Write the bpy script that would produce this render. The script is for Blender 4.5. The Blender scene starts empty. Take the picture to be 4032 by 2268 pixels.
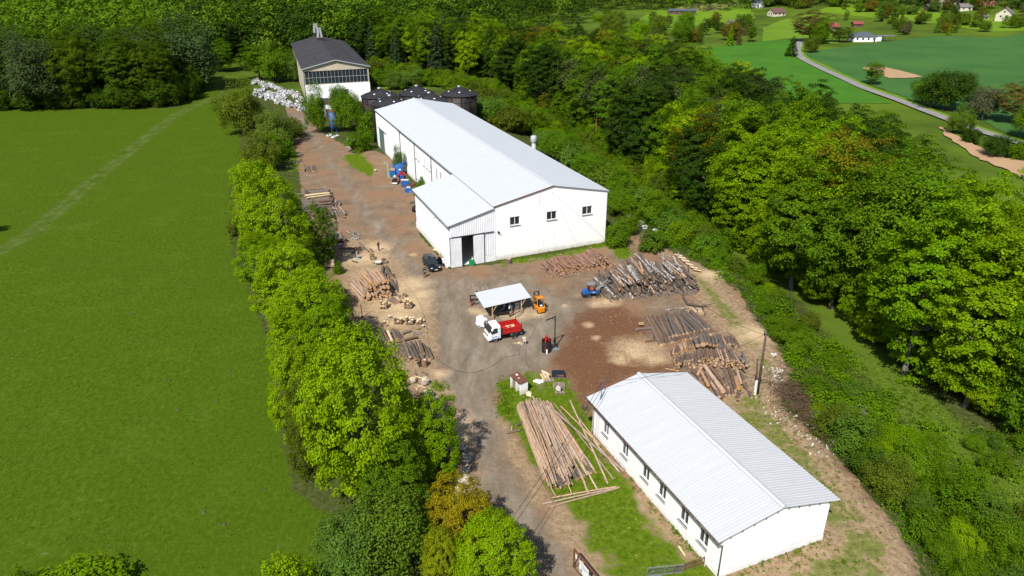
import bpy, bmesh, math, random
import numpy as np
from mathutils import Vector, Matrix, Quaternion
rnd = random.Random(7)
nr = np.random.RandomState(11)
S = bpy.context.scene
COL = S.collection
R_ = math.radians
# ------------------------------------------------------------------ camera
CH = 45.0; TH = R_(25.123); RO = R_(-0.291); FPX = 2844.5
PW, PH = 4032, 2268
_f = Vector((0, math.cos(TH), -math.sin(TH))); _r = Vector((1, 0, 0)); _u = _r.cross(_f)
_r2 = _r*math.cos(RO) + _u*math.sin(RO); _u2 = _u*math.cos(RO) - _r*math.sin(RO)
cam_d = bpy.data.cameras.new('camera'); cam = bpy.data.objects.new('camera', cam_d); COL.objects.link(cam)
cam_d.sensor_width = 36; cam_d.lens = 36*FPX/PW; cam_d.clip_end = 5000; cam_d.clip_start = 0.5
M = Matrix((( _r2.x, _u2.x, -_f.x, 0), (_r2.y, _u2.y, -_f.y, 0), (_r2.z, _u2.z, -_f.z, CH), (0, 0, 0, 1)))
cam.matrix_world = M
S.camera = cam
# ------------------------------------------------------------------ light
SUN_EL = R_(50); SH = R_(67)            # direction the shadows fall, from +x
w = bpy.data.worlds.new("World"); S.world = w; w.use_nodes = True
nt = w.node_tree; bg = nt.nodes['Background']
sky = nt.nodes.new('ShaderNodeTexSky'); sky.sky_type = 'NISHITA'; sky.sun_disc = False
sky.sun_elevation = SUN_EL; sky.altitude = 400
sdir = Vector((math.cos(SH)*math.cos(SUN_EL), math.sin(SH)*math.cos(SUN_EL), -math.sin(SUN_EL)))   # light travels
sky.sun_rotation = math.atan2(-sdir.x, -sdir.y)
nt.links.new(sky.outputs[0], bg.inputs[0]); bg.inputs[1].default_value = 0.075
sd = bpy.data.lights.new('sun', 'SUN'); sun = bpy.data.objects.new('sun', sd); COL.objects.link(sun)
sd.energy = 3.9; sd.angle = R_(0.5); sd.color = (1, 0.965, 0.91)
sun.rotation_euler = sdir.to_track_quat('-Z', 'Y').to_euler(); sun.location = (-60, -60, 200)
S.view_settings.view_transform = 'Standard'; S.view_settings.look = 'None'
S.view_settings.gamma = 1; S.view_settings.exposure = 0.75
S.cycles.max_bounces = 6; S.cycles.diffuse_bounces = 3; S.cycles.transmission_bounces = 4; S.cycles.transparent_max_bounces = 8
# ------------------------------------------------------------------ terrain and pixel helpers
CRY = [-300, 44, 53.8, 62.6, 66.3, 73.8, 78.6, 100.5, 108.5, 123.6, 200, 260, 3000]
CRX = [31, 32.4, 32.1, 29.6, 29.6, 32.2, 32.3, 33.0, 29.5, 24, -4, -8, -8]
def hz(x, y):
    x = np.asarray(x, float); y = np.asarray(y, float)
    d = (x - np.interp(y, CRY, CRX) - .6*np.sin(y*.55) - .5*np.sin(y*1.3+1))*.93
    t = np.clip(d/13, 0, 1); t1 = t*t*(3-2*t)
    z = -4*t1 - .55*np.clip(d/1.6, 0, 1)*(1-t1)
    # rolling ground far away
    D = np.hypot(x, y)
    z = z + np.clip((D-330)/200, 0, 1)*(5*np.sin(x/130+.6)*np.cos(y/170) + 2*np.sin(x/60+y/90))
    z = z + np.clip((D-650)/500, 0, 1)**2*90
    return z
def ray(u, v):
    d = _f*FPX + _r2*(u-PW/2) + _u2*(PH/2-v)
    return d.normalized()
def P(p, z=0.0):
    d = ray(*p); t = (z-CH)/d.z
    return Vector((0, 0, CH)) + d*t
def T(p):
    d = ray(*p); t = 30.
    while t < 3000:
        q = Vector((0, 0, CH)) + d*t
        if q.z < float(hz(q.x, q.y)): break
        t += max(.15, t*.003)
    return q
def topx(base, vtop):          # height of a vertical thing standing at base whose top shows at row vtop
    lo, hi = 0, 45
    for _ in range(40):
        m = (lo+hi)/2; d = base + Vector((0, 0, m-CH)); y = PH/2 - FPX*(d@_u2)/(d@_f)
        if y > vtop: lo = m
        else: hi = m
    return lo
def pxm(base): return FPX/((Vector(base)-Vector((0, 0, CH)))@_f)     # photo pixels per metre there
ZM = {0: (0, 0, .63889), 1: (800, 0, 2.1467), 2: (2600, 0, 1.799), 3: (1000, 560, 2.8975), 4: (1200, 900, 2.414), 5: (1560, 740, 2.862),
      6: (1800, 1080, 3.623), 7: (2080, 940, 3.22), 8: (2450, 1150, 3.22), 11: (1400, 1400, 1.669), 12: (1900, 1420, 2.498),
      13: (2250, 1420, 1.7087), 14: (2900, 1200, 1.357), 15: (2200, 2000, 3.68), 16: (1900, 200, 2.415), 17: (2400, 350, 1.525), 18: (0, 300, 1.811)}
def z(n, x, y):                 # measured point n:(x, y) -> photograph pixel
    a, b, s = ZM[n]; return (a+x/s, b+y/s)
# ------------------------------------------------------------------ tagging
def tag(o, label=None, cat=None, group=None, kind=None):
    if label: o['label'] = label
    if cat: o['category'] = cat
    if group: o['group'] = group
    if kind: o['kind'] = kind
    return o
def empty(name, loc=(0, 0, 0), rz=0, label=None, cat=None, group=None):
    o = bpy.data.objects.new(name, None); COL.objects.link(o); o.location = loc; o.rotation_euler = (0, 0, rz)
    o.empty_display_size = .1
    return tag(o, label, cat, group)
def copy_tree(o, parent=None):
    c = o.copy(); COL.objects.link(c)
    if parent is not None: c.parent = parent
    for ch in list(o.children):
        if ch.parent == o: copy_tree(ch, c)
    return c
# ------------------------------------------------------------------ materials
AL = .76          # all base colours but the white ones were measured one stop-fraction too light
def mat(name, col, rough=.7, metal=0, var=.15, scale=6., bump=0., bscale=40., col2=None, spec=.4, rand=0., stretch=None, thr=(.35, .65), detail=5):
    if min(col) < .69: col = tuple(c*AL for c in col); col2 = tuple(c*AL for c in col2) if col2 else None
    m = bpy.data.materials.new(name); m.use_nodes = True; n = m.node_tree; b = n.nodes['Principled BSDF']
    b.inputs['Roughness'].default_value = rough; b.inputs['Metallic'].default_value = metal; b.inputs['Specular IOR Level'].default_value = spec
    tc = n.nodes.new('ShaderNodeTexCoord'); vec = tc.outputs['Object']
    if stretch:
        mp = n.nodes.new('ShaderNodeMapping'); mp.inputs['Scale'].default_value = stretch; n.links.new(vec, mp.inputs[0]); vec = mp.outputs[0]
    no = n.nodes.new('ShaderNodeTexNoise'); no.inputs['Scale'].default_value = scale; no.inputs['Detail'].default_value = detail; no.inputs['Roughness'].default_value = .6
    n.links.new(vec, no.inputs['Vector'])
    r = n.nodes.new('ShaderNodeValToRGB'); n.links.new(no.outputs[0], r.inputs[0])
    c2 = col2 or tuple(c*(1-var*2) for c in col); c1 = tuple(min(1, c*(1+var)) for c in col) if not col2 else col
    r.color_ramp.elements[0].position = thr[0]; r.color_ramp.elements[1].position = thr[1]
    r.color_ramp.elements[0].color = (*c2, 1); r.color_ramp.elements[1].color = (*c1, 1)
    out = r.outputs[0]
    if rand:
        oi = n.nodes.new('ShaderNodeObjectInfo'); mr = n.nodes.new('ShaderNodeMapRange'); mr.inputs[3].default_value = 1-rand; mr.inputs[4].default_value = 1+rand
        n.links.new(oi.outputs['Random'], mr.inputs[0]); hs = n.nodes.new('ShaderNodeHueSaturation')
        n.links.new(mr.outputs[0], hs.inputs['Value']); n.links.new(out, hs.inputs['Color']); out = hs.outputs[0]
        mr2 = n.nodes.new('ShaderNodeMapRange'); mr2.inputs[3].default_value = .75; mr2.inputs[4].default_value = 1.15
        ml = n.nodes.new('ShaderNodeMath'); ml.operation = 'FRACT'; mm = n.nodes.new('ShaderNodeMath'); mm.operation = 'MULTIPLY'; mm.inputs[1].default_value = 17.3
        n.links.new(oi.outputs['Random'], mm.inputs[0]); n.links.new(mm.outputs[0], ml.inputs[0]); n.links.new(ml.outputs[0], mr2.inputs[0]); n.links.new(mr2.outputs[0], hs.inputs['Saturation'])
    n.links.new(out, b.inputs['Base Color'])
    if bump:
        n2 = n.nodes.new('ShaderNodeTexNoise'); n2.inputs['Scale'].default_value = bscale; n2.inputs['Detail'].default_value = 4; n.links.new(vec, n2.inputs['Vector'])
        bp = n.nodes.new('ShaderNodeBump'); bp.inputs['Strength'].default_value = bump; bp.inputs['Distance'].default_value = .05
        n.links.new(n2.outputs[0], bp.inputs['Height']); n.links.new(bp.outputs[0], b.inputs['Normal'])
    return m
def leafmat(name, transl=.35, var=.35):
    m = bpy.data.materials.new(name); m.use_nodes = True; n = m.node_tree; b = n.nodes['Principled BSDF']; out = n.nodes['Material Output']
    b.inputs['Roughness'].default_value = .6; b.inputs['Specular IOR Level'].default_value = .08
    oi = n.nodes.new('ShaderNodeObjectInfo'); g = n.nodes.new('ShaderNodeNewGeometry')
    tc = n.nodes.new('ShaderNodeTexCoord'); no = n.nodes.new('ShaderNodeTexNoise'); no.inputs['Scale'].default_value = .55; no.inputs['Detail'].default_value = 2
    n.links.new(tc.outputs['Object'], no.inputs['Vector'])
    ad = n.nodes.new('ShaderNodeMath'); ad.operation = 'MULTIPLY_ADD'; ad.inputs[1].default_value = .7
    n.links.new(g.outputs['Random Per Island'], ad.inputs[0]); n.links.new(no.outputs[0], ad.inputs[2])
    mr = n.nodes.new('ShaderNodeMapRange'); mr.inputs[1].default_value = .3; mr.inputs[2].default_value = 1.3; mr.inputs[3].default_value = 1-var; mr.inputs[4].default_value = 1+var
    n.links.new(ad.outputs[0], mr.inputs[0])
    h2 = n.nodes.new('ShaderNodeMapRange'); h2.inputs[3].default_value = .484; h2.inputs[4].default_value = .506; n.links.new(g.outputs['Random Per Island'], h2.inputs[0])
    hs = n.nodes.new('ShaderNodeHueSaturation'); n.links.new(oi.outputs['Color'], hs.inputs['Color']); n.links.new(mr.outputs[0], hs.inputs['Value']); n.links.new(h2.outputs[0], hs.inputs['Hue'])
    n.links.new(hs.outputs[0], b.inputs['Base Color'])
    t = n.nodes.new('ShaderNodeBsdfTranslucent'); n.links.new(hs.outputs[0], t.inputs[0])
    mx = n.nodes.new('ShaderNodeMixShader'); mx.inputs[0].default_value = transl
    n.links.new(b.outputs[0], mx.inputs[1]); n.links.new(t.outputs[0], mx.inputs[2]); n.links.new(mx.outputs[0], out.inputs['Surface'])
    return m
K = {}
K['leaf'] = leafmat('leaf', .42, .4); K['leafdull'] = leafmat('leaf dull', .3, .35)
K['bark'] = mat('tree bark', (.13, .10, .075), .9, var=.3, scale=3, bump=.5, bscale=8)
K['barkpine'] = mat('pine bark', (.26, .12, .06), .9, var=.25, scale=3, bump=.5, bscale=8)
K['barkgrey'] = mat('grey bark', (.22, .20, .17), .9, var=.25, scale=3)
K['white'] = mat('white render wall', (.86, .85, .83), .9, var=.02, scale=.7, bump=.15, bscale=12, spec=.1)
def dirty(m, zt=1.1, col=(.50, .45, .37)):
    n = m.node_tree; b = n.nodes['Principled BSDF']; src = b.inputs['Base Color'].links[0].from_socket
    tc = n.nodes.new('ShaderNodeTexCoord'); sp = n.nodes.new('ShaderNodeSeparateXYZ'); n.links.new(tc.outputs['Object'], sp.inputs[0])
    no = n.nodes.new('ShaderNodeTexNoise'); no.inputs['Scale'].default_value = 1.1; no.inputs['Detail'].default_value = 7; no.inputs['Roughness'].default_value = .7; n.links.new(tc.outputs['Object'], no.inputs['Vector'])
    mr = n.nodes.new('ShaderNodeMapRange'); mr.inputs[1].default_value = zt; mr.inputs[2].default_value = 0.; mr.inputs[3].default_value = -.25; mr.inputs[4].default_value = .75; n.links.new(sp.outputs[2], mr.inputs[0])
    ad = n.nodes.new('ShaderNodeMath'); ad.operation = 'ADD'; ad.use_clamp = True; n.links.new(mr.outputs[0], ad.inputs[0])
    m2 = n.nodes.new('ShaderNodeMapRange'); m2.inputs[1].default_value = .45; m2.inputs[2].default_value = .75; m2.inputs[3].default_value = 0; m2.inputs[4].default_value = .4; n.links.new(no.outputs[0], m2.inputs[0]); n.links.new(m2.outputs[0], ad.inputs[1])
    mp = n.nodes.new('ShaderNodeMapping'); mp.inputs['Scale'].default_value = (2.2, 2.2, .12); n.links.new(tc.outputs['Object'], mp.inputs[0]); n3 = n.nodes.new('ShaderNodeTexNoise'); n3.inputs['Scale'].default_value = 1; n3.inputs['Detail'].default_value = 5; n.links.new(mp.outputs[0], n3.inputs['Vector'])
    m3 = n.nodes.new('ShaderNodeMapRange'); m3.inputs[1].default_value = .58; m3.inputs[2].default_value = .8; m3.inputs[4].default_value = .35; n.links.new(n3.outputs[0], m3.inputs[0]); a2 = n.nodes.new('ShaderNodeMath'); a2.operation = 'MAXIMUM'; n.links.new(ad.outputs[0], a2.inputs[0]); n.links.new(m3.outputs[0], a2.inputs[1])
    x = n.nodes.new('ShaderNodeMix'); x.data_type = 'RGBA'; n.links.new(a2.outputs[0], x.inputs[0]); n.links.new(src, x.inputs[6]); x.inputs[7].default_value = (*col, 1); n.links.new(x.outputs[2], b.inputs['Base Color'])
dirty(K['white'])
K['cream'] = mat('cream render wall', (.62, .54, .40), .9, var=.05, scale=.5, spec=.1)
K['plinth'] = mat('concrete plinth', (.76, .745, .72), .9, var=.08, scale=2, spec=.1)
K['roofw'] = mat('pale metal roof', (.62, .64, .66), .5, .0, var=.02, scale=1., spec=.3, stretch=(.06, 2.2, 1))
K['roofg'] = mat('weathered metal roof', (.59, .60, .61), .5, .0, var=.022, scale=1., spec=.3, stretch=(.10, 3.4, 1), detail=6)
K['clad'] = mat('white corrugated cladding', (.71, .72, .735), .6, var=.04, scale=.6, spec=.25)
K['dark'] = mat('black metal', (.025, .025, .028), .5, var=.2)
K['grey'] = mat('grey metal', (.30, .31, .32), .5, .2, var=.1)
K['lgrey'] = mat('light grey metal', (.50, .51, .52), .5, .1, var=.1)
K['galv'] = mat('galvanised steel', (.42, .45, .47), .4, .5, var=.12)
K['fascia'] = mat('brown fascia board', (.13, .085, .06), .8, var=.3, scale=2)
K['rust'] = mat('rusty iron', (.23, .085, .04), .9, var=.35, scale=5, col2=(.10, .045, .03))
K['glass'] = mat('window glass', (.03, .04, .045), .08, 0, var=.1, spec=.8)
K['wframe'] = mat('white window frame', (.75, .75, .74), .5, var=.03)
K['sill'] = mat('grey sill', (.36, .355, .35), .7, var=.08)
K['green'] = mat('faded green door', (.14, .21, .19), .6, var=.1)
K['roofdk'] = mat('dark bitumen roof', (.060, .056, .058), .85, var=.16, scale=.5, spec=.2)
K['tank'] = mat('dark tank steel', (.040, .022, .018), .6, var=.35, scale=.6)
K['tankroof'] = mat('dark tank roof', (.035, .033, .036), .6, var=.2, scale=.6)
K['blue'] = mat('blue paint', (.02, .13, .42), .5, var=.15, scale=3)
K['bluerust'] = mat('rusting blue paint', (.03, .15, .40), .7, col2=(.20, .09, .05), scale=1.3, thr=(.44, .5))
K['red'] = mat('red paint', (.55, .02, .015), .4, var=.1, scale=3)
K['orange'] = mat('orange paint', (.78, .27, .015), .4, var=.08, scale=3)
K['wood'] = mat('sawn wood', (.55, .36, .19), .8, var=.15, scale=4)
K['woodgrey'] = mat('weathered wood', (.33, .27, .20), .9, var=.2, scale=4, stretch=(1, 1, 1))
K['tyre'] = mat('tyre rubber', (.02, .02, .02), .8, var=.1)
K['black'] = mat('black car paint', (.008, .011, .014), .12, var=.05, spec=.7)
K['carred'] = mat('red car paint', (.45, .01, .02), .15, var=.05, spec=.7)
K['truckw'] = mat('white truck paint', (.74, .75, .76), .25, var=.03, spec=.5)
K['hook'] = mat('rim metal', (.45, .45, .45), .4, .3, var=.1)
K['lamp'] = mat('headlamp glass', (.7, .7, .65), .1, var=.02, spec=.8)
K['skin'] = mat('skin', (.45, .26, .18), .6, var=.05)
K['hair'] = mat('dark hair', (.03, .02, .015), .8, var=.1)
K['cloth'] = mat('black clothes', (.016, .016, .019), .9, var=.2, scale=6)
K['clothor'] = mat('orange work clothes', (.75, .10, .02), .8, var=.1)
K['plastic'] = mat('white plastic sheet', (.74, .75, .76), .5, col2=(.38, .38, .37), scale=2.2, thr=(.3, .5), spec=.3)
K['netting'] = mat('grey netting sack', (.28, .27, .26), .8, col2=(.08, .08, .08), scale=4, thr=(.35, .6))
K['rock'] = mat('pale rubble', (.62, .58, .50), .9, var=.12, scale=3)
K['twig'] = mat('brown twigs', (.16, .09, .055), .9, var=.3, scale=3)
# log materials (rand = per-log difference)
K['endcut'] = mat('cut wood end', (.64, .38, .18), .85, var=.12, scale=5, rand=.15)
K['endpale'] = mat('pale cut wood end', (.74, .55, .31), .85, var=.10, scale=5, rand=.1)
K['endmid'] = mat('aged cut end', (.50, .32, .17), .9, var=.15, scale=5, rand=.42)
K['enddark'] = mat('weathered log end', (.24, .17, .11), .9, var=.2, scale=5, rand=.45)
K['sprucebark'] = mat('red brown spruce bark', (.36, .185, .11), .9, col2=(.20, .10, .06), scale=3, rand=.25, stretch=(3, 1, 1), bump=.3)
K['barkor'] = mat('orange pine log bark', (.52, .38, .26), .9, col2=(.40, .20, .10), scale=3, rand=.2, stretch=(2, 1, 1), bump=.3)
K['barkbr'] = mat('brown log bark', (.23, .145, .10), .9, col2=(.11, .07, .05), scale=3, rand=.25, stretch=(3, 1, 1), bump=.4)
K['barkgy'] = mat('grey brown log bark', (.21, .165, .13), .9, col2=(.10, .08, .065), scale=3, rand=.25, stretch=(3, 1, 1), bump=.4)
K['peeled'] = mat('half peeled pole', (.60, .42, .27), .85, col2=(.27, .15, .10), scale=2.6, rand=.3, stretch=(7, 1, 1), thr=(.35, .6))
K['birch'] = mat('birch log bark', (.52, .49, .45), .85, col2=(.07, .05, .04), scale=2.2, rand=.2, stretch=(4, 1, 1), thr=(.42, .56))
K['birchdk'] = mat('dark birch log bark', (.19, .14, .10), .85, col2=(.05, .037, .028), scale=2.5, rand=.35, stretch=(4, 1, 1), thr=(.35, .62))
# ------------------------------------------------------------------ mesh builder
class MB:
    def __init__(s): s.v = []; s.f = []; s.m = []; s.sm = []
    def add(s, vs, fs, mi=0, smooth=False):
        b = len(s.v); s.v += [tuple(v) for v in vs]
        for f in fs: s.f.append(tuple(b+i for i in f)); s.m.append(mi); s.sm.append(smooth)
        return s
    def box(s, c, d, mi=0, rz=0, ry=0, rx=0, taper=(1, 1)):
        Mx = Matrix.Rotation(rz, 3, 'Z') @ Matrix.Rotation(ry, 3, 'Y') @ Matrix.Rotation(rx, 3, 'X')
        vs = []
        for k in (-1, 1):
            tx, ty = taper if k > 0 else (1, 1)
            for i, j in ((-1, -1), (1, -1), (1, 1), (-1, 1)):
                vs.append(Vector(c) + Mx @ Vector((i*d[0]/2*tx, j*d[1]/2*ty, k*d[2]/2)))
        return s.add(vs, [(0, 3, 2, 1), (4, 5, 6, 7), (0, 1, 5, 4), (1, 2, 6, 5), (2, 3, 7, 6), (3, 0, 4, 7)], mi)
    def bar(s, a, b, w=.1, h=None, mi=0):
        a = Vector(a); b = Vector(b); h = h or w; d = (b-a); L = d.length; q = d.to_track_quat('X', 'Z').to_matrix()
        vs = []
        for k in (0, L):
            for i, j in ((-1, -1), (1, -1), (1, 1), (-1, 1)): vs.append(a + q @ Vector((k, i*w/2, j*h/2)))
        return s.add(vs, [(0, 3, 2, 1), (4, 5, 6, 7), (0, 1, 5, 4), (1, 2, 6, 5), (2, 3, 7, 6), (3, 0, 4, 7)], mi)
    def tube(s, pts, rad, n=8, mi=0, cap=True, capmi=None, smooth=True):
        pts = [Vector(p) for p in pts]; rad = rad if isinstance(rad, (list, tuple)) else [rad]*len(pts)
        vs = []; fs = []; caps = []
        for i, p in enumerate(pts):
            d = (pts[min(i+1, len(pts)-1)] - pts[max(i-1, 0)])
            d = d.normalized() if d.length > 1e-6 else Vector((0, 0, 1))
            q = d.to_track_quat('Z', 'Y').to_matrix()
            for k in range(n):
                a = 2*math.pi*k/n; vs.append(p + q @ Vector((math.cos(a)*rad[i], math.sin(a)*rad[i], 0)))
        for i in range(len(pts)-1):
            for k in range(n):
                a = i*n+k; b = i*n+(k+1) % n; fs.append((a, b, b+n, a+n))
        s.add(vs, fs, mi, smooth)
        if cap:
            b = len(s.v)-len(vs); c = mi if capmi is None else capmi
            s.f.append(tuple(b+i for i in reversed(range(n)))); s.m.append(c); s.sm.append(False)
            s.f.append(tuple(b+(len(pts)-1)*n+i for i in range(n))); s.m.append(c); s.sm.append(False)
        return s
    def loft(s, secs, mi=0, smooth=False, cap=True):
        n = len(secs[0]); vs = [p for q in secs for p in q]; fs = []
        for i in range(len(secs)-1):
            for k in range(n): a = i*n+k; b = i*n+(k+1) % n; fs.append((a, b, b+n, a+n))
        if cap: fs += [tuple(reversed(range(n))), tuple((len(secs)-1)*n+i for i in range(n))]
        return s.add(vs, fs, mi, smooth)
    def prism(s, prof, y0, y1, mi=0):     # profile in x,z extruded along y
        return s.loft([[(x, y0, z_) for x, z_ in prof], [(x, y1, z_) for x, z_ in prof]], mi)
    def blob(s, c, r, seed=0, mi=0, sub=2, amp=.25, flat=(1, 1, 1)):
        bm = bmesh.new(); bmesh.ops.create_icosphere(bm, subdivisions=sub, radius=1); rr = random.Random(seed)
        ph = [rr.uniform(0, 6) for _ in range(6)]
        vs = []
        for v in bm.verts:
            p = v.co; k = 1 + amp*(math.sin(p.x*4+ph[0])*math.sin(p.y*4+ph[1]) + .6*math.sin(p.z*6+ph[2]+p.x*3) + rr.uniform(-.35, .35))
            vs.append((c[0]+p.x*k*r*flat[0], c[1]+p.y*k*r*flat[1], c[2]+p.z*k*r*flat[2]))
        fs = [tuple(v.index for v in f.verts) for f in bm.faces]; bm.free()
        return s.add(vs, fs, mi)
    def build(s, name, mats, parent=None, bevel=0):
        me = bpy.data.meshes.new(name); me.from_pydata(s.v, [], s.f); me.validate()
        mats = mats if isinstance(mats, (list, tuple)) else [mats]
        for m in mats: me.materials.append(m)
        if len(me.polygons) == len(s.m):
            me.polygons.foreach_set('material_index', s.m); me.polygons.foreach_set('use_smooth', s.sm)
        me.update(); o = bpy.data.objects.new(name, me); COL.objects.link(o)
        if parent is not None: o.parent = parent
        if bevel:
            b = o.modifiers.new('b', 'BEVEL'); b.width = bevel; b.segments = 2; b.limit_method = 'ANGLE'
        return o
def quads(name, V, mats, parent=None, idx=None):       # V: (n,4,3) array of separate faces
    n = len(V); me = bpy.data.meshes.new(name); me.vertices.add(n*4); me.loops.add(n*4); me.polygons.add(n)
    me.vertices.foreach_set('co', np.asarray(V, np.float32).ravel()); me.loops.foreach_set('vertex_index', np.arange(n*4, dtype=np.int32))
    me.polygons.foreach_set('loop_start', np.arange(0, n*4, 4, dtype=np.int32)); me.polygons.foreach_set('loop_total', np.full(n, 4, np.int32))
    for m in (mats if isinstance(mats, (list, tuple)) else [mats]): me.materials.append(m)
    if idx is not None: me.polygons.foreach_set('material_index', np.asarray(idx, np.int32))
    me.update(calc_edges=True)
    o = bpy.data.objects.new(name, me); COL.objects.link(o)
    if parent is not None: o.parent = parent
    return o
def leafquads(c, n, s, asp=.62):                       # centres, normals, sizes -> quads
    c = np.asarray(c); n = n/np.maximum(np.linalg.norm(n, axis=1, keepdims=True), 1e-6)
    a = nr.normal(size=c.shape); a -= n*(a*n).sum(1, keepdims=True); a /= np.linalg.norm(a, axis=1, keepdims=True)
    b = np.cross(n, a); s = np.asarray(s)[:, None]
    bend = n*s*.22
    return np.stack([c - a*s - bend, c + b*s*asp, c + a*s - bend, c - b*s*asp], 1)
# ------------------------------------------------------------------ ground
def vp(pts, zz=0.): return [P(z(0, *p), zz)[:2] for p in pts]
def sdist(X, Y, poly):
    best = np.full(X.shape, 1e9); ins = np.zeros(X.shape, bool); n = len(poly)
    for i in range(n):
        (x0, y0), (x1, y1) = poly[i], poly[(i+1) % n]; dx, dy = x1-x0, y1-y0; L = dx*dx+dy*dy+1e-9
        t = np.clip(((X-x0)*dx+(Y-y0)*dy)/L, 0, 1); best = np.minimum(best, np.hypot(X-x0-t*dx, Y-y0-t*dy))
        if abs(dy) > 1e-9:
            c = ((y0 > Y) != (y1 > Y)) & (X < dx*(Y-y0)/dy + x0); ins ^= c
    return np.where(ins, best, -best)
def ldist(X, Y, line):
    best = np.full(X.shape, 1e9)
    for (x0, y0), (x1, y1) in zip(line, line[1:]):
        dx, dy = x1-x0, y1-y0; L = dx*dx+dy*dy+1e-9; t = np.clip(((X-x0)*dx+(Y-y0)*dy)/L, 0, 1)
        best = np.minimum(best, np.hypot(X-x0-t*dx, Y-y0-t*dy))
    return best
MEADOW = vp([(-700, 275), (450, 272), (475, 238), (560, 225), (612, 150), (625, 205), (600, 330), (612, 410), (580, 480), (585, 640), (640, 760), (690, 900),
             (700, 1080), (745, 1240), (850, 1310), (890, 1449), (950, 2600), (-2500, 2600)])
YARD = vp([(718, 268), (772, 272), (815, 335), (880, 372), (945, 380), (1000, 400), (1040, 480), (1060, 600), (1135, 675), (1270, 662), (1525, 615), (1590, 560), (1700, 640), (1770, 668),
           (1850, 720), (1880, 770), (1970, 900), (1985, 940), (1960, 1010), (2010, 1060), (2160, 1200), (2290, 1380), (2330, 1500), (2400, 1900),
           (1400, 1900), (1300, 1449), (1180, 1300), (1130, 1150), (1080, 1050), (1000, 960), (930, 880), (870, 790), (815, 690), (800, 600), (765, 520), (750, 430), (735, 350), (725, 300)])
ROAD = vp([(735, 285), (765, 285), (800, 360), (900, 480), (1000, 600), (1070, 700), (1180, 700), (1330, 690), (1440, 760), (1500, 830), (1400, 880), (1390, 925), (1290, 945), (1245, 1000), (1250, 1080), (1300, 1200),
           (1400, 1330), (1480, 1449), (1600, 1700), (1480, 1700), (1330, 1449), (1240, 1290), (1185, 1180), (1150, 1060), (1100, 950), (1080, 850), (1060, 760), (1000, 690), (950, 600), (850, 440), (780, 350)])
CHIPS = vp([(1395, 880), (1430, 800), (1490, 775), (1560, 770), (1630, 800), (1640, 860), (1660, 905), (1720, 935), (1600, 945), (1490, 1000), (1495, 1080), (1440, 1020), (1425, 960), (1385, 925)])
CLAY = vp([(1560, 600), (1700, 640), (1790, 690), (1890, 790), (1985, 920), (1960, 1010), (2010, 1060), (2290, 1380), (2330, 1600), (1830, 1600), (1830, 1449), (2060, 1350), (1880, 1180), (1790, 1000), (1880, 960), (1860, 880), (1780, 800), (1740, 740), (1690, 650)])
GRASS = [vp(q) for q in ([(1262, 960), (1300, 940), (1350, 935), (1420, 935), (1445, 990), (1500, 1060), (1490, 1110), (1600, 1230), (1700, 1330), (1800, 1420), (1860, 1800), (1640, 1700), (1520, 1500), (1400, 1290), (1350, 1200), (1275, 1090), (1250, 1020)],
                         [(1265, 668), (1262, 655), (1400, 640), (1530, 606), (1570, 570), (1590, 640), (1560, 660), (1530, 620), (1450, 640), (1330, 660)],
                         [(870, 390), (910, 385), (945, 425), (935, 450), (900, 430), (860, 400)], [(745, 380), (720, 380), (720, 430), (755, 430)])]
BARE = [vp(q) for q in ([(1370, 1270), (1440, 1255), (1500, 1330), (1560, 1400), (1620, 1460), (1560, 1600), (1400, 1340)], [(1585, 1230), (1640, 1240), (1720, 1340), (1770, 1400), (1730, 1440), (1650, 1390), (1590, 1300)], [(1265, 1060), (1300, 1110), (1350, 1200), (1390, 1270), (1350, 1260), (1290, 1160)], [(1330, 945), (1390, 950), (1400, 985), (1340, 980)], [(870, 600), (960, 605), (1030, 690), (1090, 780), (1095, 930), (1150, 1040), (1200, 1190), (1160, 1160), (1080, 1010), (960, 880), (860, 720)])]
SAW = [(1010, 765, 4.6), (985, 735, 2.6), (1000, 800, 3.2), (930, 650, 3), (1040, 715, 3.), (1060, 740, 2.2), (950, 622, 2.6), (905, 650, 3.2), (925, 690, 2.4), (1040, 640, .8), (1600, 880, 3.6), (1560, 905, 1.5), (1640, 900, 2.), (1195, 783, 1.3), (1300, 790, 2.2), (1480, 817, .9),
       (1530, 760, 1.7), (1560, 745, 1.7), (1500, 765, 1.3), (1110, 940, 1.2), (1150, 1060, 2.2), (1165, 1100, 1.5), (1790, 690, 2.5), (1900, 840, 3), (1750, 780, 1.5), (1350, 790, 1.3), (1215, 790, .7), (1420, 770, .6), (1500, 850, .7), (990, 460, .8), (905, 430, .8)]
DARKW = vp([(1560, 590), (1620, 600), (1660, 640), (1600, 650)])
TRACK = vp([(-10, 635), (75, 590), (215, 470), (370, 345), (440, 290), (500, 262), (560, 240), (600, 190)])
TRACK2 = vp([(505, 258), (560, 268), (600, 285)])
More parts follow.
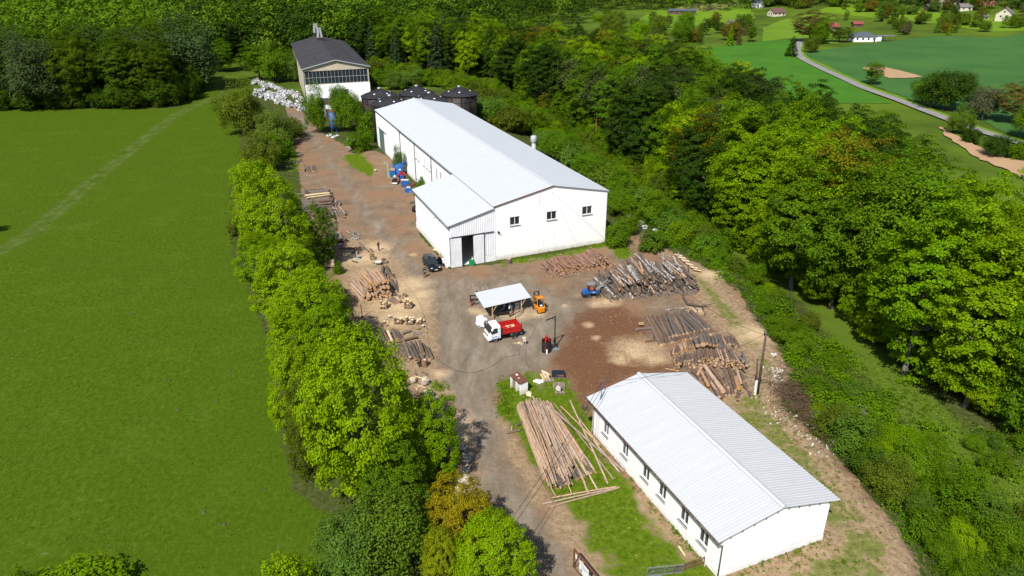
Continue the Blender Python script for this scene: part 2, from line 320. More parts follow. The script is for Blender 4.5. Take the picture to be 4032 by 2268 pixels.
def masks(X, Y):
    m = {}
    f = lambda d, w: np.clip(.5+d/w, 0, 1)
    m['meadow'] = f(sdist(X, Y, MEADOW), 3.); m['dirt'] = f(sdist(X, Y, YARD), 2.2); m['road'] = f(sdist(X, Y, ROAD), 6.)
    m['chips'] = f(sdist(X, Y, CHIPS), 4.5); m['clay'] = f(sdist(X, Y, CLAY), 5.)
    m['grass'] = np.max([f(sdist(X, Y, g), 3.) for g in GRASS], 0)
    dd = X-np.interp(Y, CRY, CRX); m['strip'] = np.clip(1.3-np.abs(dd-np.interp(Y, [60, 75, 130], [20, 15, 13]))/4., 0, 1)*(Y < 150)*(Y > 30)
    m['bare'] = np.max([f(sdist(X, Y, g), 3.) for g in BARE], 0); m['grass'] = m['grass']-m['bare']*.42
    sw = np.zeros(X.shape)
    for u, v, r in SAW:
        c = P(z(0, u, v)); d = np.hypot(X-c.x, Y-c.y)/r; sw = np.maximum(sw, np.clip(1.15-d*.75, 0, 1))
    m['saw'] = sw
    d = ldist(X, Y, TRACK); tr = np.clip(1.3-np.abs(d-1.0)/.75, 0, 1)*.85 + .3*np.clip(1-d/2.6, 0, 1); d2 = ldist(X, Y, TRACK2)
    m['track'] = np.maximum(tr, np.clip(1-np.abs(d2-1)/.6, 0, 1))
    return m
def ground_material():
    m = bpy.data.materials.new('ground'); m.use_nodes = True; n = m.node_tree; L = n.links.new; b = n.nodes['Principled BSDF']
    b.inputs['Roughness'].default_value = .95; b.inputs['Specular IOR Level'].default_value = .02
    tc = n.nodes.new('ShaderNodeTexCoord').outputs['Object']
    def noise(scale, det=5, rough=.6, st=None, rot=0):
        v = tc
        if st: mp = n.nodes.new('ShaderNodeMapping'); mp.inputs['Scale'].default_value = st; mp.inputs['Rotation'].default_value = (0, 0, rot); L(tc, mp.inputs[0]); v = mp.outputs[0]
        q = n.nodes.new('ShaderNodeTexNoise'); q.inputs['Scale'].default_value = scale; q.inputs['Detail'].default_value = det; q.inputs['Roughness'].default_value = rough; L(v, q.inputs['Vector']); return q.outputs[0]
    def ramp(x, *st):
        r = n.nodes.new('ShaderNodeValToRGB'); e = r.color_ramp.elements
        while len(e) < len(st): e.new(.5)
        for i, (p, c) in enumerate(st): k_ = 1 if max(c) in (0, 1) else AL; e[i].position = p; e[i].color = (c[0]*k_, c[1]*k_, c[2]*k_, 1)
        L(x, r.inputs[0]); return r.outputs[0]
    def mix(f, a, c):
        q = n.nodes.new('ShaderNodeMix'); q.data_type = 'RGBA'; L(f, q.inputs[0]); L(a, q.inputs[6]); L(c, q.inputs[7]); return q.outputs[2]
    def mul(a, f):
        q = n.nodes.new('ShaderNodeMath'); q.operation = 'MULTIPLY'; L(a, q.inputs[0])
        if isinstance(f, float): q.inputs[1].default_value = f
        else: L(f, q.inputs[1])
        return q.outputs[0]
    def att(nm): a = n.nodes.new('ShaderNodeAttribute'); a.attribute_name = nm; return a.outputs['Fac']
    def edge(nm, ns, k=1.0, lo=.45, hi=.6, src=None):       # mask broken up by noise
        a = src or att(nm); q = n.nodes.new('ShaderNodeMath'); q.operation = 'MULTIPLY_ADD'; L(ns, q.inputs[0]); q.inputs[1].default_value = k
        s = n.nodes.new('ShaderNodeMath'); s.operation = 'SUBTRACT'; L(a, s.inputs[0]); s.inputs[1].default_value = .5*k; L(s.outputs[0], q.inputs[2])
        r = n.nodes.new('ShaderNodeMapRange'); r.inputs[1].default_value = lo; r.inputs[2].default_value = hi; L(q.outputs[0], r.inputs[0]); return r.outputs[0]
    nb = noise(.06, 4); nm_ = noise(.35, 6, .65); nf = noise(1.8, 6, .7); nff = noise(7, 4, .7); nfff = noise(22, 3, .7)
    floor = ramp(nf, (.3, (.035, .045, .012)), (.5, (.07, .095, .02)), (.7, (.13, .11, .05)))
    st = noise(2.2, 7, .78, (1, .6, 1), 1.1)
    mead = ramp(st, (.28, (.034, .072, .003)), (.5, (.070, .122, .006)), (.72, (.128, .188, .014)))
    mead = mix(mul(ramp(noise(.16, 7, .8), (.50, (0, 0, 0)), (.60, (1, 1, 1))), .5), mead, ramp(nf, (.3, (.045, .095, .005)), (.7, (.140, .220, .018))))
    mead = mix(mul(ramp(noise(.9, 7, .85, (1, .3, 1), .5), (.54, (0, 0, 0)), (.60, (1, 1, 1))), .45), mead, ramp(nf, (.3, (.028, .075, .005)), (.7, (.070, .135, .008))))
    mead = mix(ramp(nb, (.38, (0, 0, 0)), (.68, (.8, .8, .8))), mead, ramp(noise(3, 5, .7), (.3, (.045, .088, .004)), (.7, (.098, .155, .009))))
    yd = ramp(nm_, (.3, (.125, .082, .048)), (.5, (.23, .162, .10)), (.68, (.34, .25, .165)))
    yd = mix(ramp(nf, (.35, (0, 0, 0)), (.75, (1, 1, 1))), yd, ramp(nff, (.3, (.15, .095, .06)), (.7, (.38, .30, .22))))
    rusty = noise(.16, 5, .65)
    yd = mix(mul(ramp(rusty, (.44, (0, 0, 0)), (.58, (1, 1, 1))), .85), yd, ramp(nff, (.3, (.21, .105, .055)), (.7, (.40, .25, .15))))
    road = ramp(noise(.5, 6, .7, (1, .35, 1), -.42), (.3, (.155, .12, .085)), (.5, (.255, .205, .15)), (.7, (.38, .315, .24)))
    road = mix(mul(ramp(nff, (.35, (0, 0, 0)), (.8, (1, 1, 1))), .55), road, ramp(nb, (.3, (.27, .19, .11)), (.7, (.22, .19, .15))))
    chips = ramp(nfff, (.34, (.055, .022, .011)), (.5, (.165, .072, .034)), (.66, (.36, .20, .11)))
    clay = ramp(nf, (.3, (.22, .145, .075)), (.5, (.36, .25, .145)), (.7, (.48, .36, .225)))
    clay = mix(mul(ramp(nff, (.5, (0, 0, 0)), (.7, (1, 1, 1))), .4), clay, ramp(nff, (.3, (.13, .085, .05)), (.7, (.46, .36, .25))))
    saw = ramp(nff, (.3, (.50, .34, .19)), (.55, (.72, .54, .32)), (.75, (.82, .67, .44)))
    gr = ramp(nf, (.3, (.045, .088, .004)), (.5, (.105, .17, .008)), (.72, (.19, .24, .025)))
    c = mix(edge('meadow', nm_, .9), floor, mead)
    tr = att('track'); c = mix(mul(tr, .5), c, ramp(nm_, (.35, (.040, .082, .005)), (.70, (.22, .24, .09))))
    c = mix(edge('strip', nf, 1.2, .3, .7), c, ramp(nff, (.3, (.055, .105, .006)), (.55, (.115, .18, .018)), (.75, (.24, .24, .08))))
    c = mix(edge('dirt', nm_, 1.1), c, yd)
    c = mix(edge('road', nm_, 1.2, .3, .75), c, road)
    c = mix(edge('clay', nf, 1.2, .35, .7), c, clay)
    c = mix(mul(edge('clay', noise(.5, 7, .85), 1.1, .88, 1.0), .7), c, gr)
    c = mix(mul(edge('chips', nm_, 1.5, .3, .8), .9), c, chips)
    c = mix(mul(edge('bare', noise(.5, 7, .75), 1.8, .25, .6), .95), c, clay)
    c = mix(mul(edge('saw', noise(.7, 8, .8), 1.7, .25, 1.1), .95), c, saw)
    c = mix(edge('grass', noise(.45, 7, .75), 2.0, .40, .66), c, gr)
    L(c, b.inputs['Base Color'])
    bp = n.nodes.new('ShaderNodeBump'); bp.inputs['Strength'].default_value = .55; bp.inputs['Distance'].default_value = .25; L(nf, bp.inputs['Height'])
    bp2 = n.nodes.new('ShaderNodeBump'); bp2.inputs['Strength'].default_value = .4; bp2.inputs['Distance'].default_value = .06; L(nff, bp2.inputs['Height']); L(bp.outputs[0], bp2.inputs['Normal'])
    L(bp2.outputs[0], b.inputs['Normal']); return m
K['ground'] = ground_material()
def grid(name, xs, ys, mt, dz=0., keep=None, attrs=True):
    X, Y = np.meshgrid(xs, ys); Zz = hz(X, Y)+dz
    nx, ny = len(xs), len(ys); idx = np.arange(nx*ny).reshape(ny, nx)
    q = np.stack([idx[:-1, :-1], idx[:-1, 1:], idx[1:, 1:], idx[1:, :-1]], -1).reshape(-1, 4)
    if keep is not None:
        cx = X.ravel()[q].mean(1); cy = Y.ravel()[q].mean(1); q = q[keep(cx, cy)]
    used, inv = np.unique(q, return_inverse=True); q = inv.reshape(-1, 4)
    co = np.stack([X.ravel(), Y.ravel(), Zz.ravel()], 1)[used]
    me = bpy.data.meshes.new(name); me.vertices.add(len(co)); me.loops.add(len(q)*4); me.polygons.add(len(q))
    me.vertices.foreach_set('co', co.astype(np.float32).ravel()); me.loops.foreach_set('vertex_index', q.astype(np.int32).ravel())
    me.polygons.foreach_set('loop_start', np.arange(0, len(q)*4, 4, dtype=np.int32)); me.polygons.foreach_set('loop_total', np.full(len(q), 4, np.int32))
    me.polygons.foreach_set('use_smooth', np.ones(len(q), bool)); me.materials.append(mt); me.update(calc_edges=True)
    if attrs:
        for k, a in masks(co[:, 0], co[:, 1]).items():
            at = me.attributes.new(k, 'FLOAT', 'POINT'); at.data.foreach_set('value', a.astype(np.float32))
    o = bpy.data.objects.new(name, me); COL.objects.link(o); return tag(o, kind='structure')
NX0, NX1, NY0, NY1 = -186, 78, 26, 262
gx = np.arange(NX0, NX1+.1, .6); gy = np.arange(NY0, NY1+.1, .6)
_c = {}
def cls(cx, cy):
    k = len(cx)
    if k not in _c: a = sdist(cx, cy, MEADOW); d = sdist(cx, cy, YARD); _c[k] = np.where(d > 0, 1, np.where(a > 0, 0, 2))
    return _c[k]
grid('meadow', gx, gy, K['ground'], keep=lambda a, b_: cls(a, b_) == 0)
grid('yard', gx, gy, K['ground'], keep=lambda a, b_: cls(a, b_) == 1)
grid('forest_floor', gx, gy, K['ground'], keep=lambda a, b_: cls(a, b_) == 2)
fx = np.arange(-1600, 1601, 10.); fy = np.arange(-120, 2100, 10.)
def ring(a, b_): return ~((a > NX0+4) & (a < NX1-4) & (b_ > NY0+4) & (b_ < NY1-4))
K['country'] = mat('countryside grass', (.12, .19, .015), .95, col2=(.06, .10, .012), scale=.03, thr=(.35, .65), spec=.05, detail=9)
grid('countryside', fx, fy, K['country'], dz=-.12, keep=ring, attrs=False)
# far fields, road, bare patches laid on the low ground beyond the trees
def refine(pts, k=6, jit=0.):
    o = []
    for i in range(len(pts)):
        a = Vector(pts[i][:2]); b = Vector(pts[(i+1) % len(pts)][:2])
        for j in range(k): o.append(a.lerp(b, j/k) + Vector((rnd.uniform(-jit, jit), rnd.uniform(-jit, jit))))
    return o
def sheet(name, px, mt, dz=.08, jit=.8, cell=6.):
    pts = refine([T(z(0, *p)) for p in px], 8, jit); poly = [(p.x, p.y) for p in pts]
    bm = bmesh.new(); vs = [bm.verts.new((x, y, 0)) for x, y in poly]; bm.faces.new(vs)
    xs = [p[0] for p in poly]; ys = [p[1] for p in poly]
    for lo, hi, no in ((min(xs), max(xs), (1, 0, 0)), (min(ys), max(ys), (0, 1, 0))):
        c = math.floor(lo/cell)*cell
        while c < hi:
            c += cell; bmesh.ops.bisect_plane(bm, geom=bm.verts[:]+bm.edges[:]+bm.faces[:], plane_co=(no[0]*c, no[1]*c, 0), plane_no=no)
    bmesh.ops.triangulate(bm, faces=bm.faces[:])
    for v in bm.verts:                                     # follow the coarse ground mesh, not the smooth formula
        v.co.z = float(coarse(v.co.x, v.co.y)) + dz
    me = bpy.data.meshes.new(name); bm.to_mesh(me); bm.free(); me.materials.append(mt)
    for p in me.polygons: p.use_smooth = True
    o = bpy.data.objects.new(name, me); COL.objects.link(o); return tag(o, kind='structure')
def coarse(x, y):
    if NX0+4 < x < NX1-4 and NY0+4 < y < NY1-4: return float(hz(x, y))
    i = math.floor((x+1600)/10)*10-1600.; j = math.floor((y+120)/10)*10-120.; a = (x-i)/10; b_ = (y-j)/10
    return float(hz(i, j)*(1-a)*(1-b_)+hz(i+10, j)*a*(1-b_)+hz(i, j+10)*(1-a)*b_+hz(i+10, j+10)*a*b_)-.10
def fmat(name, a, b_, sc=.05, st=(1, 1, 1)): return mat(name, a, .95, col2=b_, scale=sc, stretch=st, thr=(.3, .7), spec=.1, bump=.3, bscale=1.5, detail=8)
K['crop'] = fmat('dark green crop', (.072, .175, .034), (.042, .125, .026), .035)
K['crop2'] = fmat('young green crop', (.075, .215, .016), (.05, .16, .010), .05)
K['pasture'] = fmat('light pasture', (.17, .29, .015), (.12, .22, .012), .04)
K['tan'] = fmat('bare tan soil', (.52, .34, .19), (.43, .27, .15), .08)
K['hay'] = fmat('dry yellow meadow', (.27, .27, .075), (.17, .22, .045), .04)
K['asph'] = fmat('pale country road', (.34, .32, .30), (.25, .235, .22), .3)
sheet('field', [(2010, 130), (2080, 125), (2200, 108), (2290, 98), (2330, 92), (2400, 91), (2470, 95), (2530, 92), (2600, 80), (2800, 90), (2800, 420), (2560, 345), (2420, 285), (2330, 265), (2250, 235), (2150, 200), (2075, 165)], K['crop'], .10)
sheet('field', [(1760, 125), (1830, 115), (1920, 103), (1995, 100), (2003, 130), (2020, 150), (2080, 180), (2160, 222), (2250, 260), (1950, 260), (1800, 200)], K['crop2'], .12)
sheet('field', [(1920, 70), (1960, 52), (2040, 35), (2070, 40), (2100, 45), (2110, 110), (2010, 105), (2000, 95), (1915, 105)], K['pasture'], .10)
sheet('field', [(1590, 60), (1640, 25), (1700, 25), (1730, 28), (1780, 20), (1880, 5), (1900, 45), (1800, 75), (1650, 75)], K['pasture'], .10)
sheet('field', [(1690, 22), (1750, 12), (1870, 8), (1800, 28), (1730, 28)], K['hay'], .3)
sheet('field', [(2050, 30), (2200, 45), (2350, 60), (2500, 80), (2650, 75), (2650, 60), (2450, 40), (2250, 20), (2100, 10)], K['pasture'], .12)
sheet('bare_soil', [(2177, 170), (2215, 168), (2260, 178), (2322, 195), (2280, 198), (2235, 198), (2205, 185), (2170, 174)], K['tan'], .35, .3)
sheet('bare_soil', [(2362, 318), (2395, 335), (2470, 375), (2530, 400), (2620, 410), (2620, 480), (2560, 440), (2460, 400), (2380, 345)], K['tan'], .3, .6)
def ribbon(name, line, wd, mt, dz):
    pts = [T(z(0, *p)) for p in line]; L = []
    for k in range(len(pts)-1):
        p0, p1, p2, p3 = pts[max(k-1, 0)], pts[k], pts[k+1], pts[min(k+2, len(pts)-1)]
        for j in range(12):
            t = j/12; L.append(.5*((2*p1)+(p2-p0)*t+(2*p0-5*p1+4*p2-p3)*t*t+(3*p1-p0-3*p2+p3)*t**3))
    L.append(pts[-1]); vs = []; fs = []
    for i, p in enumerate(L):
        d = (L[min(i+1, len(L)-1)]-L[max(i-1, 0)]); nrm = Vector((-d.y, d.x, 0)).normalized()
        for s_ in (-1, 0, 1): q = p+nrm*s_*wd/2; vs.append((q.x, q.y, coarse(q.x, q.y)+dz))
        if i: b_ = i*3; fs += [(b_-3, b_-2, b_+1, b_), (b_-2, b_-1, b_+2, b_+1)]
    m = MB(); m.add(vs, fs, 0, True); return tag(m.build(name, mt), kind='structure')
ribbon('road', [(2015, 100), (2008, 118), (2005, 130), (2018, 148), (2060, 170), (2110, 193), (2170, 222), (2250, 250), (2340, 285), (2460, 330), (2600, 372)], 3.7, K['asph'], .42)
ribbon('road_verge', [(2022, 100), (2020, 120), (2016, 132), (2030, 146), (2070, 166), (2120, 190), (2180, 218), (2260, 246), (2350, 281), (2470, 326), (2600, 366)], 2.2, K['pasture'], .36)
# ------------------------------------------------------------------ trees
def sph(n, zmin=-1.):
    o = []
    while len(o) < n:
        v = nr.normal(size=(n*2, 3)); v /= np.linalg.norm(v, axis=1, keepdims=True); o += [p for p in v if p[2] > zmin]
    return np.array(o[:n])
def crown_pts(nb, nl, leaf, rx=1., rz=1., zmin=-.45, rb=.24, flat=.45, lump=.28, inner=.25):
    """bough clumps on a lumpy envelope; returns quads centred on the crown centre, radius about 1"""
    ph = nr.uniform(0, 6.28, 9); C = []; N = []; Sz = []
    d = sph(nb, zmin)
    # spread the boughs apart a little
    for _ in range(6):
        dd = d[:, None]-d[None]; r2 = (dd**2).sum(-1)+1e-3; f = (dd/r2[..., None]**2).sum(1); d = d + .0006*f*40/nb; d /= np.linalg.norm(d, axis=1, keepdims=True)
    for k, u in enumerate(d):
        l = 1 + lump*(math.sin(3*u[0]+ph[0])*math.sin(3*u[1]+ph[1]) + .5*math.sin(5*u[2]+ph[2]+2*u[0])) + nr.uniform(-.13, .10)
        if nr.rand() < inner: l *= nr.uniform(.5, .85)
        c = u*l*np.array([rx, rx, rz]); R = rb*nr.uniform(.65, 1.35); n = int(nl*nr.uniform(.6, 1.4)*(R/rb)**2)
        p = nr.normal(size=(n, 3)); p /= np.linalg.norm(p, axis=1, keepdims=True); p *= (nr.rand(n, 1)**.4)
        ax = nr.uniform(.75, 1.35); p = p*np.array([ax, 1/ax, flat]); p[:, 2] -= .35*(p[:, 0]**2+p[:, 1]**2)
        C.append(c+p*R); N.append(np.array([0, 0, .8])+u*.55+p*.5+nr.normal(size=(n, 3))*.42); Sz.append(leaf*nr.uniform(.6, 1.25, n))
    return leafquads(np.concatenate(C), np.concatenate(N), np.concatenate(Sz)), d
def trunk_mb(h, r, lean=.04, limbs=0, ch=0., cr=1., seed=0, dirs=None, forks=True):
    rr = random.Random(seed); m = MB(); pts = []; x = y = 0.
    n = 7
    for i in range(n+1):
        pts.append((x, y, h*i/n-.3)); x += rr.uniform(-lean, lean)*h/n; y += rr.uniform(-lean, lean)*h/n
    m.tube(pts, [r*(1.25 if i == 0 else 1-.75*i/n) for i in range(n+1)], 7, cap=False)
    for k in range(limbs):
        t = rr.uniform(.35, .95); b = Vector(pts[int(t*n)]); a = rr.uniform(0, 6.28); L = cr*rr.uniform(.5, .85)
        e = b + Vector((math.cos(a)*L, math.sin(a)*L, L*rr.uniform(.3, .9))); md = b.lerp(e, .5)+Vector((0, 0, -.08*L))
        m.tube([b, md, e], [r*.42*(1.1-t*.6), r*.25, r*.08], 5, cap=False)
    return m
PROTO = {}
HIDE = bpy.data.collections.new('unused')
def proto(kind, k, quadsV, h, cz, cr, trunk_r, leafm, barkm, limbs=12, name='broadleaf_tree', bare=None):
    """unit size tree: crown radius cr metres at height cz; placed copies scale it"""
    root = bpy.data.objects.new(name, None); COL.objects.link(root)
    c = quads('crown', quadsV*cr + np.array([0, 0, cz]), leafm, root)
    t = trunk_mb(bare or cz+cr*.55, trunk_r, limbs=limbs, cr=cr, seed=k*7+3).build('trunk', barkm, root)
    PROTO.setdefault(kind, []).append([root, h, cr, False]); return root
def mk(kind, n, nb, nl, leaf, cz, cr, h, tr, lm, bm_, limbs=12, name=None, bare=None, **kw):
    name = name or kind+'_tree'
    for k in range(n):
        q, _ = crown_pts(nb, nl, leaf/cr, **kw); proto(kind, k, q, h, cz, cr, tr, lm, bm_, limbs, name, bare)
mk('maple', 4, 360, 95, .105, 5.4, 4.0, 10.3, .26, K['leaf'], K['bark'], rx=1., rz=1.2, zmin=-.85, rb=.15, flat=.5, lump=.2, inner=.2)
mk('beech', 4, 330, 85, .165, 11.3, 5.4, 20.0, .33, K['leaf'], K['barkgrey'], rx=.95, rz=1.55, zmin=-.93, rb=.17, flat=.34, lump=.24, inner=.3, limbs=16)
mk('oak', 4, 220, 90, .175, 11.6, 5.1, 19.0, .32, K['leaf'], K['bark'], name='broadleaf_tree', rx=.95, rz=1.45, zmin=-.85, rb=.20, flat=.5, lump=.35, inner=.3, limbs=14)
mk('willow', 2, 150, 110, .13, 4.4, 3.4, 7.6, .14, K['leafdull'], K['barkgrey'], rx=1., rz=.95, zmin=-.9, rb=.27, flat=.9, lump=.3, inner=.4, name='willow_tree')
mk('bush', 3, 70, 85, .12, 1.7, 1.9, 3.6, .07, K['leaf'], K['bark'], rx=1.05, rz=.9, zmin=-.85, rb=.34, flat=.8, lump=.3, inner=.3, name='shrub', limbs=8)
mk('pine', 3, 46, 120, .24, 15.5, 3.9, 19.5, .27, K['leafdull'], K['barkpine'], rx=.9, rz=.85, zmin=-.5, rb=.38, flat=.5, lump=.45, inner=.4, name='pine_tree', bare=18.2, limbs=14)
def conifer(n):
    for k in range(n):
        C = []; N = []; Sz = []; H = 18.; 
        for t in range(22):
            f = t/22; zz = 2.2+f*(H-2.2); R = 3.4*(1-f)**.8+.25
            for a in range(int(5+9*(1-f))):
                th = nr.uniform(0, 6.28); nn = int(46*(1-f)+10); r = R*np.sqrt(nr.uniform(.03, 1, nn)); w_ = nr.normal(size=nn)*.22
                C.append(np.stack([np.cos(th)*r-np.sin(th)*w_, np.sin(th)*r+np.cos(th)*w_, zz-r*.32+nr.normal(size=nn)*.14], 1))
                N.append(np.tile([np.cos(th)*.5, np.sin(th)*.5, .8], (nn, 1))+nr.normal(size=(nn, 3))*.3); Sz.append(nr.uniform(.12, .3, nn))
        q = leafquads(np.concatenate(C), np.concatenate(N), np.concatenate(Sz), .5)
        proto('spruce', k, q, H+.5, 0, 1., .22, K['leafdull'], K['bark'], 0, 'spruce_tree', 16.5)
conifer(2)
for v_ in PROTO['spruce']: v_[2] = 3.4
NT = {}
def tree(kind, loc, h, width=None, col=(.1, .2, .01), label='', group='', cat='tree', rz=None, name=None, jit=.12):
    pr = PROTO[kind]; i = rnd.randrange(len(pr)); p = pr[i]
    if p[3]: root = copy_tree(p[0])
    else: root = p[0]; p[3] = True
    s = h/p[1]; sx = (width/2/(p[2]*1.12)) if width else s*rnd.uniform(.9, 1.15)
    root.location = loc; root.scale = (sx, sx*rnd.uniform(.93, 1.07), s); root.rotation_euler = (0, 0, rnd.uniform(0, 6.28) if rz is None else rz)
    j = rnd.uniform(1-jit, 1+jit); jr = rnd.uniform(-jit, jit)*.6
    j *= AL*1.04; cc = (col[0]*j*(1+jr), col[1]*j, col[2]*j, 1)
    for ch in root.children:
        if ch.name.startswith('crown'): ch.color = cc
    tag(root, label, cat, group); NT[kind] = NT.get(kind, 0)+1
    return root
YG = (.235, .385, .002); MG = (.110, .220, .004); DG = (.042, .092, .005); BG = (.175, .320, .002); OR = (.20, .20, .005); PG = (.075, .105, .022); WG = (.120, .205, .012); BR = (.16, .15, .012); OL = (.115, .165, .010)
def at(u, v, vt, kind, wpx, col, label, group='', cat='tree', zz=None, jit=.06):
    b = T(z(0, u, v)); h = topx(b, vt/.63889); wd = wpx*(.90 if kind == 'maple' else 1)/.63889/pxm(b+Vector((0, 0, h*.5)))
    return tree(kind, b, h, wd, col, label, group, cat, jit=jit)
# the row between meadow and yard road
at(655, 620, 410, 'maple', 125, YG, 'bright yellow-green maple at the far end of the leafy row beside the meadow')
at(712, 690, 438, 'maple', 190, YG, 'wide yellow-green maple right behind the dark brown log stacks')
at(818, 672, 512, 'maple', 78, MG, 'small mid green tree reaching over the birch log pile by the track')
at(680, 740, 590, 'maple', 150, BG, 'yellow-green maple on the meadow side beside the split firewood stacks')
at(745, 815, 610, 'maple', 200, YG, 'full yellow-green maple left of the split firewood stacks')
at(800, 900, 690, 'maple', 215, YG, 'yellow-green maple just left of the big orange log pile')
at(760, 960, 790, 'maple', 160, YG, 'yellow-green maple on the meadow side, left of the sawn rounds')
at(845, 960, 760, 'maple', 150, BG, 'green maple whose shade falls beside the sawn rounds on pallets')
at(780, 1120, 860, 'maple', 175, YG, 'pale green maple on the meadow edge, left of the tallest crown in the row')
at(925, 1235, 838, 'maple', 310, YG, 'largest and tallest maple of the roadside row, bright yellow-green')
at(800, 1205, 985, 'maple', 140, OL, 'dark olive tree tucked against the meadow side of the largest maple')
at(1085, 1205, 990, 'maple', 185, BG, 'green tree hanging over the net sacks at the edge of the track')
at(1000, 1290, 1100, 'maple', 200, MG, 'mid green bushy tree below the largest maple')
at(1165, 1395, 1222, 'maple', 205, (.33, .27, .006), 'orange and yellow leaved maple at the bottom of the photo beside the track')
at(1240, 1500, 1310, 'maple', 220, YG, 'vivid yellow-green maple at the bottom edge beside the track')
at(1120, 1500, 1340, 'maple', 130, (.26, .32, .006), 'yellow maple partly hidden at the bottom edge, left of the vivid green one')
at(990, 1440, 1255, 'willow', 210, WG, 'soft grey-green willow at the bottom, beside the orange maple')
at(905, 1480, 1300, 'willow', 170, (.10, .19, .02), 'grey-green willow scrub nearest the meadow at the bottom edge')
at(740, 1530, 1405, 'bush', 110, YG, 'low yellow-green bush at the bottom edge of the meadow', cat='bush')
at(210, 1520, 1462, 'bush', 240, BG, 'dark green tree top poking in at the bottom left corner')
at(60, 1510, 1460, 'bush', 110, MG, 'small green tree top at the far bottom left corner')
at(-70, 592, 535, 'beech', 90, DG, 'dark tree just off the left edge that shades the meadow')
for (u, v, vt, k, w_, c, l) in [
    (615, 340, 222, 'willow', 105, OL, 'olive round bush beside the meadow, left of the white waste heap'),
    (640, 300, 262, 'bush', 50, OL, 'olive shrub next to the white waste heap'),
    (695, 370, 290, 'willow', 105, (.12, .20, .02), 'green bush leaning over the upper track'),
    (735, 345, 295, 'bush', 60, OL, 'small shrub at the edge of the upper track'),
    (665, 430, 345, 'willow', 100, OL, 'dull olive bush below the upper bushes of the row'),
    (700, 400, 340, 'bush', 70, MG, 'mid green shrub where the row meets the stacked branches'),
    (640, 480, 405, 'bush', 80, MG, 'green shrub at the head of the maple row'),
    (600, 590, 545, 'bush', 50, OL, 'tiny olive shrub sticking out of the row into the meadow'),
    (905, 378, 325, 'bush', 62, MG, 'dark green shrub against the far left corner of the long hall'),
    (880, 330, 235, 'willow', 70, MG, 'tall thin green tree between blue tank and dark round tanks'),
    (800, 335, 225, 'willow', 60, MG, 'leafy sapling clump left of the blue standing tank'),
    (860, 300, 215, 'willow', 55, (.10, .2, .02), 'leafy sapling in front of the cream building'),
    (930, 355, 275, 'bush', 55, MG, 'shrub climbing the last dark tank beside the hall'),
    (1005, 440, 375, 'willow', 30, (.10, .18, .03), 'slim feathery sapling beside the blue cyclone machine'),
    (1068, 480, 448, 'bush', 42, MG, 'round green shrub squeezed behind the lean-to roof'),
    (490, 205, 120, 'beech', 80, DG, 'dark green tree at the end of the left wood near the grassy gap'),
    (560, 180, 105, 'beech', 75, MG, 'green tree beside the grassy gap'),
    (655, 200, 110, 'oak', 90, MG, 'green tree left of the dark roofed building'),
    (700, 205, 120, 'willow', 90, MG, 'pale green birch thicket against the dark roofed building'),
    (738, 205, 140, 'willow', 50, (.10, .19, .02), 'light green saplings at the wall of the dark roofed building'),
    (838, 668, 640, 'bush', 22, MG, 'small green shrub beside the pallet of split firewood'),
    (852, 690, 660, 'bush', 24, MG, 'small green shrub behind the big orange logs'),
    (1550, 620, 560, 'bush', 60, MG, 'green shrub at the right hand corner of the white gable'),
    (1560, 540, 480, 'willow', 80, MG, 'green bush behind the white gable corner')]:
    at(u, v, vt, k, w_, c, l, cat='bush' if k == 'bush' else 'tree')
# thickets behind the hall
for i, (u, v, vt, w_, c) in enumerate([(1175, 300, 235, 90, MG), (1230, 310, 245, 90, (.10, .22, .015)), (1280, 330, 262, 80, OL), (1330, 335, 268, 90, MG), (1215, 270, 215, 70, OL), (1405, 400, 335, 90, MG), (1440, 430, 360, 70, (.11, .22, .02)),
         (1480, 450, 385, 80, MG), (1520, 480, 410, 85, WG), (1560, 500, 430, 70, MG), (1600, 540, 470, 80, (.12, .24, .02)), (1640, 560, 490, 80, MG), (1690, 590, 520, 90, (.11, .22, .015)), (1740, 610, 545, 80, MG), (1780, 640, 580, 70, (.12, .26, .012)),
         (1580, 590, 540, 60, MG), (1640, 630, 585, 70, WG), (1365, 370, 330, 60, (.12, .24, .02)), (1150, 275, 232, 60, MG), (1000, 225, 185, 60, (.11, .21, .02)), (960, 215, 175, 60, MG), (1040, 215, 175, 60, (.11, .21, .02)), (1090, 215, 180, 60, MG), (940, 190, 150, 50, OL)]):
    at(u, v, vt, 'willow' if i % 2 else 'bush', w_, c, 'green scrub bush in the thicket that runs behind the long hall', 'scrub bushes behind the long hall', 'bush', jit=.15)
THK = [T(z(0, *q))[:2] for q in [(935, 160), (1060, 185), (1180, 208), (1250, 232), (1340, 262), (1430, 320), (1520, 385), (1620, 445), (1700, 505), (1800, 610), (1830, 660), (1760, 640), (1690, 610), (1640, 560), (1590, 520), (1560, 470), (1500, 430), (1400, 375), (1340, 335), (1240, 290), (1190, 262), (1100, 222), (940, 212)]]
_hn = Vector((math.cos(.393), math.sin(.393))); _hd = Vector((-math.sin(.393), math.cos(.393)))
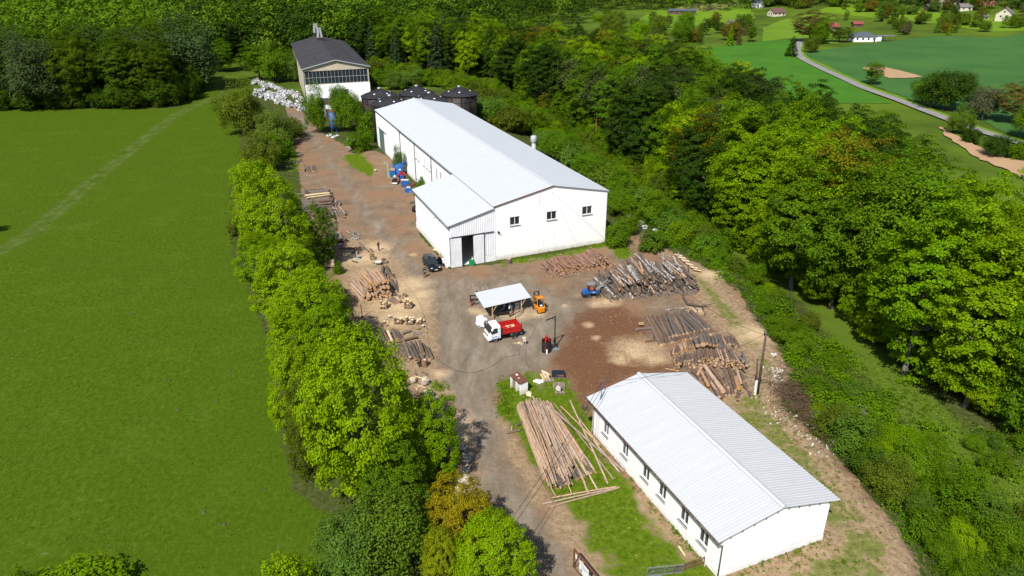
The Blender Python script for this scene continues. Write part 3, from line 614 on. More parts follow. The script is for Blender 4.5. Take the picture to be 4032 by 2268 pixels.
# woods: jittered rows filled inside world polygons
def fill(poly, sp, fn, jit=.33):
    xs = [p[0] for p in poly]; ys = [p[1] for p in poly]; y = min(ys); k = 0
    pts = []
    while y < max(ys):
        x = min(xs) + (k % 2)*sp/2
        while x < max(xs):
            px, py = x+rnd.uniform(-jit, jit)*sp, y+rnd.uniform(-jit, jit)*sp
            if sdist(np.array([px]), np.array([py]), poly)[0] > 0: pts.append((px, py))
            x += sp
        y += sp*.87; k += 1
    pts.sort(key=lambda p: math.hypot(*p))
    for p in pts: fn(*p)
    return len(pts)
def pick(tbl):
    r = rnd.random()*sum(t[0] for t in tbl)
    for t in tbl:
        r -= t[0]
        if r <= 0: return t[1:]
FAR = []
def woodtree(tbl, hs, lab, grp, far=None):
    def fn(x, y):
        kind, col, nm = pick(tbl); h = rnd.uniform(*hs)
        if kind == 'spruce': h *= 1.05
        u_ = Vector((x, y, float(hz(x, y))))
        if far and math.hypot(x, y) > far: FAR.append((x, y, u_.z, h, col)); return
        tree(kind, u_, h, None, col, f'{nm} {lab}', grp % nm, jit=.14)
    return fn
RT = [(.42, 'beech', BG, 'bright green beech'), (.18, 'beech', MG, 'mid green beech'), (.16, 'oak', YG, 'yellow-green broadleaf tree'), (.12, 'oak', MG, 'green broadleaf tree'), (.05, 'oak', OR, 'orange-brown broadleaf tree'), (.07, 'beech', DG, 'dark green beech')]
FOR_R = [P(z(0, *q), -4)[:2] for q in [(1800, 610), (1850, 655), (2010, 785), (2180, 895), (2340, 995), (2450, 1055), (2600, 1120), (2900, 1250)]] + \
        [P(z(0, *q), 16.3)[:2] for q in [(3000, 560), (2640, 470), (2560, 440), (2480, 405), (2400, 360), (2330, 305), (2220, 262), (2080, 225), (1960, 195)]]
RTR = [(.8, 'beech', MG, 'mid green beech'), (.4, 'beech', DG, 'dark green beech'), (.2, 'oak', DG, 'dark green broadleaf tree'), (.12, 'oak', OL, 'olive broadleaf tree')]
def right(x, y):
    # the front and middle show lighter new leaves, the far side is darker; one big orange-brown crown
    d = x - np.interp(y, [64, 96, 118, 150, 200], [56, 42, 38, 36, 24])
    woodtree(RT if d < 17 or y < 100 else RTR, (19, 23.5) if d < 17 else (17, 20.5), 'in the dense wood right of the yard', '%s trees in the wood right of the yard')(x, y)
def thicket(x, y):
    q = Vector((x+2.55, y-106.4)); a, b_ = q.dot(_hn), q.dot(_hd)
    if -3 < a < 22.5 and -3 < b_ < 84: return
    if rnd.random() < .15: return
    tree(rnd.choice(['bush', 'willow', 'bush', 'willow', 'maple']), Vector((x, y, float(hz(x, y)))), rnd.uniform(2.2, 5.2), rnd.uniform(3.2, 5.5), rnd.choice([MG, BG, WG, MG, OL, (.16, .27, .004)]), 'green scrub bush in the thicket that runs behind the long hall', 'scrub bushes behind the long hall', 'bush', jit=.15)
print('thicket', fill(THK, 4.3, thicket))
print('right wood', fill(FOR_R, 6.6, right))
def edge_row(px, n, zz, cols, dx=(2, 5), dy=(-1, 1), lab='low leafy tree filling the front edge of the wood', grp='low trees at the front edge of the wood'):
    L = [P(z(0, *q), zz) for q in px]
    for i in range(n):
        t = (i+rnd.uniform(.1, .9))/n*(len(L)-1); k = min(int(t), len(L)-2); q = L[k].lerp(L[k+1], t-k); x, y = q.x+rnd.uniform(*dx), q.y+rnd.uniform(*dy)
        tree('maple' if rnd.random() < .6 else 'willow', Vector((x, y, float(hz(x, y)))), rnd.uniform(5, 9.5), rnd.uniform(5, 8), rnd.choice(cols), lab, grp, jit=.12)
edge_row([(1820, 615), (1870, 660), (2030, 790), (2200, 900), (2360, 1000), (2480, 1065), (2640, 1130)], 12, -4, [BG, BG, MG, YG])
edge_row([(1240, 230), (1330, 270), (1420, 325), (1500, 390), (1600, 445), (1700, 510), (1800, 600)], 20, -4, [MG, YG, BG, MG, OR])
MIX = [(.26, 'oak', MG, 'mid green broadleaf tree'), (.17, 'oak', YG, 'yellow-green broadleaf tree'), (.18, 'beech', DG, 'dark green beech'), (.14, 'pine', PG, 'grey-green pine'), (.07, 'oak', OR, 'orange-leaved broadleaf tree'), (.12, 'beech', MG, 'green beech'), (.06, 'spruce', DG, 'dark spruce')]
FOR_M = [P(z(0, *q), -4)[:2] for q in [(1180, 205), (1250, 230), (1330, 265), (1420, 320), (1500, 385), (1600, 440), (1700, 505), (1800, 605)]] + \
        [P(z(0, *q), 15)[:2] for q in [(1960, 195), (1870, 165), (1790, 130), (1700, 95), (1560, 85), (1350, 60), (1150, 50)]]
edge_row([(-40, 281), (120, 274), (300, 275), (440, 267), (472, 240), (495, 205)], 34, 0, [(.075, .15, .005), (.09, .17, .005), OL, (.06, .12, .004)], (-2, 2), (0, 3), 'low dark bushy tree at the meadow edge of the left wood', 'low trees at the meadow edge')
print('middle wood', fill(FOR_M, 7.4, woodtree(MIX, (16, 21.5), 'in the mixed wood behind the long hall', '%s trees in the wood behind the hall')))
LFT = [(.50, 'beech', (.075, .145, .003), 'dark green beech'), (.30, 'oak', (.095, .17, .003), 'dark broadleaf tree'), (.12, 'willow', (.07, .12, .03), 'grey-green birch'), (.08, 'oak', (.18, .26, .002), 'lighter green broadleaf tree')]
FOR_L = [T(z(0, *q))[:2] for q in [(-60, 282), (120, 275), (300, 276), (440, 268), (470, 240), (490, 205), (470, 150)]] + [P(z(0, *q), 15)[:2] for q in [(430, 30), (150, 15), (-120, 30)]]
print('left wood', fill(FOR_L, 8.2, woodtree(LFT, (17, 22), 'in the dark wood left of the grassy gap', '%s trees in the left wood', 330)))
BCK = [(.3, 'beech', DG, 'dark beech'), (.28, 'oak', MG, 'green broadleaf tree'), (.16, 'oak', YG, 'yellow-green broadleaf tree'), (.1, 'pine', PG, 'grey-green pine'), (.16, 'spruce', (.045, .085, .03), 'blue-green spruce')]
FOR_B = [T(z(0, *q))[:2] for q in [(480, 145), (590, 150), (640, 140), (720, 125), (940, 165), (1060, 185), (1180, 205)]] + [P(z(0, *q), 15)[:2] for q in [(1150, 50), (1250, 35), (1250, 18), (900, 12), (430, 15)]]
print('back wood', fill(FOR_B, 8.4, woodtree(BCK, (16, 22), 'in the wood behind the dark roofed building', '%s trees behind the dark roofed building', 345)))
_p = P(z(0, 2190, 400), 17); tree('oak', Vector((_p.x, _p.y, float(hz(_p.x, _p.y)))), 24, 14, (.175, .180, .006), 'large orange-brown tree crown standing out in the middle of the right hand wood', '')
_p = P(z(0, 1330, 90), 15); tree('oak', Vector((_p.x, _p.y, float(hz(_p.x, _p.y)))), 21, 10, (.26, .20, .004), 'tall yellow-orange tree in the wood behind the hall ridge', '')
# single trees in the fields and near the village
for i, (u, v, vt, k, w_, c, l) in enumerate([
    (1990, 142, 88, 'spruce', 38, DG, 'slim dark tree left of the bend in the country road'), (2040, 132, 92, 'willow', 40, OL, 'olive bush on the right of the road bend'),
    (2035, 105, 30, 'oak', 95, (.16, .12, .03), 'reddish brown round tree above the road bend'), (2060, 110, 50, 'willow', 50, MG, 'green tree in front of the reddish tree'), (2110, 105, 65, 'oak', 60, OL, 'dark round tree left of the white bungalow'),
    (2195, 212, 155, 'oak', 50, MG, 'single green tree beside the bare soil patch'), (2380, 275, 178, 'willow', 115, DG, 'broad dark green tree clump in the big field'), (2320, 262, 195, 'willow', 60, MG, 'green tree at the left of the field clump'),
    (2470, 300, 218, 'willow', 70, (.13, .14, .06), 'pale grey-green tree right of the field clump'), (2545, 310, 205, 'oak', 90, (.20, .17, .03), 'ochre tree at the right edge of the field'), (2590, 350, 260, 'willow', 90, MG, 'green tree cut by the right edge above the road'),
    (2410, 335, 275, 'willow', 70, WG, 'white flowering bush beside the country road'), (2500, 395, 340, 'willow', 60, DG, 'dark bush below the country road'), (2560, 400, 350, 'bush', 60, MG, 'green bush at the right edge below the road'), (2440, 360, 318, 'bush', 40, DG, 'dark shrub between road and wood'),
    (1640, 100, 55, 'willow', 80, MG, 'green tree beyond the wood, below the long dark shed')]):
    at(u, v, vt, k, w_, c, l)
vl = [(1480, 60), (1530, 55), (1600, 68), (1680, 75), (1720, 80), (1760, 95), (1800, 105), (1840, 100), (1880, 95), (1620, 40), (1560, 30), (1900, 60), (1920, 100)]
for i in range(300):
    if i < 70: u, v, hh = rnd.uniform(1500, 1990), 0, (7, 13)
    else: u, v, hh = rnd.uniform(1900, 2640), 0, (6, 12)
    if i < 70:
        v = rnd.uniform(50, 115)*1.0 if u < 1900 else rnd.uniform(2, 18)
        if 1590 < u < 1900 and v < 62: continue
    else:
        lo = np.interp(u, [1900, 2050, 2100, 2200, 2300, 2576], [2, 20, 70, 80, 70, 50]); v = rnd.uniform(2, 96)
        if v > np.interp(u, [1900, 2080, 2120, 2200, 2240, 2330, 2460, 2580, 2640], [28, 30, 56, 80, 90, 90, 92, 74, 72]): continue
        if rnd.random() < .25: continue
    if any(a < u < c_ and b_ < v < d_ for a, b_, c_, d_ in [(1670, 8, 1760, 52), (1870, 0, 1925, 32), (1880, 30, 1970, 55), (2125, 60, 2240, 110), (2480, 8, 2560, 62), (2140, 40, 2200, 62), (2340, 0, 2400, 24), (2430, 0, 2500, 20), (1920, 50, 2080, 110)]): continue
    b = T(z(0, u, v)); k = rnd.choice(['willow', 'oak', 'bush', 'beech', 'willow', 'spruce']); c = rnd.choice([MG, DG, WG, OL, (.12, .22, .02), (.16, .15, .05), OL, BG, BR]); h = rnd.uniform(*hh)
    if k == 'bush': h *= .6
    tree(k, b, h, None, c, 'small garden tree among the distant village houses', 'trees among the village houses', jit=.15)
# the far woods behind, one mass: dense clumps of leaves
def farwood():
    for lo in ((-1500, 1500),):
        u0 = [(x, y) for x in np.arange(-620, 700, 11) for y in np.arange(330, 1150, 12)]
        for x, y in u0:
            x += rnd.uniform(-4, 4); y += rnd.uniform(-4, 4); D = math.hypot(x, y)
            if D < 335: continue
            c = (Vector((x, y, float(hz(x, y))+9))-Vector((0, 0, CH))); zz_ = c@_f
            px = (PW/2+FPX*(c@_r2)/zz_)*.63889; py = (PH/2-FPX*(c@_u2)/zz_)*.63889
            if px < -150 or px > 2720 or py < -40: continue
            if px < 1480 or (py < 2 and px < 1900) or (py < -6): 
                if px > 1300 and py > 30 and D > 380: continue
                FAR.append((x, y, float(hz(x, y)), rnd.uniform(15, 21), rnd.choice([DG, MG, (.05, .12, .02), YG if rnd.random() < .3 else DG])))
farwood()
K['farleaf'] = []
def far_mesh():
    base = [crown_pts(46, 13, .11, rx=.8, rz=1.15, zmin=-.3, rb=.34, flat=.5, lump=.3, inner=.2)[0] for _ in range(4)]
    for gi, col in enumerate([DG, MG, (.14, .24, .012)]):
        Vs = []
        for i, (x, y, zz, h, c) in enumerate(FAR):
            g = 0 if c[0] < .06 else (2 if c[0] > .12 else 1)
            if g != gi: continue
            q = base[i % 4]*h*.38; a = rnd.uniform(0, 6.28); R = np.array([[math.cos(a), -math.sin(a), 0], [math.sin(a), math.cos(a), 0], [0, 0, 1]])
            if math.hypot(x, y) > 480: q = q[::2]*1.0
            Vs.append(q@R.T+np.array([x, y, zz+h*.6]))
        if Vs:
            o = quads('far_woods', np.concatenate(Vs), K['leafdull']); o.color = (col[0]*AL, col[1]*AL, col[2]*AL, 1); tag(o, kind='stuff')
            o['label'] = ['dark green far woods beyond the clearing', 'mid green far woods beyond the clearing', 'yellow-green far woods beyond the clearing'][gi]
    print('far trees', len(FAR))
far_mesh()
print('trees', NT)
# ------------------------------------------------------------------ ground vegetation
def tufts(name, pts, col, label, n=10, r=.35, leaf=.13, flat=.6, up=.8):
    C = []; N = []; Z_ = []
    for x, y, k in pts:
        m_ = max(3, int(n*k)); p = nr.normal(size=(m_, 3)); p /= np.linalg.norm(p, axis=1, keepdims=True); p *= nr.rand(m_, 1)**.5; p[:, 2] = np.abs(p[:, 2])*flat
        C.append(p*r*k+np.array([x, y, float(hz(x, y))])); N.append(p*.8+np.array([0, 0, up])+nr.normal(size=(m_, 3))*.4); Z_.append(leaf*nr.uniform(.6, 1.3, m_)*(.6+.4*k))
    o = quads(name, leafquads(np.concatenate(C), np.concatenate(N), np.concatenate(Z_)), K['leaf']); o.color = (col[0]*AL, col[1]*AL, col[2]*AL, 1); tag(o, label, None, None, 'stuff'); return o
def inside(poly, n, dens=None):
    xs = [p[0] for p in poly]; ys = [p[1] for p in poly]; o = []
    X = nr.uniform(min(xs), max(xs), n); Y = nr.uniform(min(ys), max(ys), n); k = sdist(X, Y, poly) > 0
    return list(zip(X[k], Y[k]))
BANK = [T(z(0, *q))[:2] for q in [(1540, 400), (1620, 450), (1720, 530), (1850, 650), (2000, 785), (2170, 895), (2330, 1000), (2440, 1060), (2700, 1180)]] + \
       [T(z(0, *q))[:2] for q in [(2700, 1800), (2340, 1449), (2280, 1370), (2170, 1200), (2060, 1080), (1985, 980), (1990, 920), (1950, 860), (1880, 760), (1800, 690), (1720, 640), (1640, 600), (1590, 560), (1540, 470)]]
bp = inside(BANK, 26000)
def noise2(x, y, s): return math.sin(x*s+1.3*math.sin(y*s*.7))*math.sin(y*s*.9+1.7*math.sin(x*s*.6)+.5)
A = []; B = []; C_ = []; D_ = []
for x, y in bp:
    d = x-float(np.interp(y, CRY, CRX)); nz_ = noise2(x, y, .55)+.6*noise2(x+9, y, 1.3)+rnd.gauss(0, .25)
    grassy = max(0, 1-abs(d-(14 if y > 75 else 19))/6.5)*(.9 if y < 140 else .5)+.12
    if rnd.random() < grassy: C_.append((x, y, rnd.uniform(.4, .9))); continue
    k = rnd.uniform(.55, 1.2)+max(0, nz_)*1.1
    (A if nz_ > .35 else (B if nz_ > -.45 else D_)).append((x, y, k))
tufts('scrub', A[:6000], (.15, .30, .005), 'bright green bramble and sapling scrub on the bank', 24, .55, .10, 1.6)
tufts('scrub', B[:8000], (.095, .215, .006), 'mid green scrub on the bank', 22, .45, .10, 1.3)
tufts('scrub', D_[:6000], (.10, .165, .012), 'dull olive low scrub on the bank', 18, .4, .10, .8)
tufts('tall_grass', C_, (.21, .32, .03), 'pale tall grass strip along the foot of the wood', 12, .5, .11, .8, .3)
bi = 0; bpts = sorted(inside(BANK, 1500), key=lambda p: p[1])
last = []
for x, y in bpts:
    if any((x-a_)**2+(y-b_)**2 < 5 for a_, b_ in last[-14:]) or bi > 210 or y < 28: continue
    d = x-float(np.interp(y, CRY, CRX))
    if d < 1.5 or (11 < d and rnd.random() < .6) or (y > 66 and (rnd.random() < .5 or d > 9)) or (12 < d < 19 and y > 52 and rnd.random() < .7): continue
    last.append((x, y)); h = rnd.uniform(1.4, 2.6)*(1.45 if y < 62 else 1); bi += 1
    tree('bush' if rnd.random() < .35 else 'willow', Vector((x, y, float(hz(x, y)))), h*1.1, h*rnd.uniform(1.0, 1.5), rnd.choice([BG, MG, MG, (.10, .19, .015), OL]), 'leafy sapling bush in the scrub on the bank right of the yard', 'sapling bushes on the bank', 'bush', jit=.15)
fl = [(x, y, rnd.uniform(.5, 1.2)) for x, y in inside(vp([(600, 200), (640, 210), (700, 290), (740, 400), (760, 520), (810, 640), (850, 740), (920, 850), (1000, 950), (1080, 1060), (1130, 1160), (1180, 1290), (1260, 1449), (1300, 1700), (880, 1700), (870, 1330), (740, 1240), (700, 1080), (680, 900), (630, 760), (575, 640), (575, 480), (615, 400), (600, 300)]), 7500)]
tufts('undergrowth', fl, (.085, .17, .006), 'green undergrowth beneath the roadside trees', 14, .45, .14, .9)
ws = []
def wline(a, b, n, sp=.5, k=(.4, 1.)):
    p = P(z(0, *a)); q = P(z(0, *b))
    for _ in range(n): c = p.lerp(q, rnd.random()); ws.append((c.x+rnd.gauss(0, sp), c.y+rnd.gauss(0, sp), rnd.uniform(*k)))
wline((1270, 655), (1400, 640), 60, .35); wline((1380, 640), (1535, 607), 150, .6); wline((1500, 1110), (1800, 1420), 160, .6, (.4, .9)); wline((1830, 1449), (2080, 1350), 90, .5); wline((1700, 1320), (1770, 1400), 50, .4, (.8, 1.4))
wline((1275, 965), (1270, 1050), 130, .6, (.4, .9)); wline((1060, 595), (1110, 650), 12, .15); wline((1640, 600), (1560, 640), 50, 1.2); wline((1840, 940), (1900, 1010), 30, 2); wline((1950, 1030), (2200, 1330), 150, 1.6, (.3, .8)); wline((1850, 1400), (2200, 1440), 60, 1.5)
for g in GRASS: 
    for x, y in inside(g, 500 if g is GRASS[0] else 120): ws.append((x, y, rnd.uniform(.25, .5)))
for x, y in inside(CLAY, 500): ws.append((x, y, rnd.uniform(.2, .6)))
tufts('weeds', ws, (.13, .23, .003), 'green weeds along the walls and yard edges', 14, .36, .085, .7)
# meadow grass: fine tufts that catch the light
mp_ = [(x, y, rnd.uniform(.5, 1.2)) for x, y in inside(MEADOW, 60000) if 30 < y < 120 and x > -80][:14000]
tufts('meadow_grass', mp_, (.105, .19, .010), 'short green meadow grass', 5, .34, .075, .35)
for k_, pl in PROTO.items():                     # variants never placed
    for p in pl:
        if not p[3]:
            for ch in list(p[0].children): bpy.data.objects.remove(ch)
            bpy.data.objects.remove(p[0])
# ------------------------------------------------------------------ buildings
def hit(root, p, axis, val):            # where the sight line of pixel p meets the local plane axis=val
    Mi = Matrix.Rotation(-root.rotation_euler[2], 3, 'Z'); o = Mi@(Vector((0, 0, CH))-root.location); d = Mi@ray(*p)
    t = (val-o[axis])/d[axis]; return o+d*t
def wall(mb, p0, p1, zb, zt, holes=(), depth=.18, brk=(), mi=0):
    """vertical wall from p0 to p1 (outside on the right hand side of p0->p1); zt(s) top; holes (s0,s1,z0,z1) with reveals"""
    p0 = Vector(p0); p1 = Vector(p1); L = (p1-p0).length; d = (p1-p0)/L; nin = Vector((-d.y, d.x, 0))
    zt_ = zt if callable(zt) else (lambda s: zt)
    xs = sorted(set([0, L]+[h for q in holes for h in q[:2]]+list(brk)))
    W = lambda s, zz, k=0: Vector((p0.x+d.x*s, p0.y+d.y*s, zz))+nin*k
    for a, b in zip(xs, xs[1:]):
        m = (a+b)/2; hs = sorted([q for q in holes if q[0] < m < q[1]], key=lambda q: q[2]); zz = zb
        for q in hs:
            mb.add([W(a, zz), W(b, zz), W(b, q[2]), W(a, q[2])], [(0, 1, 2, 3)], mi); zz = q[3]
        mb.add([W(a, zz), W(b, zz), W(b, zt_(b)), W(a, zt_(a))], [(0, 1, 2, 3)], mi)
    for s0, s1, z0, z1 in holes:
        c = [(s0, z0), (s1, z0), (s1, z1), (s0, z1)]
        for i in range(4):
            (a, b), (e, f) = c[i], c[(i+1) % 4]; mb.add([W(a, b), W(e, f), W(e, f, depth), W(a, b, depth)], [(0, 3, 2, 1)], mi)
def window(root, p0, p1, hole, depth=.16, mull=1, name='window', sill=True, bars=0, fm=None, fw=.07):
    p0 = Vector(p0); p1 = Vector(p1); d = (p1-p0).normalized(); nin = Vector((-d.y, d.x, 0)); s0, s1, z0, z1 = hole
    W = lambda s, zz, k: Vector((p0.x+d.x*s, p0.y+d.y*s, zz))+nin*k
    fr = MB()
    for a, b in [((s0, z0+fw/2), (s1, z0+fw/2)), ((s0, z1-fw/2), (s1, z1-fw/2))]: fr.bar(W(*a, depth), W(*b, depth), .08, fw)
    n = mull+1
    for i in range(n+1):
        s = s0+fw/2+(s1-s0-fw)*i/n; fr.bar(W(s, z0+fw, depth), W(s, z1-fw, depth), fw*1.02, .08)
    for i in range(bars):
        zz = z0+(z1-z0)*(i+1)/(bars+1); fr.bar(W(s0, zz, depth-.004), W(s1, zz, depth-.004), .08, fw*.8)
    f = fr.build(name, fm or K['wframe'], root)
    g = MB(); g.add([W(s0, z0, depth+.03), W(s1, z0, depth+.03), W(s1, z1, depth+.03), W(s0, z1, depth+.03)], [(0, 1, 2, 3)]); g.build('pane', K['glass'], f)
    if sill:
        s = MB(); s.bar(W(s0-.06, z0-.03, -.03), W(s1+.06, z0-.03, -.03), .22, .06); s.build('sill', K['sill'], f)
def corr(mb, a, b, c, d, per, amp, up=Vector((0, 0, 1)), mi=0, th=.05, wave=False):
    """ribbed sheet; ribs run a->d; a->b along the eave, d->c along the ridge"""
    a, b, c, d = map(Vector, (a, b, c, d)); n = max(1, int((b-a).length/per)); vs = []; fs = []
    prof = [(0, 0), (.3, 0), (.42, 1), (.72, 1), (.86, 0)] if not wave else [(0, 0), (.25, .5), (.5, 1), (.75, .5)]
    st = [(i+t)/n for i in range(n) for t, h in prof]+[1]; hh = [h for i in range(n) for t, h in prof]+[0]
    for t, h in zip(st, hh):
        o = up*h*amp; vs += [a.lerp(b, t)+o, d.lerp(c, t)+o]
    for i in range(len(st)-1): fs.append((2*i, 2*i+2, 2*i+3, 2*i+1))
    mb.add(vs, fs, mi); k = -up*th
    mb.add([a+k, b+k, c+k, d+k], [(3, 2, 1, 0)], mi)
    mb.add([a, b, b+k, a+k], [(3, 2, 1, 0)], mi); mb.add([d, c, c+k, d+k], [(0, 1, 2, 3)], mi); mb.add([a, d, d+k, a+k], [(0, 1, 2, 3)], mi); mb.add([b, c, c+k, b+k], [(3, 2, 1, 0)], mi)
# ---- office building in the foreground
off = empty('office_building', (15.58, 41.32, 0), .394, 'white single storey building with ribbed metal roof at the lower right', 'building')
oL, oW, oe, orr, ov = 21.35, 12.07, 4.22, 5.55, .72
b = MB(); x0, x1, y0, y1 = ov, oW-ov, .30, oL-.3
zt = lambda s: oe-.1+(orr-oe)*(1-abs(s+x0-oW/2)/(oW/2)) if True else 0
holes = []
for (a, c) in [((200, 475), (248, 535)), ((325, 615), (378, 682)), ((460, 770), (520, 840)), ((568, 888), (632, 965)), ((712, 1052), (782, 1135)), ((838, 1195), (915, 1285))]:
    A = hit(off, z(13, *a), 0, x0-.03); B = hit(off, z(13, *c), 0, x0-.03); holes.append(((y1-A.y), (y1-B.y), (A.z+B.z)/2))
sz = sum(h[2] for h in holes)/6
WLn = [Vector((x0, y1, 0)), Vector((x0, y0, 0))]
HL = []
for s0, s1, _ in holes:
    if s0 > s1: s0, s1 = s1, s0
    HL.append((s0+.12, s1-.12, sz+.02, min(sz+1.75, oe-.35)))
tl = oe-.12+(orr-oe)*ov/(oW/2)
wall(b, WLn[0], WLn[1], .0, tl, HL, .2)
wall(b, (x0, y0, 0), (x1, y0, 0), 0, zt, brk=[oW/2-x0])
wall(b, (x1, y0, 0), (x1, y1, 0), 0, tl)
wall(b, (x1, y1, 0), (x0, y1, 0), 0, zt, brk=[oW/2-x0])
b.build('wall', K['white'], off)
for h in HL: window(off, WLn[0], WLn[1], h, .17, 1, fw=.09)
p = MB(); p.box(((x0+x1)/2, (y0+y1)/2, .22), (x1-x0+.05, y1-y0+.05, .50)); p.build('plinth', K['plinth'], off)
r = MB(); corr(r, (0, 0, oe), (0, oL, oe), (oW/2, oL, orr), (oW/2, 0, orr), .30, .055); corr(r, (oW, oL, oe), (oW, 0, oe), (oW/2, 0, orr), (oW/2, oL, orr), .30, .055)
rf = r.build('roof', K['roofg'], off)
m = MB(); m.prism([(oW/2-.24, orr+.07), (oW/2, orr+.16), (oW/2+.24, orr+.07), (oW/2, orr+.12)], -.02, oL+.02); m.build('ridge_cap', K['roofw'], rf)
m = MB(); m.bar((.06, 0, oe-.13), (.06, oL, oe-.13), .05, .16); m.bar((oW-.06, 0, oe-.13), (oW-.06, oL, oe-.13), .05, .16)
for i in range(1, 11):
    xx = oW*i/11; zz = oe+(orr-oe)*(1-abs(xx-oW/2)/(oW/2))-.12; m.box((xx, .15, zz), (.08, .32, .12)); m.box((xx, oL-.15, zz), (.08, .32, .12))
m.build('fascia', K['fascia'], off)
m = MB(); m.tube([(-.05, -.05, oe-.14), (-.05, oL, oe-.05)], .075, 8); m.build('gutter', K['fascia'], off)
m = MB(); m.tube([(-.05, .02, oe-.2), (x0-.12, y0-.09, oe-.75), (x0-.12, y0-.09, 0)], .06, 8); m.build('downpipe', K['grey'], off)
m = MB(); m.tube([(-.05, oL-.1, oe-.2), (x0-.1, y1-.3, oe-.8), (x0-.1, y1-.3, 0)], .05, 8); m.build('downpipe', K['lgrey'], off)
mast = MB(); q = Vector((1.0, oL-1.2, 0)); mast.tube([(q.x, q.y, oe+.2), (q.x, q.y, oe+2.6)], .035, 6); mast.tube([(q.x+.1, q.y, oe+.5), (q.x+.1, q.y, oe+1.9)], .02, 6); mast.bar((q.x-.12, q.y-.1, oe+.1), (q.x, q.y, oe+1.3), .02)
mast.build('mast', K['blue'], off)
m = MB(); m.box((-.1, oL-.1, oe-1.1), (.5, .5, .4)); m.build('meter_box', K['fascia'], off)
# ---- long hall with lean-to
hall = empty('long_hall', (-2.55, 106.4, 0), .393, 'very long white warehouse with a pale metal gable roof and a lean-to with sliding doors', 'warehouse')
hL, hW, he, hr = 81.05, 19.8, 9.09, 11.18; xa, ya, ea = 7.86, 20.1, 7.0
zt = lambda s: he-.05+(hr-he)*(1-abs(s-hW/2)/(hW/2))
b = MB(); G0, G1 = Vector((0, 0, 0)), Vector((hW, 0, 0)); GH = []
for (a, c) in [((1282, 325), (1395, 415)), ((1698, 265), (1808, 350)), ((2099, 203), (2207, 290))]:
    A = hit(hall, z(5, *a), 1, 0); B = hit(hall, z(5, *c), 1, 0); GH.append((A.x, B.x, B.z, A.z))
zc = sum(h[2] for h in GH)/3; GH = [(h[0], h[1], zc, zc+1.45) for h in GH]
wall(b, G0, G1, 0, zt, GH, .22, brk=[hW/2])
LH = []; LWa, LWb = Vector((0, hL, 0)), Vector((0, 0, 0))
def lh(x, y, w_, h_):
    A = hit(hall, z(3, x, y), 0, 0); LH.append((hL-A.y-w_/2, hL-A.y+w_/2, A.z-h_, A.z))
for q in [(1845, 112), (1875, 140), (1938, 195), (1970, 225), (2003, 250)]: lh(*q, .95, 1.35)
for q in [(1862, 345), (1890, 368)]: lh(*q, .95, 1.3)
for q in [(2077, 310), (2122, 345)]: lh(*q, 1.5, 2.3)
LH.sort()
wall(b, LWa, LWb, 0, he-.02, LH, .2)
wall(b, (hW, 0, 0), (hW, hL, 0), 0, he-.02); wall(b, (hW, hL, 0), (0, hL, 0), 0, zt, brk=[hW/2])
# projecting thicker bay at the far end
b.box((-.16, 70.5, 4.3), (.3, 20, 8.4))
b.build('wall', K['white'], hall)
for h in GH: window(hall, G0, G1, h, .16, 1, fw=.11)
for h in LH: window(hall, LWa, LWb, h, .15, 1 if h[1]-h[0] > 1.2 else 0, fw=.1)
r = MB(); corr(r, (-.35, -.12, he-.03), (-.35, hL+.2, he-.03), (hW/2, hL+.2, hr), (hW/2, -.12, hr), 1.0, .035); corr(r, (hW+.35, hL+.2, he-.03), (hW+.35, -.12, he-.03), (hW/2, -.12, hr), (hW/2, hL+.2, hr), 1.0, .03)
rf = r.build('roof', K['roofw'], hall)
m = MB(); m.prism([(hW/2-.3, hr+.02), (hW/2, hr+.08), (hW/2+.3, hr+.02), (hW/2, hr+.05)], -.12, hL+.2); m.build('ridge_cap', K['roofw'], rf)
for xx, yy in [(2.5, 2.0)]:
    m = MB(); A = hit(hall, z(16, 64, 934), 2, he+1.2); m.box((A.x, A.y, A.z+.1), (.35, .35, .15)); m.build('roof_hatch', K['lgrey'], rf)
m = MB(); m.bar((-.36, -.16, he-.08), (hW/2, -.16, hr-.02), .05, .16); m.build('verge_trim', K['rust'], hall)
m = MB(); m.bar((hW/2, -.16, hr-.02), (hW+.36, -.16, he-.08), .05, .12); m.build('verge_trim', K['grey'], hall)
m = MB(); m.tube([(-.42, ya+.3, he-.1), (-.42, hL, he-.1)], .10, 8); m.build('gutter', K['grey'], hall)
m = MB(); m.box((-.2, hL/2+10, he-.30), (.12, hL-20.6, .36)); m.build('fascia', K['fascia'], hall)
for yy in (34, 46, 58):
    m = MB(); m.tube([(-.42, yy, he-.2), (-.12, yy, he-.7), (-.12, yy, 0)], .07, 6); m.build('downpipe', K['grey'], hall)
# tall green door at the far corner
A = hit(hall, z(1, 1490, 1085), 0, -.35); B = hit(hall, z(1, 1535, 1285), 0, -.35)
m = MB(); m.box((-.36, (A.y+B.y)/2, 2.6), (.09, 4.6, 5.2)); m.build('sliding_door', K['green'], hall)['label'] = 'tall faded green sliding door'
m = MB(); m.box((-.40, (A.y+B.y)/2-1, 5.35), (.12, 8, .12)); m.build('door_rail', K['dark'], hall)
# thin cracks / cables on the gable
g0 = hit(hall, z(5, 1757, 45), 1, -.02); 
m = MB(); 
for e in [(2050, 665), (2340, 562)]:
    g1 = hit(hall, z(5, *e), 1, -.02); m.tube([g0, g1], .012, 5)
m.build('cable', K['grey'], hall)
A = hit(hall, z(5, 1617, 75), 1, -.02); B = hit(hall, z(5, 1618, 215), 1, -.02); m = MB(); m.bar(A, B, .07, .02); m.build('drip_stain', K['sill'], hall)
A = hit(hall, z(5, 1152, 500), 1, -.1); m = MB(); m.box(A, (.22, .2, .35)); m.tube([A, A+Vector((.15, -.3, .05))], .07, 6); m.build('wall_lamp', K['dark'], hall)
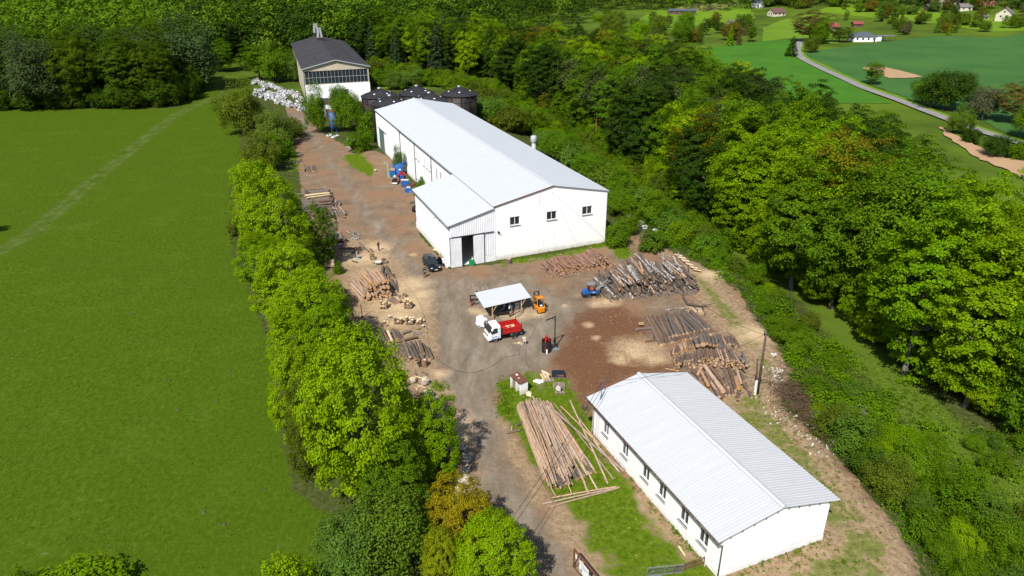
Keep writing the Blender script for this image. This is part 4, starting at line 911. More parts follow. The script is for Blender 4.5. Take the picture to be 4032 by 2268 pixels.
# the lean-to
ln_b = MB()
def ribwall(mb, p0, p1, zb, zt_, per=.3, amp=.045, holes=()):
    p0 = Vector(p0); p1 = Vector(p1); L = (p1-p0).length; d = (p1-p0)/L; out = Vector((d.y, -d.x, 0)); n = int(L/per); prof = [(0, 0), (.45, 0), (.55, 1), (.9, 1)]
    st = [((i+t)/n*L, h) for i in range(n) for t, h in prof]+[(L, 0)]
    for (a, h), (b_, k) in zip(st, st[1:]):
        m_ = (a+b_)/2; hs = [q for q in holes if q[0] < m_ < q[1]]; zz = zb(m_) if callable(zb) else zb
        if hs: zz = hs[0][3]
        A_ = p0+d*a+out*h*amp; B_ = p0+d*b_+out*k*amp
        mb.add([(A_.x, A_.y, zz), (B_.x, B_.y, zz), (B_.x, B_.y, zt_(b_)), (A_.x, A_.y, zt_(a))], [(0, 1, 2, 3)])
ax0 = -xa+.45
slope = lambda x: ea-.06+(he-.35-ea)*(x+xa)/xa
dl = hit(hall, z(5, 612, 600), 1, -.1).x; dr = hit(hall, z(5, 988, 600), 1, -.1).x; gl = hit(hall, z(5, 738, 700), 1, -.1).x; gr_ = hit(hall, z(5, 866, 700), 1, -.1).x; dh = hit(hall, z(5, 800, 548), 1, -.1).z
print('lean-to door', dl, dr, gl, gr_, dh)
ribwall(ln_b, (ax0, 0, 0), (0, 0, 0), 1.05, lambda s: slope(ax0+s), holes=[(gl-ax0-.3, gr_-ax0+.3, 0, dh+.1)])
ribwall(ln_b, (ax0, ya-.3, 0), (ax0, 0, 0), 1.0, lambda s: slope(ax0))
ribwall(ln_b, (0, ya-.3, 0), (ax0, ya-.3, 0), 1.0, lambda s: slope(-s))
c = ln_b.build('lean_to_cladding', K['clad'], hall)
m = MB(); m.box((ax0-.0, (ya-.3)/2, .5), (.24, ya-.3, 1.0)); m.box(((gr_+0)/2+.15, .04, .5), (-gr_-.3, .24, 1.0)); m.box(((ax0+gl)/2, .04, .5), (gl-ax0-.1, .24, 1.0)); m.box((ax0/2, ya-.35, .5), (-ax0, .24, 1.0)); m.build('lean_to_plinth', K['plinth'], hall)
r = MB(); corr(r, (-xa, -.35, ea), (-xa, ya, ea), (-.30, ya, he-.22), (-.30, -.35, he-.22), .9, .04); r.build('lean_to_roof', K['roofw'], hall)
m = MB(); m.box((ax0+.1, ya/2, ea-.25), (.3, ya-.4, .35)); m.build('lean_to_fascia', K['fascia'], hall)
m = MB(); m.tube([(-xa-.08, -.3, ea-.1), (-xa-.08, ya, ea-.05)], .10, 8); m.tube([(-xa-.6, 5, ea-.3), (-xa+.1, 5, ea-.15)], .09, 8); m.tube([(-xa-.6, ya-.5, ea-.3), (-xa+.1, ya-.5, ea-.15)], .09, 8); m.build('lean_to_gutter', K['grey'], hall)
def doorleaf(xl, xr):
    m = MB(); n = 9; y = -.20
    for i in range(n):
        xx = xl+(xr-xl)*(i+.5)/n; m.box((xx, y-.02, dh/2), ((xr-xl)/n*.55, .06, dh-.1))
    m.box(((xl+xr)/2, y+.02, dh/2), (xr-xl, .04, dh-.06)); d_ = m.build('sliding_door', K['clad'], hall)
    f = MB()
    for xx in (xl, xr): f.box((xx, y+.01, dh/2), (.07, .1, dh)); f.box((xx, y-.02, dh+.1), (.12, .12, .35))
    f.build('door_edge', K['dark'], d_)
doorleaf(dl-.15, gl); doorleaf(gr_, dr)
m = MB(); m.bar((ax0, -.14, dh+.18), (-.3, -.14, dh+.18), .1, .1); m.build('door_rail', K['dark'], hall)
m = MB(); m.box((-3.9, 10, .06), (7, 19.5, .12)); m.build('lean_to_floor', K['plinth'], hall)
# ---- far building with dark roof
far = empty('old_production_building', (-66.0, 235.2, 0), .312, 'cream building with dark gable roof and a window band across its gable', 'building')
fL, fW, fe, fr_ = 75.6, 21.55, 11.0, 13.45
b = MB(); e = .55; zt = lambda s: fe-.1+(fr_-fe)*(1-abs(s+e-fW/2)/(fW/2))
F0, F1 = Vector((e, .5, 0)), Vector((fW-e, .5, 0))
A = hit(far, z(1, 868, 720), 1, .5); B = hit(far, z(1, 1388, 582), 1, .5); wh = (max(.2, A.x-e), min(fW-2*e-.3, B.x-e), 5.6, 9.7)
print('far win', A, B)
A2 = hit(far, z(1, 868, 605), 1, .5); wh = (wh[0], wh[1], A.z, A2.z)
wall(b, F0, F1, 0, zt, [wh, (8.2, 13.5, 0.0, 4.3)], .3, brk=[fW/2-e])
tl = fe-.1+(fr_-fe)*e/(fW/2)
FW = [(7+k*8.5, 11.5+k*8.5, 3.5, 8.4) for k in range(7)]
wall(b, (e, fL-.5, 0), (e, .5, 0), 0, tl, FW, .2); wall(b, (fW-e, .5, 0), (fW-e, fL-.5, 0), 0, tl); wall(b, (fW-e, fL-.5, 0), (e, fL-.5, 0), 0, zt, brk=[fW/2-e])
b.build('wall', K['cream'], far)
m = MB(); m.box((fW/2, .43, wh[2]/2-.05), (fW-2*e+.1, .12, wh[2]-.12)); m.build('lower_wall', K['white'], far)
window(far, F0, F1, wh, .2, 16, 'window_band', False, 1, K['lgrey'], .12)
for h in FW: window(far, (e, fL-.5, 0), (e, .5, 0), h, .15, 4, 'window', False, 2, K['lgrey'], .1)
m = MB(); m.box((10.8+e, .34, 2.1), (5.2, .06, 4.2)); m.build('gate', K['green'], far)
r = MB(); corr(r, (0, 0, fe), (0, fL, fe), (fW/2, fL, fr_), (fW/2, 0, fr_), 2.2, .03); corr(r, (fW, fL, fe), (fW, 0, fe), (fW/2, 0, fr_), (fW/2, fL, fr_), 2.2, .03)
rf = r.build('roof', K['roofdk'], far)
m = MB(); m.bar((-.05, -.06, fe-.04), (fW/2, -.06, fr_-.04), .12, .28); m.bar((fW/2, -.06, fr_-.04), (fW+.05, -.06, fe-.04), .12, .28); m.build('verge_trim', K['lgrey'], far)
for (u, v) in ((988, 345), (957, 308)):
    A = hit(far, z(1, u, v), 0, fW/2); yy = A.y
    m = MB(); m.box((fW/2, yy, fr_+.35), (2.2, 2.0, .9)); m.build('vent_base', K['tankroof'], rf)
    m = MB(); m.box((fW/2-.55, yy, fr_+2.3), (.75, 1.5, 3.4), ry=.10); m.box((fW/2+.55, yy, fr_+2.3), (.75, 1.5, 3.4), ry=-.10); m.box((fW/2, yy, fr_+4.1), (1.7, 1.7, .25)); m.build('roof_vent', K['lgrey'], rf)
m = MB(); m.tube([(e-.1, .35, tl-.1), (e-.1, .35, 0)], .12, 6); m.build('downpipe', K['grey'], far)
# ---- dark round tanks
def tank(n, cx, cy, wpx, label):
    c = P(z(n, cx, cy+42), 10.5); R = 4.75
    b0 = Vector((c.x, c.y, 0)); rc = empty('storage_tank', b0, rnd.uniform(0, 6), label, 'tank', None)
    m = MB(); m.tube([(0, 0, 0), (0, 0, 9.6)], R, 40, smooth=True); sh = m.build('shell', K['tank'], rc)
    m = MB()
    for zz in (1.6, 3.2, 4.8, 6.4, 8.0, 9.55): m.tube([(0, 0, zz-.06), (0, 0, zz+.06)], R+.05, 40)
    for k in range(12): a = k*math.pi/6; m.box((math.cos(a)*(R+.06), math.sin(a)*(R+.06), 4.8), (.14, .22, 9.5), rz=a)
    m.build('stiffener', K['dark'], sh)
    m = MB(); vs = []; fs = []; N = 20
    for k in range(N): a = 2*math.pi*k/N; vs += [(math.cos(a)*(R+.3), math.sin(a)*(R+.3), 9.55), (math.cos(a)*.5, math.sin(a)*.5, 11.35)]
    for k in range(N): a = 2*k; b_ = 2*((k+1) % N); fs.append((a, b_, b_+1, a+1))
    fs.append(tuple(2*k+1 for k in range(N))); fs.append(tuple(2*k for k in reversed(range(N)))); m.add(vs, fs)
    for k in range(N): a = 2*math.pi*k/N; m.bar((math.cos(a)*(R+.3), math.sin(a)*(R+.3), 9.6), (math.cos(a)*.5, math.sin(a)*.5, 11.40), .07, .07)
    rf = m.build('roof', K['tankroof'], rc)
    m = MB(); m.tube([(0, 0, 11.3), (0, 0, 11.75)], .42, 10); m.build('cap', K['lgrey'], rf)
    for a in (.3, 1.5, 2.9, 4.1, 5.3):
        r_ = 3.0; zz = 9.55+1.8*(1-(r_-.5)/(R-.2)); m = MB(); m.box((math.cos(a)*r_, math.sin(a)*r_, zz+.12), (.42, .42, .08), rz=a, ry=.36); m.build('skylight', K['plastic'], rf)
for q in [(1, 1803, 716, 'dark round tank at the back of the group, in the middle'), (1, 2162, 722, 'dark round tank furthest right, beside the thicket'), (1, 1488, 737, 'dark round tank furthest left, nearest the cream building'), (1, 1908, 776, 'dark round tank in front, right, peeping over the hall ridge'), (1, 1575, 800, 'dark round tank in front, left, nearest the hall roof edge')]:
    tank(q[0], q[1], q[2], 280, q[3])
# rusty pipework by the tanks
pb = T(z(1, 1330, 1070)); m = MB()
for i in range(3): m.tube([(i*1.1, 0, 0), (i*1.1, 0, 5-i), (i*1.1+1, .4, 5.3-i), (i*1.1+1, .4, 8)], .16, 8)
m.bar((0, 0, 3), (3, 0, 3), .12); m.tube([(-.3, -1.2, 0), (-.3, -1.2, 3.4)], .8, 12); o = m.build('pipework', K['rust']); o.location = (pb.x, pb.y, 0); tag(o, 'rusty pipes and a vessel standing in front of the dark tanks', 'pipework')
# small flat roofed hut
b0 = T(z(1, 1085, 985)); ht = empty('small_hut', (b0.x-1, b0.y+3.5, 0), .31, 'small white hut with a brown edged flat roof half hidden by saplings', 'hut')
m = MB(); m.box((0, 0, 1.9), (6.2, 7.0, 3.8)); m.build('wall', K['white'], ht)
m = MB(); m.box((0, 0, 3.95), (6.8, 7.6, .3)); rf = m.build('roof', K['rust'], ht); m = MB(); m.box((0, 0, 4.12), (6.2, 7.0, .06)); m.build('roof_felt', K['roofdk'], rf)
m = MB(); m.box((-1, -3.53, 1.1), (1.2, .08, 2.1)); m.build('door', K['fascia'], ht); m = MB(); m.box((1.4, -3.53, 2.1), (1.4, .08, 1)); m.build('window', K['glass'], ht)
# blue rusty silo on legs
b0 = T(z(1, 1108, 1118)); sl = empty('standing_tank', (b0.x, b0.y, 0), .3, 'blue rust-streaked upright tank on short blue legs', 'tank')
m = MB(); m.tube([(0, 0, 1.0), (0, 0, 1.2), (0, 0, 5.6)], [.7, 1.05, 1.05], 20); m.build('body', K['bluerust'], sl)
m = MB(); m.tube([(0, 0, 5.6), (0, 0, 5.75), (0, 0, 6.0)], [1.12, 1.05, .5], 20); m.build('lid', K['rust'], sl)
m = MB(); m.tube([(0, 0, 3.2), (0, 0, 3.35)], 1.1, 20); m.build('band', K['rust'], sl)
for a in range(4): m = MB(); m.bar((math.cos(a*1.571+.78)*.85, math.sin(a*1.571+.78)*.85, 0), (math.cos(a*1.571+.78)*.8, math.sin(a*1.571+.78)*.8, 1.5), .16); m.build('leg', K['blue'], sl)
# grey vent pipe behind the hall
A = hit(hall, z(16, 486, 930), 0, hW+1.3); wp = hall.matrix_basis @ Vector((hW+1.3, A.y, 0)) if False else Matrix.Translation(hall.location)@Matrix.Rotation(.393, 4, 'Z')@Vector((hW+1.3, A.y, 0))
vp_ = empty('vent_pipe', (wp.x, wp.y, 0), 0, 'light grey vent pipe rising behind the far eave of the long hall', 'chimney')
m = MB(); m.tube([(0, 0, -1), (0, 0, 9.6)], .42, 14); m.build('pipe', K['lgrey'], vp_); m = MB(); m.tube([(0, 0, 9.6), (0, 0, 9.9), (0, 0, 10.9), (0, 0, 11.1)], [.44, .62, .62, .4], 14); m.build('cowl', K['lgrey'], vp_)
# ------------------------------------------------------------------ distant houses
def house(name, px, rot, L, W, e, rg, wm, rm, label, hip=False, chim=True, door=True, cat='house', wins=3):
    b0 = T(z(2, *px)); r = empty(name, b0, rot, label, cat)
    m = MB(); m.box((0, 0, e/2-.5), (L, W, e+1))
    if not hip:
        for sx in (-1, 1): m.add([(sx*L/2, -W/2, e), (sx*L/2, W/2, e), (sx*L/2, 0, rg-.1)], [(0, 1, 2)])
    m.build('wall', wm, r)
    m = MB(); o = .5
    if hip:
        k = max(0, L/2-W/2); vs = [(-L/2-o, -W/2-o, e), (L/2+o, -W/2-o, e), (L/2+o, W/2+o, e), (-L/2-o, W/2+o, e), (-k, 0, rg), (k, 0, rg)]
        m.add(vs, [(0, 1, 5, 4), (1, 2, 5), (2, 3, 4, 5), (3, 0, 4), (3, 2, 1, 0)])
    else:
        zo = e-(rg-e)*o/(W/2)
        for s in (-1, 1):
            a = [(-L/2-o, s*(W/2+o), zo), (L/2+o, s*(W/2+o), zo), (L/2+o, 0, rg), (-L/2-o, 0, rg)]; t = [(x, y, zz+.22) for x, y, zz in a]
            m.add(a+t, [(0, 1, 2, 3), (7, 6, 5, 4), (0, 1, 5, 4), (1, 2, 6, 5), (2, 3, 7, 6), (3, 0, 4, 7)])
    rf = m.build('roof', rm, r)
    if chim: m = MB(); m.box((L*.15, .4, rg+.3), (.7, .7, 1.6)); m.build('chimney', K['rust'], rf)
    for i in range(wins):
        x = -L/2+L*(i+.6)/(wins+.2); m = MB(); m.box((x, -W/2-.02, min(e*.6, 1.9)), (1.1, .12, 1.2)); m.build('window', K['glass'], r)
    if not hip:
        for s in (-1, 1):
            for yy in (-W*.18, W*.18): m = MB(); m.box((s*(L/2+.02), yy, e*.62), (.12, 1.0, 1.3)); m.build('window', K['glass'], r)
            if rg-e > 2.4: m = MB(); m.box((s*(L/2+.02), 0, e+(rg-e)*.35), (.12, 1.1, 1.1)); m.build('window', K['glass'], r)
    if door: m = MB(); m.box((L/2-1.6, -W/2-.03, 1.05), (1, .12, 2.1)); m.build('door', K['fascia'], r)
    return r
K['slate'] = mat('slate roof', (.10, .115, .135), .6, var=.1, scale=2); K['tile'] = mat('brown tile roof', (.16, .085, .065), .8, var=.15, scale=2); K['tiler'] = mat('red tile roof', (.30, .07, .05), .8, var=.15, scale=2); K['tileg'] = mat('grey tile roof', (.20, .175, .175), .8, var=.1, scale=2)
K['housec'] = mat('cream house wall', (.72, .64, .50), .9, var=.04, scale=1); K['brick'] = mat('orange brick wall', (.52, .24, .15), .9, var=.1, scale=2); K['timber'] = mat('brown timber wall', (.16, .095, .06), .9, var=.15, scale=2)
bh = house('bungalow', (1425, 292), .05, 14, 9, 3.0, 5.4, K['white'], K['slate'], 'white bungalow with dark hipped roof above the big green field', True, False, True, 'bungalow', 4)
m = MB(); m.box((13.5, 1, 2.9), (13, 6, .25)); m.build('carport_roof', K['tileg'], bh); m = MB(); m.box((9, 1, 1.4), (4, 5.5, 2.8)); m.box((13, 3.2, 1.4), (5, .4, 2.8)); m.build('carport_wall', K['white'], bh)
for x in (16, 19.6): m = MB(); m.box((x, -1.5, 1.4), (.25, .25, 2.8)); m.build('carport_post', K['fascia'], bh)
house('gabled_house', (2430, 145), .9, 11, 10, 5.0, 8.8, K['housec'], K['tileg'], 'large cream gabled house at the top right edge'); house('small_house', (2280, 140), .4, 6, 5, 2.6, 4.0, K['housec'], K['tileg'], 'low cream outbuilding left of the large cream house', wins=1)
house('white_house', (690, 50), -.9, 9, 7.5, 4.2, 8.4, K['white'], K['slate'], 'bright white house with steep gable by the dry meadow'); house('brown_house', (820, 112), .3, 12, 9, 3.0, 6.2, K['housec'], K['tile'], 'house with a wide brown roof beside the dark conifer hedge')
house('long_shed', (150, 100), -.12, 24, 8, 3.0, 4.2, K['timber'], K['slate'], 'long dark low shed at the edge of the village meadow', False, False, True, 'shed', 5)
house('red_roofed_shed', (1392, 190), 0, 7, 5, 2.4, 3.8, K['timber'], K['tiler'], 'small timber shed with red roof above the bungalow', False, False, True, 'shed', 1); house('red_roofed_house', (1212, 215), .2, 8, 6, 2.6, 4.6, K['housec'], K['tiler'], 'red roofed cottage hidden behind the round trees', wins=1)
house('dark_roofed_house', (2040, 40), .2, 13, 9, 3.6, 7.6, K['housec'], K['tile'], 'house with large dark brown roof near the top right'); house('brick_house', (2320, 35), .3, 10, 8, 4.6, 7.4, K['brick'], K['slate'], 'orange brick house beside the top edge'); house('dark_shed', (1920, 70), .1, 10, 6, 2.6, 4.2, K['timber'], K['slate'], 'low dark shed below the dark brown roof', False, False, True, 'shed', 2)
house('garden_hut', (1035, 50), 0, 6, 5, 2.5, 4, K['timber'], K['tileg'], 'tiny timber hut left of the reddish tree', False, False, True, 'hut', 1); house('wooden_hut', (1910, 30), .2, 8, 6, 2.8, 5, K['timber'], K['tile'], 'brown hut at the top edge of the village', False, False, True, 'hut', 1); house('village_house', (2150, 75), -.1, 9, 7, 3, 5.2, K['housec'], K['tileg'], 'grey roofed house between dark roof and cream house', wins=2); house('stone_house', (520, 190), .3, 9, 7, 2.5, 4.6, K['plinth'], K['tileg'], 'pale grey roofed house among the trees below the white house', wins=1)
# ------------------------------------------------------------------ logs
LOGM = {}
def logmesh(kind, bark, end, bend, nvar=6, knots=0, n=9):
    L = []
    for k in range(nvar):
        m = MB(); pts = []; rad = []; a, c = rnd.uniform(0, 6), rnd.uniform(.3, 1)*bend; a2 = rnd.uniform(0, 6)
        for i in range(9):
            t = i/8; s = math.sin(t*math.pi); s2 = math.sin(t*2*math.pi)*.35
            pts.append((t-.5, (s*math.cos(a)+s2*math.cos(a2))*c, (s*math.sin(a)*.5+s2*math.sin(a2))*c)); rad.append((1.04-.16*t)*rnd.uniform(.93, 1.07))
        # tube in a frame where x is stretched afterwards: build rings square to x
        vs = []; fs = []
        for i, p in enumerate(pts):
            for j in range(n): b_ = 2*math.pi*j/n; rr = rad[i]*rnd.uniform(.93, 1.07); vs.append((p[0], p[1]+math.cos(b_)*rr, p[2]+math.sin(b_)*rr))
        for i in range(8):
            for j in range(n): q = i*n+j; w_ = i*n+(j+1) % n; fs.append((q, w_, w_+n, q+n))
        m.add(vs, fs, 0, True); m.add([vs[j] for j in range(n)], [tuple(reversed(range(n)))], 1); m.add([vs[8*n+j] for j in range(n)], [tuple(range(n))], 1)
        me = bpy.data.meshes.new(kind); me.from_pydata(m.v, [], m.f); me.materials.append(bark); me.materials.append(end)
        me.polygons.foreach_set('material_index', m.m); me.polygons.foreach_set('use_smooth', m.sm); me.update(); L.append(me)
    LOGM[kind] = L
logmesh('pine_log', K['barkor'], K['endcut'], .12); logmesh('brown_log', K['barkbr'], K['endmid'], .5); logmesh('grey_log', K['barkgy'], K['endmid'], .45)
logmesh('pole', K['peeled'], K['endcut'], .8); logmesh('birch_log', K['birch'], K['enddark'], .7); logmesh('dark_birch_log', K['birchdk'], K['enddark'], .8); logmesh('split_log', K['endpale'], K['endpale'], .2, n=4)
logmesh('short_log', K['barkbr'], K['endmid'], .2); logmesh('branch', K['barkgy'], K['endpale'], 3.); logmesh('spruce_log', K['sprucebark'], K['endcut'], .6)
NL = {}
def log(kind, p0, p1, r, label, group=None, cat='log', name=None, mesh=None):
    p0 = Vector(p0); p1 = Vector(p1); d = p1-p0; me = mesh or rnd.choice(LOGM[kind])
    o = bpy.data.objects.new(name or kind, me); COL.objects.link(o)
    q = (d.to_track_quat('X', 'Z') @ Quaternion((1, 0, 0), rnd.uniform(0, 6.28))).to_matrix().to_4x4()
    o.matrix_world = Matrix.Translation((p0+p1)/2) @ q @ Matrix.Diagonal((d.length, r, r, 1)); NL[kind] = NL.get(kind, 0)+1
    return tag(o, label, cat, group)
def pile(A, B, dA, dB, L, r, h, kinds, label, group, rj=.25, yaw=.05, lj=.1, endj=.25, maxobj=400, cat='log', pitch=.02, stagger=0., stuff=None, prof=None, tilt=0.):
    """logs with near ends on the line A->B (ground), lying along dA..dB (unit vectors away from the ends)"""
    A = Vector((A.x, A.y, 0)); B = Vector((B.x, B.y, 0)); W = (B-A).length; items = []; lay = r*1.72; nl = int(h/lay)+2
    prof = prof or (lambda s: min(1, s*5, (1-s)*5)**.6)
    for k in range(nl):
        s = r+(k % 2)*r
        while s < W-r*.5:
            t = s/W; hh = h*prof(min(1, max(0, t)))
            if k*lay+r*1.2 <= hh or k == 0:
                items.append((k, t, s, (k+1)*lay+r > hh-lay*.9))
            s += 2*r*rnd.uniform(1.0, 1.12)
    items.sort(key=lambda i: (not i[3], -i[0])); rest = []
    for n_, (k, t, s, tp) in enumerate(items):
        d = (dA.lerp(dB, t)).normalized(); side = Vector((-d.y, d.x, 0)); yy = rnd.gauss(0, yaw); rr = r*rnd.uniform(1-rj, 1+rj)
        d2 = (d+side*yy); d2.z = tilt*rnd.uniform(.3, 1.5)+rnd.gauss(0, pitch)*(2 if tp else .6); d2.normalize(); LL = L*rnd.uniform(1-lj, 1+lj)
        c = A.lerp(B, t)+d*(L/2+rnd.uniform(-endj, endj)+k*stagger)+Vector((0, 0, r+k*lay))
        p0 = c-d2*LL/2; p1 = c+d2*LL/2
        if p0.z < rr*.9: p0.z = rr*.9
        if p1.z < rr*.9: p1.z = rr*.9
        kd = pick([(w_, k_) for w_, k_ in kinds])[0]
        if n_ < maxobj: lb_ = label[kd] if isinstance(label, dict) else label; log(kd, p0, p1, rr, lb_, group or lb_, cat)
        else: rest.append((p0, p1, rr))
    if rest:
        m = MB()
        for p0, p1, rr in rest: m.tube([p0, p0.lerp(p1, .5)+Vector((0, 0, rnd.uniform(-.3, .3)*rr)), p1], [rr*1.05, rr, rr*.9], 8, 0, True, 1)
        tag(m.build('log_pile_core', [K['birchdk'], K['enddark']]), stuff or 'inner logs of the pile', kind='stuff')
    return len(items)
def G(n, x, y): return P(z(n, x, y))
def dr_(n, a, b): d = G(n, *b)-G(n, *a); d.z = 0; return d.normalized()
def one(kind, n, a, b, r, label, group=None, za=None, zb=None, cat='log'):
    za = r if za is None else za; zb = r if zb is None else zb
    return log(kind, P(z(n, *a), za), P(z(n, *b), zb), r, label, group, cat)
# P1 big orange logs, left of the yard
d1 = dr_(4, (545, 695), (415, 540)); cnt = pile(G(4, 540, 705), G(4, 830, 650), d1, dr_(4, (790, 650), (700, 470)), 4.9, .225, 2.75, [(1, 'pine_log')], 'thick orange brown pine log in the big neat pile left of the yard', 'big orange pine logs', rj=.22, yaw=.03, endj=.3,
     prof=lambda s: min(1, .25+s*3.2, (1-s)*4+.35))
for a, b, r in [((870, 600), (822, 485), .24), ((885, 590), (870, 500), .12), ((800, 570), (775, 480), .16), ((735, 440), (740, 360), .25), ((815, 445), (775, 365), .3), ((770, 470), (765, 420), .15), ((795, 480), (800, 450), .12), ((850, 470), (845, 430), .13), ((880, 700), (830, 660), .25), ((865, 710), (790, 670), .2), ((920, 660), (900, 640), .22)]:
    one('grey_log', 4, a, b, r, 'grey brown log lying right of the big orange pile', 'grey logs beside the orange pile')
for x, y in [(850, 640), (930, 640), (950, 650), (900, 710), (905, 670)]: c = G(4, x, y); log('short_log', c+Vector((0, 0, .2)), c+Vector((.35, .2, .2)), .2, 'short sawn chunk tipped over beside the orange pile', 'tipped chunks near the orange pile', 'wood chunk', 'log_chunk')
# P2/P3 grey logs further down the left side
for a, b, r, kd in [((770, 1085), (710, 965), .22, 'grey_log'), ((800, 1075), (745, 960), .2, 'brown_log'), ((830, 1070), (790, 975), .24, 'split_log'), ((880, 1060), (835, 965), .3, 'grey_log'), ((930, 1060), (870, 970), .22, 'brown_log'), ((905, 1065), (890, 1010), .24, 'grey_log'), ((925, 1000), (1010, 970), .13, 'grey_log'), ((950, 1060), (1080, 1032), .16, 'brown_log'), ((780, 1110), (860, 1095), .12, 'grey_log'), ((740, 1080), (690, 1010), .2, 'grey_log')]:
    one(kd, 4, a, b, r, 'weathered thick log in the short heap above the rusty drum', 'weathered logs above the drum', r*1.6, r*1.6)
for i, (a, b, r) in enumerate([((1025, 1225), (915, 1100), .21), ((1085, 1250), (1010, 1080), .2), ((1090, 1200), (1045, 1075), .17), ((1130, 1195), (1090, 1070), .2), ((1165, 1185), (1130, 1100), .15), ((1212, 1228), (1165, 1120), .13), ((1185, 1245), (1150, 1180), .2), ((1135, 1250), (1100, 1200), .22), ((960, 1200), (850, 1090), .17), ((985, 1250), (860, 1110), .17), ((1010, 1275), (900, 1150), .18), ((1000, 1220), (940, 1070), .2), ((940, 1190), (830, 1075), .15), ((1050, 1240), (980, 1100), .2)]):
    one('grey_log' if i % 3 else 'brown_log', 4, a, b, r, 'grey log with pale cut end in the low pile just above the rusty drum', 'grey logs by the drum', r*(1+1.6*(i % 2)), r*(1+1.6*(i % 2)))
# P4 stacks running into the leafy row
tl = Vector((G(3, 600, 600)-G(3, 880, 570)).xy.to_3d()).normalized()
pile(G(3, 850, 560), G(3, 900, 760), tl, tl, 3.9, .17, 1.25, [(2, 'brown_log'), (2, 'grey_log')], 'dark brown log in the stack at the upper left edge of the yard', 'dark logs at the upper left', endj=.25)
pile(G(3, 900, 780), G(3, 900, 870), tl, tl, 3.0, .15, 1.0, [(2, 'brown_log'), (1, 'birch_log')], 'log lying half under the maple next to the dark stack', 'logs half under the maple', endj=.4)
for (a, b, r) in [((580, 610), (860, 580), .22), ((600, 635), (868, 596), .20)]: one('split_log', 3, a, b, r, 'freshly split pale yellow log on top of the dark stack', 'pale split logs on the dark stack', 1.35, 1.35)
for i in range(8): x = 560+i*6; one('branch', 3, (590-rnd.uniform(0, 30), 545+i*8), (830+rnd.uniform(-20, 10), 530+i*8), .08, 'thin dark trunk on the far side of the upper left stack', 'thin trunks at the upper left', .15+.1*(i % 3), .2)
# P5
for i, (a, b, r) in enumerate([((935, 700), (935, 670), .22), ((975, 700), (965, 665), .2), ((940, 760), (930, 710), .2), ((1040, 820), (965, 730), .17), ((1075, 835), (1040, 775), .12), ((1030, 850), (975, 800), .17), ((945, 835), (905, 745), .18), ((925, 865), (900, 800), .16), ((965, 860), (935, 790), .15), ((915, 800), (895, 745), .16), ((985, 780), (945, 740), .18), ((890, 640), (900, 615), .12), ((880, 690), (900, 640), .14)]):
    one('birch_log' if i % 3 == 0 else 'brown_log', 3, a, b, r, 'short thick log in the loose heap at the end of the dark stack', 'short thick logs at the stack end', r*(1+(i % 2)*1.5), r*(1+(i % 2)*1.5))
# P6 birch heap with its neighbours
db = dr_(3, (1040, 1130), (960, 1010)); pile(G(3, 850, 1165), G(3, 1060, 1150), db, db, 2.6, .12, 1.35, [(2, 'birch_log'), (1, 'brown_log')], 'birch log in the heap beside the small green tree', 'birch logs beside the small tree', yaw=.12, endj=.3)
for (a, b) in [((700, 860), (715, 800)), ((690, 870), (660, 860)), ((620, 930), (660, 890)), ((840, 980), (850, 930)), ((870, 970), (880, 915)), ((895, 985), (890, 930)), ((1205, 1100), (1060, 1015)), ((1210, 1060), (1150, 1010)), ((1140, 1050), (1130, 1005)), ((1120, 1090), (1180, 1110)), ((1090, 1110), (1195, 1095)), ((850, 1180), (1020, 1165)), ((870, 1190), (1010, 1160))]:
    one('birch_log', 3, a, b, .10+rnd.uniform(0, .05), 'white barked birch log lying loose near the birch heap', 'loose birch logs')
for (a, b, r) in [((980, 1205), (1170, 1215), .16), ((1300, 1240), (1210, 1155), .16), ((1360, 1250), (1320, 1215), .13), ((1310, 1250), (1290, 1225), .14), ((1120, 1245), (1180, 1260), .12)]: one('grey_log', 3, a, b, r, 'mossy green log lying in sawdust near the log splitter', 'mossy logs in the sawdust')
# P8 split firewood stacks
for ci, (x, y0_, y1_) in enumerate([(875, 1200, 1370), (790, 1210, 1240)]):
    for i in range(13 if ci == 0 else 5):
        y = y0_+(y1_-y0_)*i/12
        for k in range(2 if ci == 0 else 1): c = G(3, x, y); dd = Vector((1, .15, 0)); log('split_log', c-dd*.62+Vector((0, 0, .25+k*.3+rnd.uniform(0, .1))), c+dd*.62+Vector((0, 0, .25+k*.3)), .15, 'split log laid across the long firewood row under the maples', 'split logs in the long row', 'firewood')
sb = G(3, 860, 1440); 
for i in range(5):
    for k in range(5): log('split_log', sb+Vector((-.75, .1+i*.26, .3+k*.22)), sb+Vector((.75, .25+i*.26, .3+k*.22)), .13, 'pale split log in the square stack on a pallet under the maples', 'square stack of split logs', 'firewood')
# P16
for (a, b) in [((355, 270), (380, 195)), ((380, 265), (440, 230)), ((430, 230), (415, 180)), ((480, 270), (460, 195)), ((490, 245), (540, 185)), ((470, 225), (560, 210)), ((345, 275), (480, 295)), ((400, 250), (500, 215))]: one('branch', 3, a, b, .09, 'gnarled grey branch in the heap on the grass by the upper track', 'gnarled branches by the upper track', .15, .3, 'branch')
for (a, b) in [((570, 330), (590, 300)), ((625, 345), (570, 255)), ((640, 340), (615, 265)), ((670, 330), (650, 270)), ((690, 335), (670, 265)), ((715, 335), (680, 262)), ((700, 335), (690, 275))]: one('grey_log', 3, a, b, .15, 'short log in the small bundle at the bend of the upper track', 'short logs by the upper track', .2, .2)
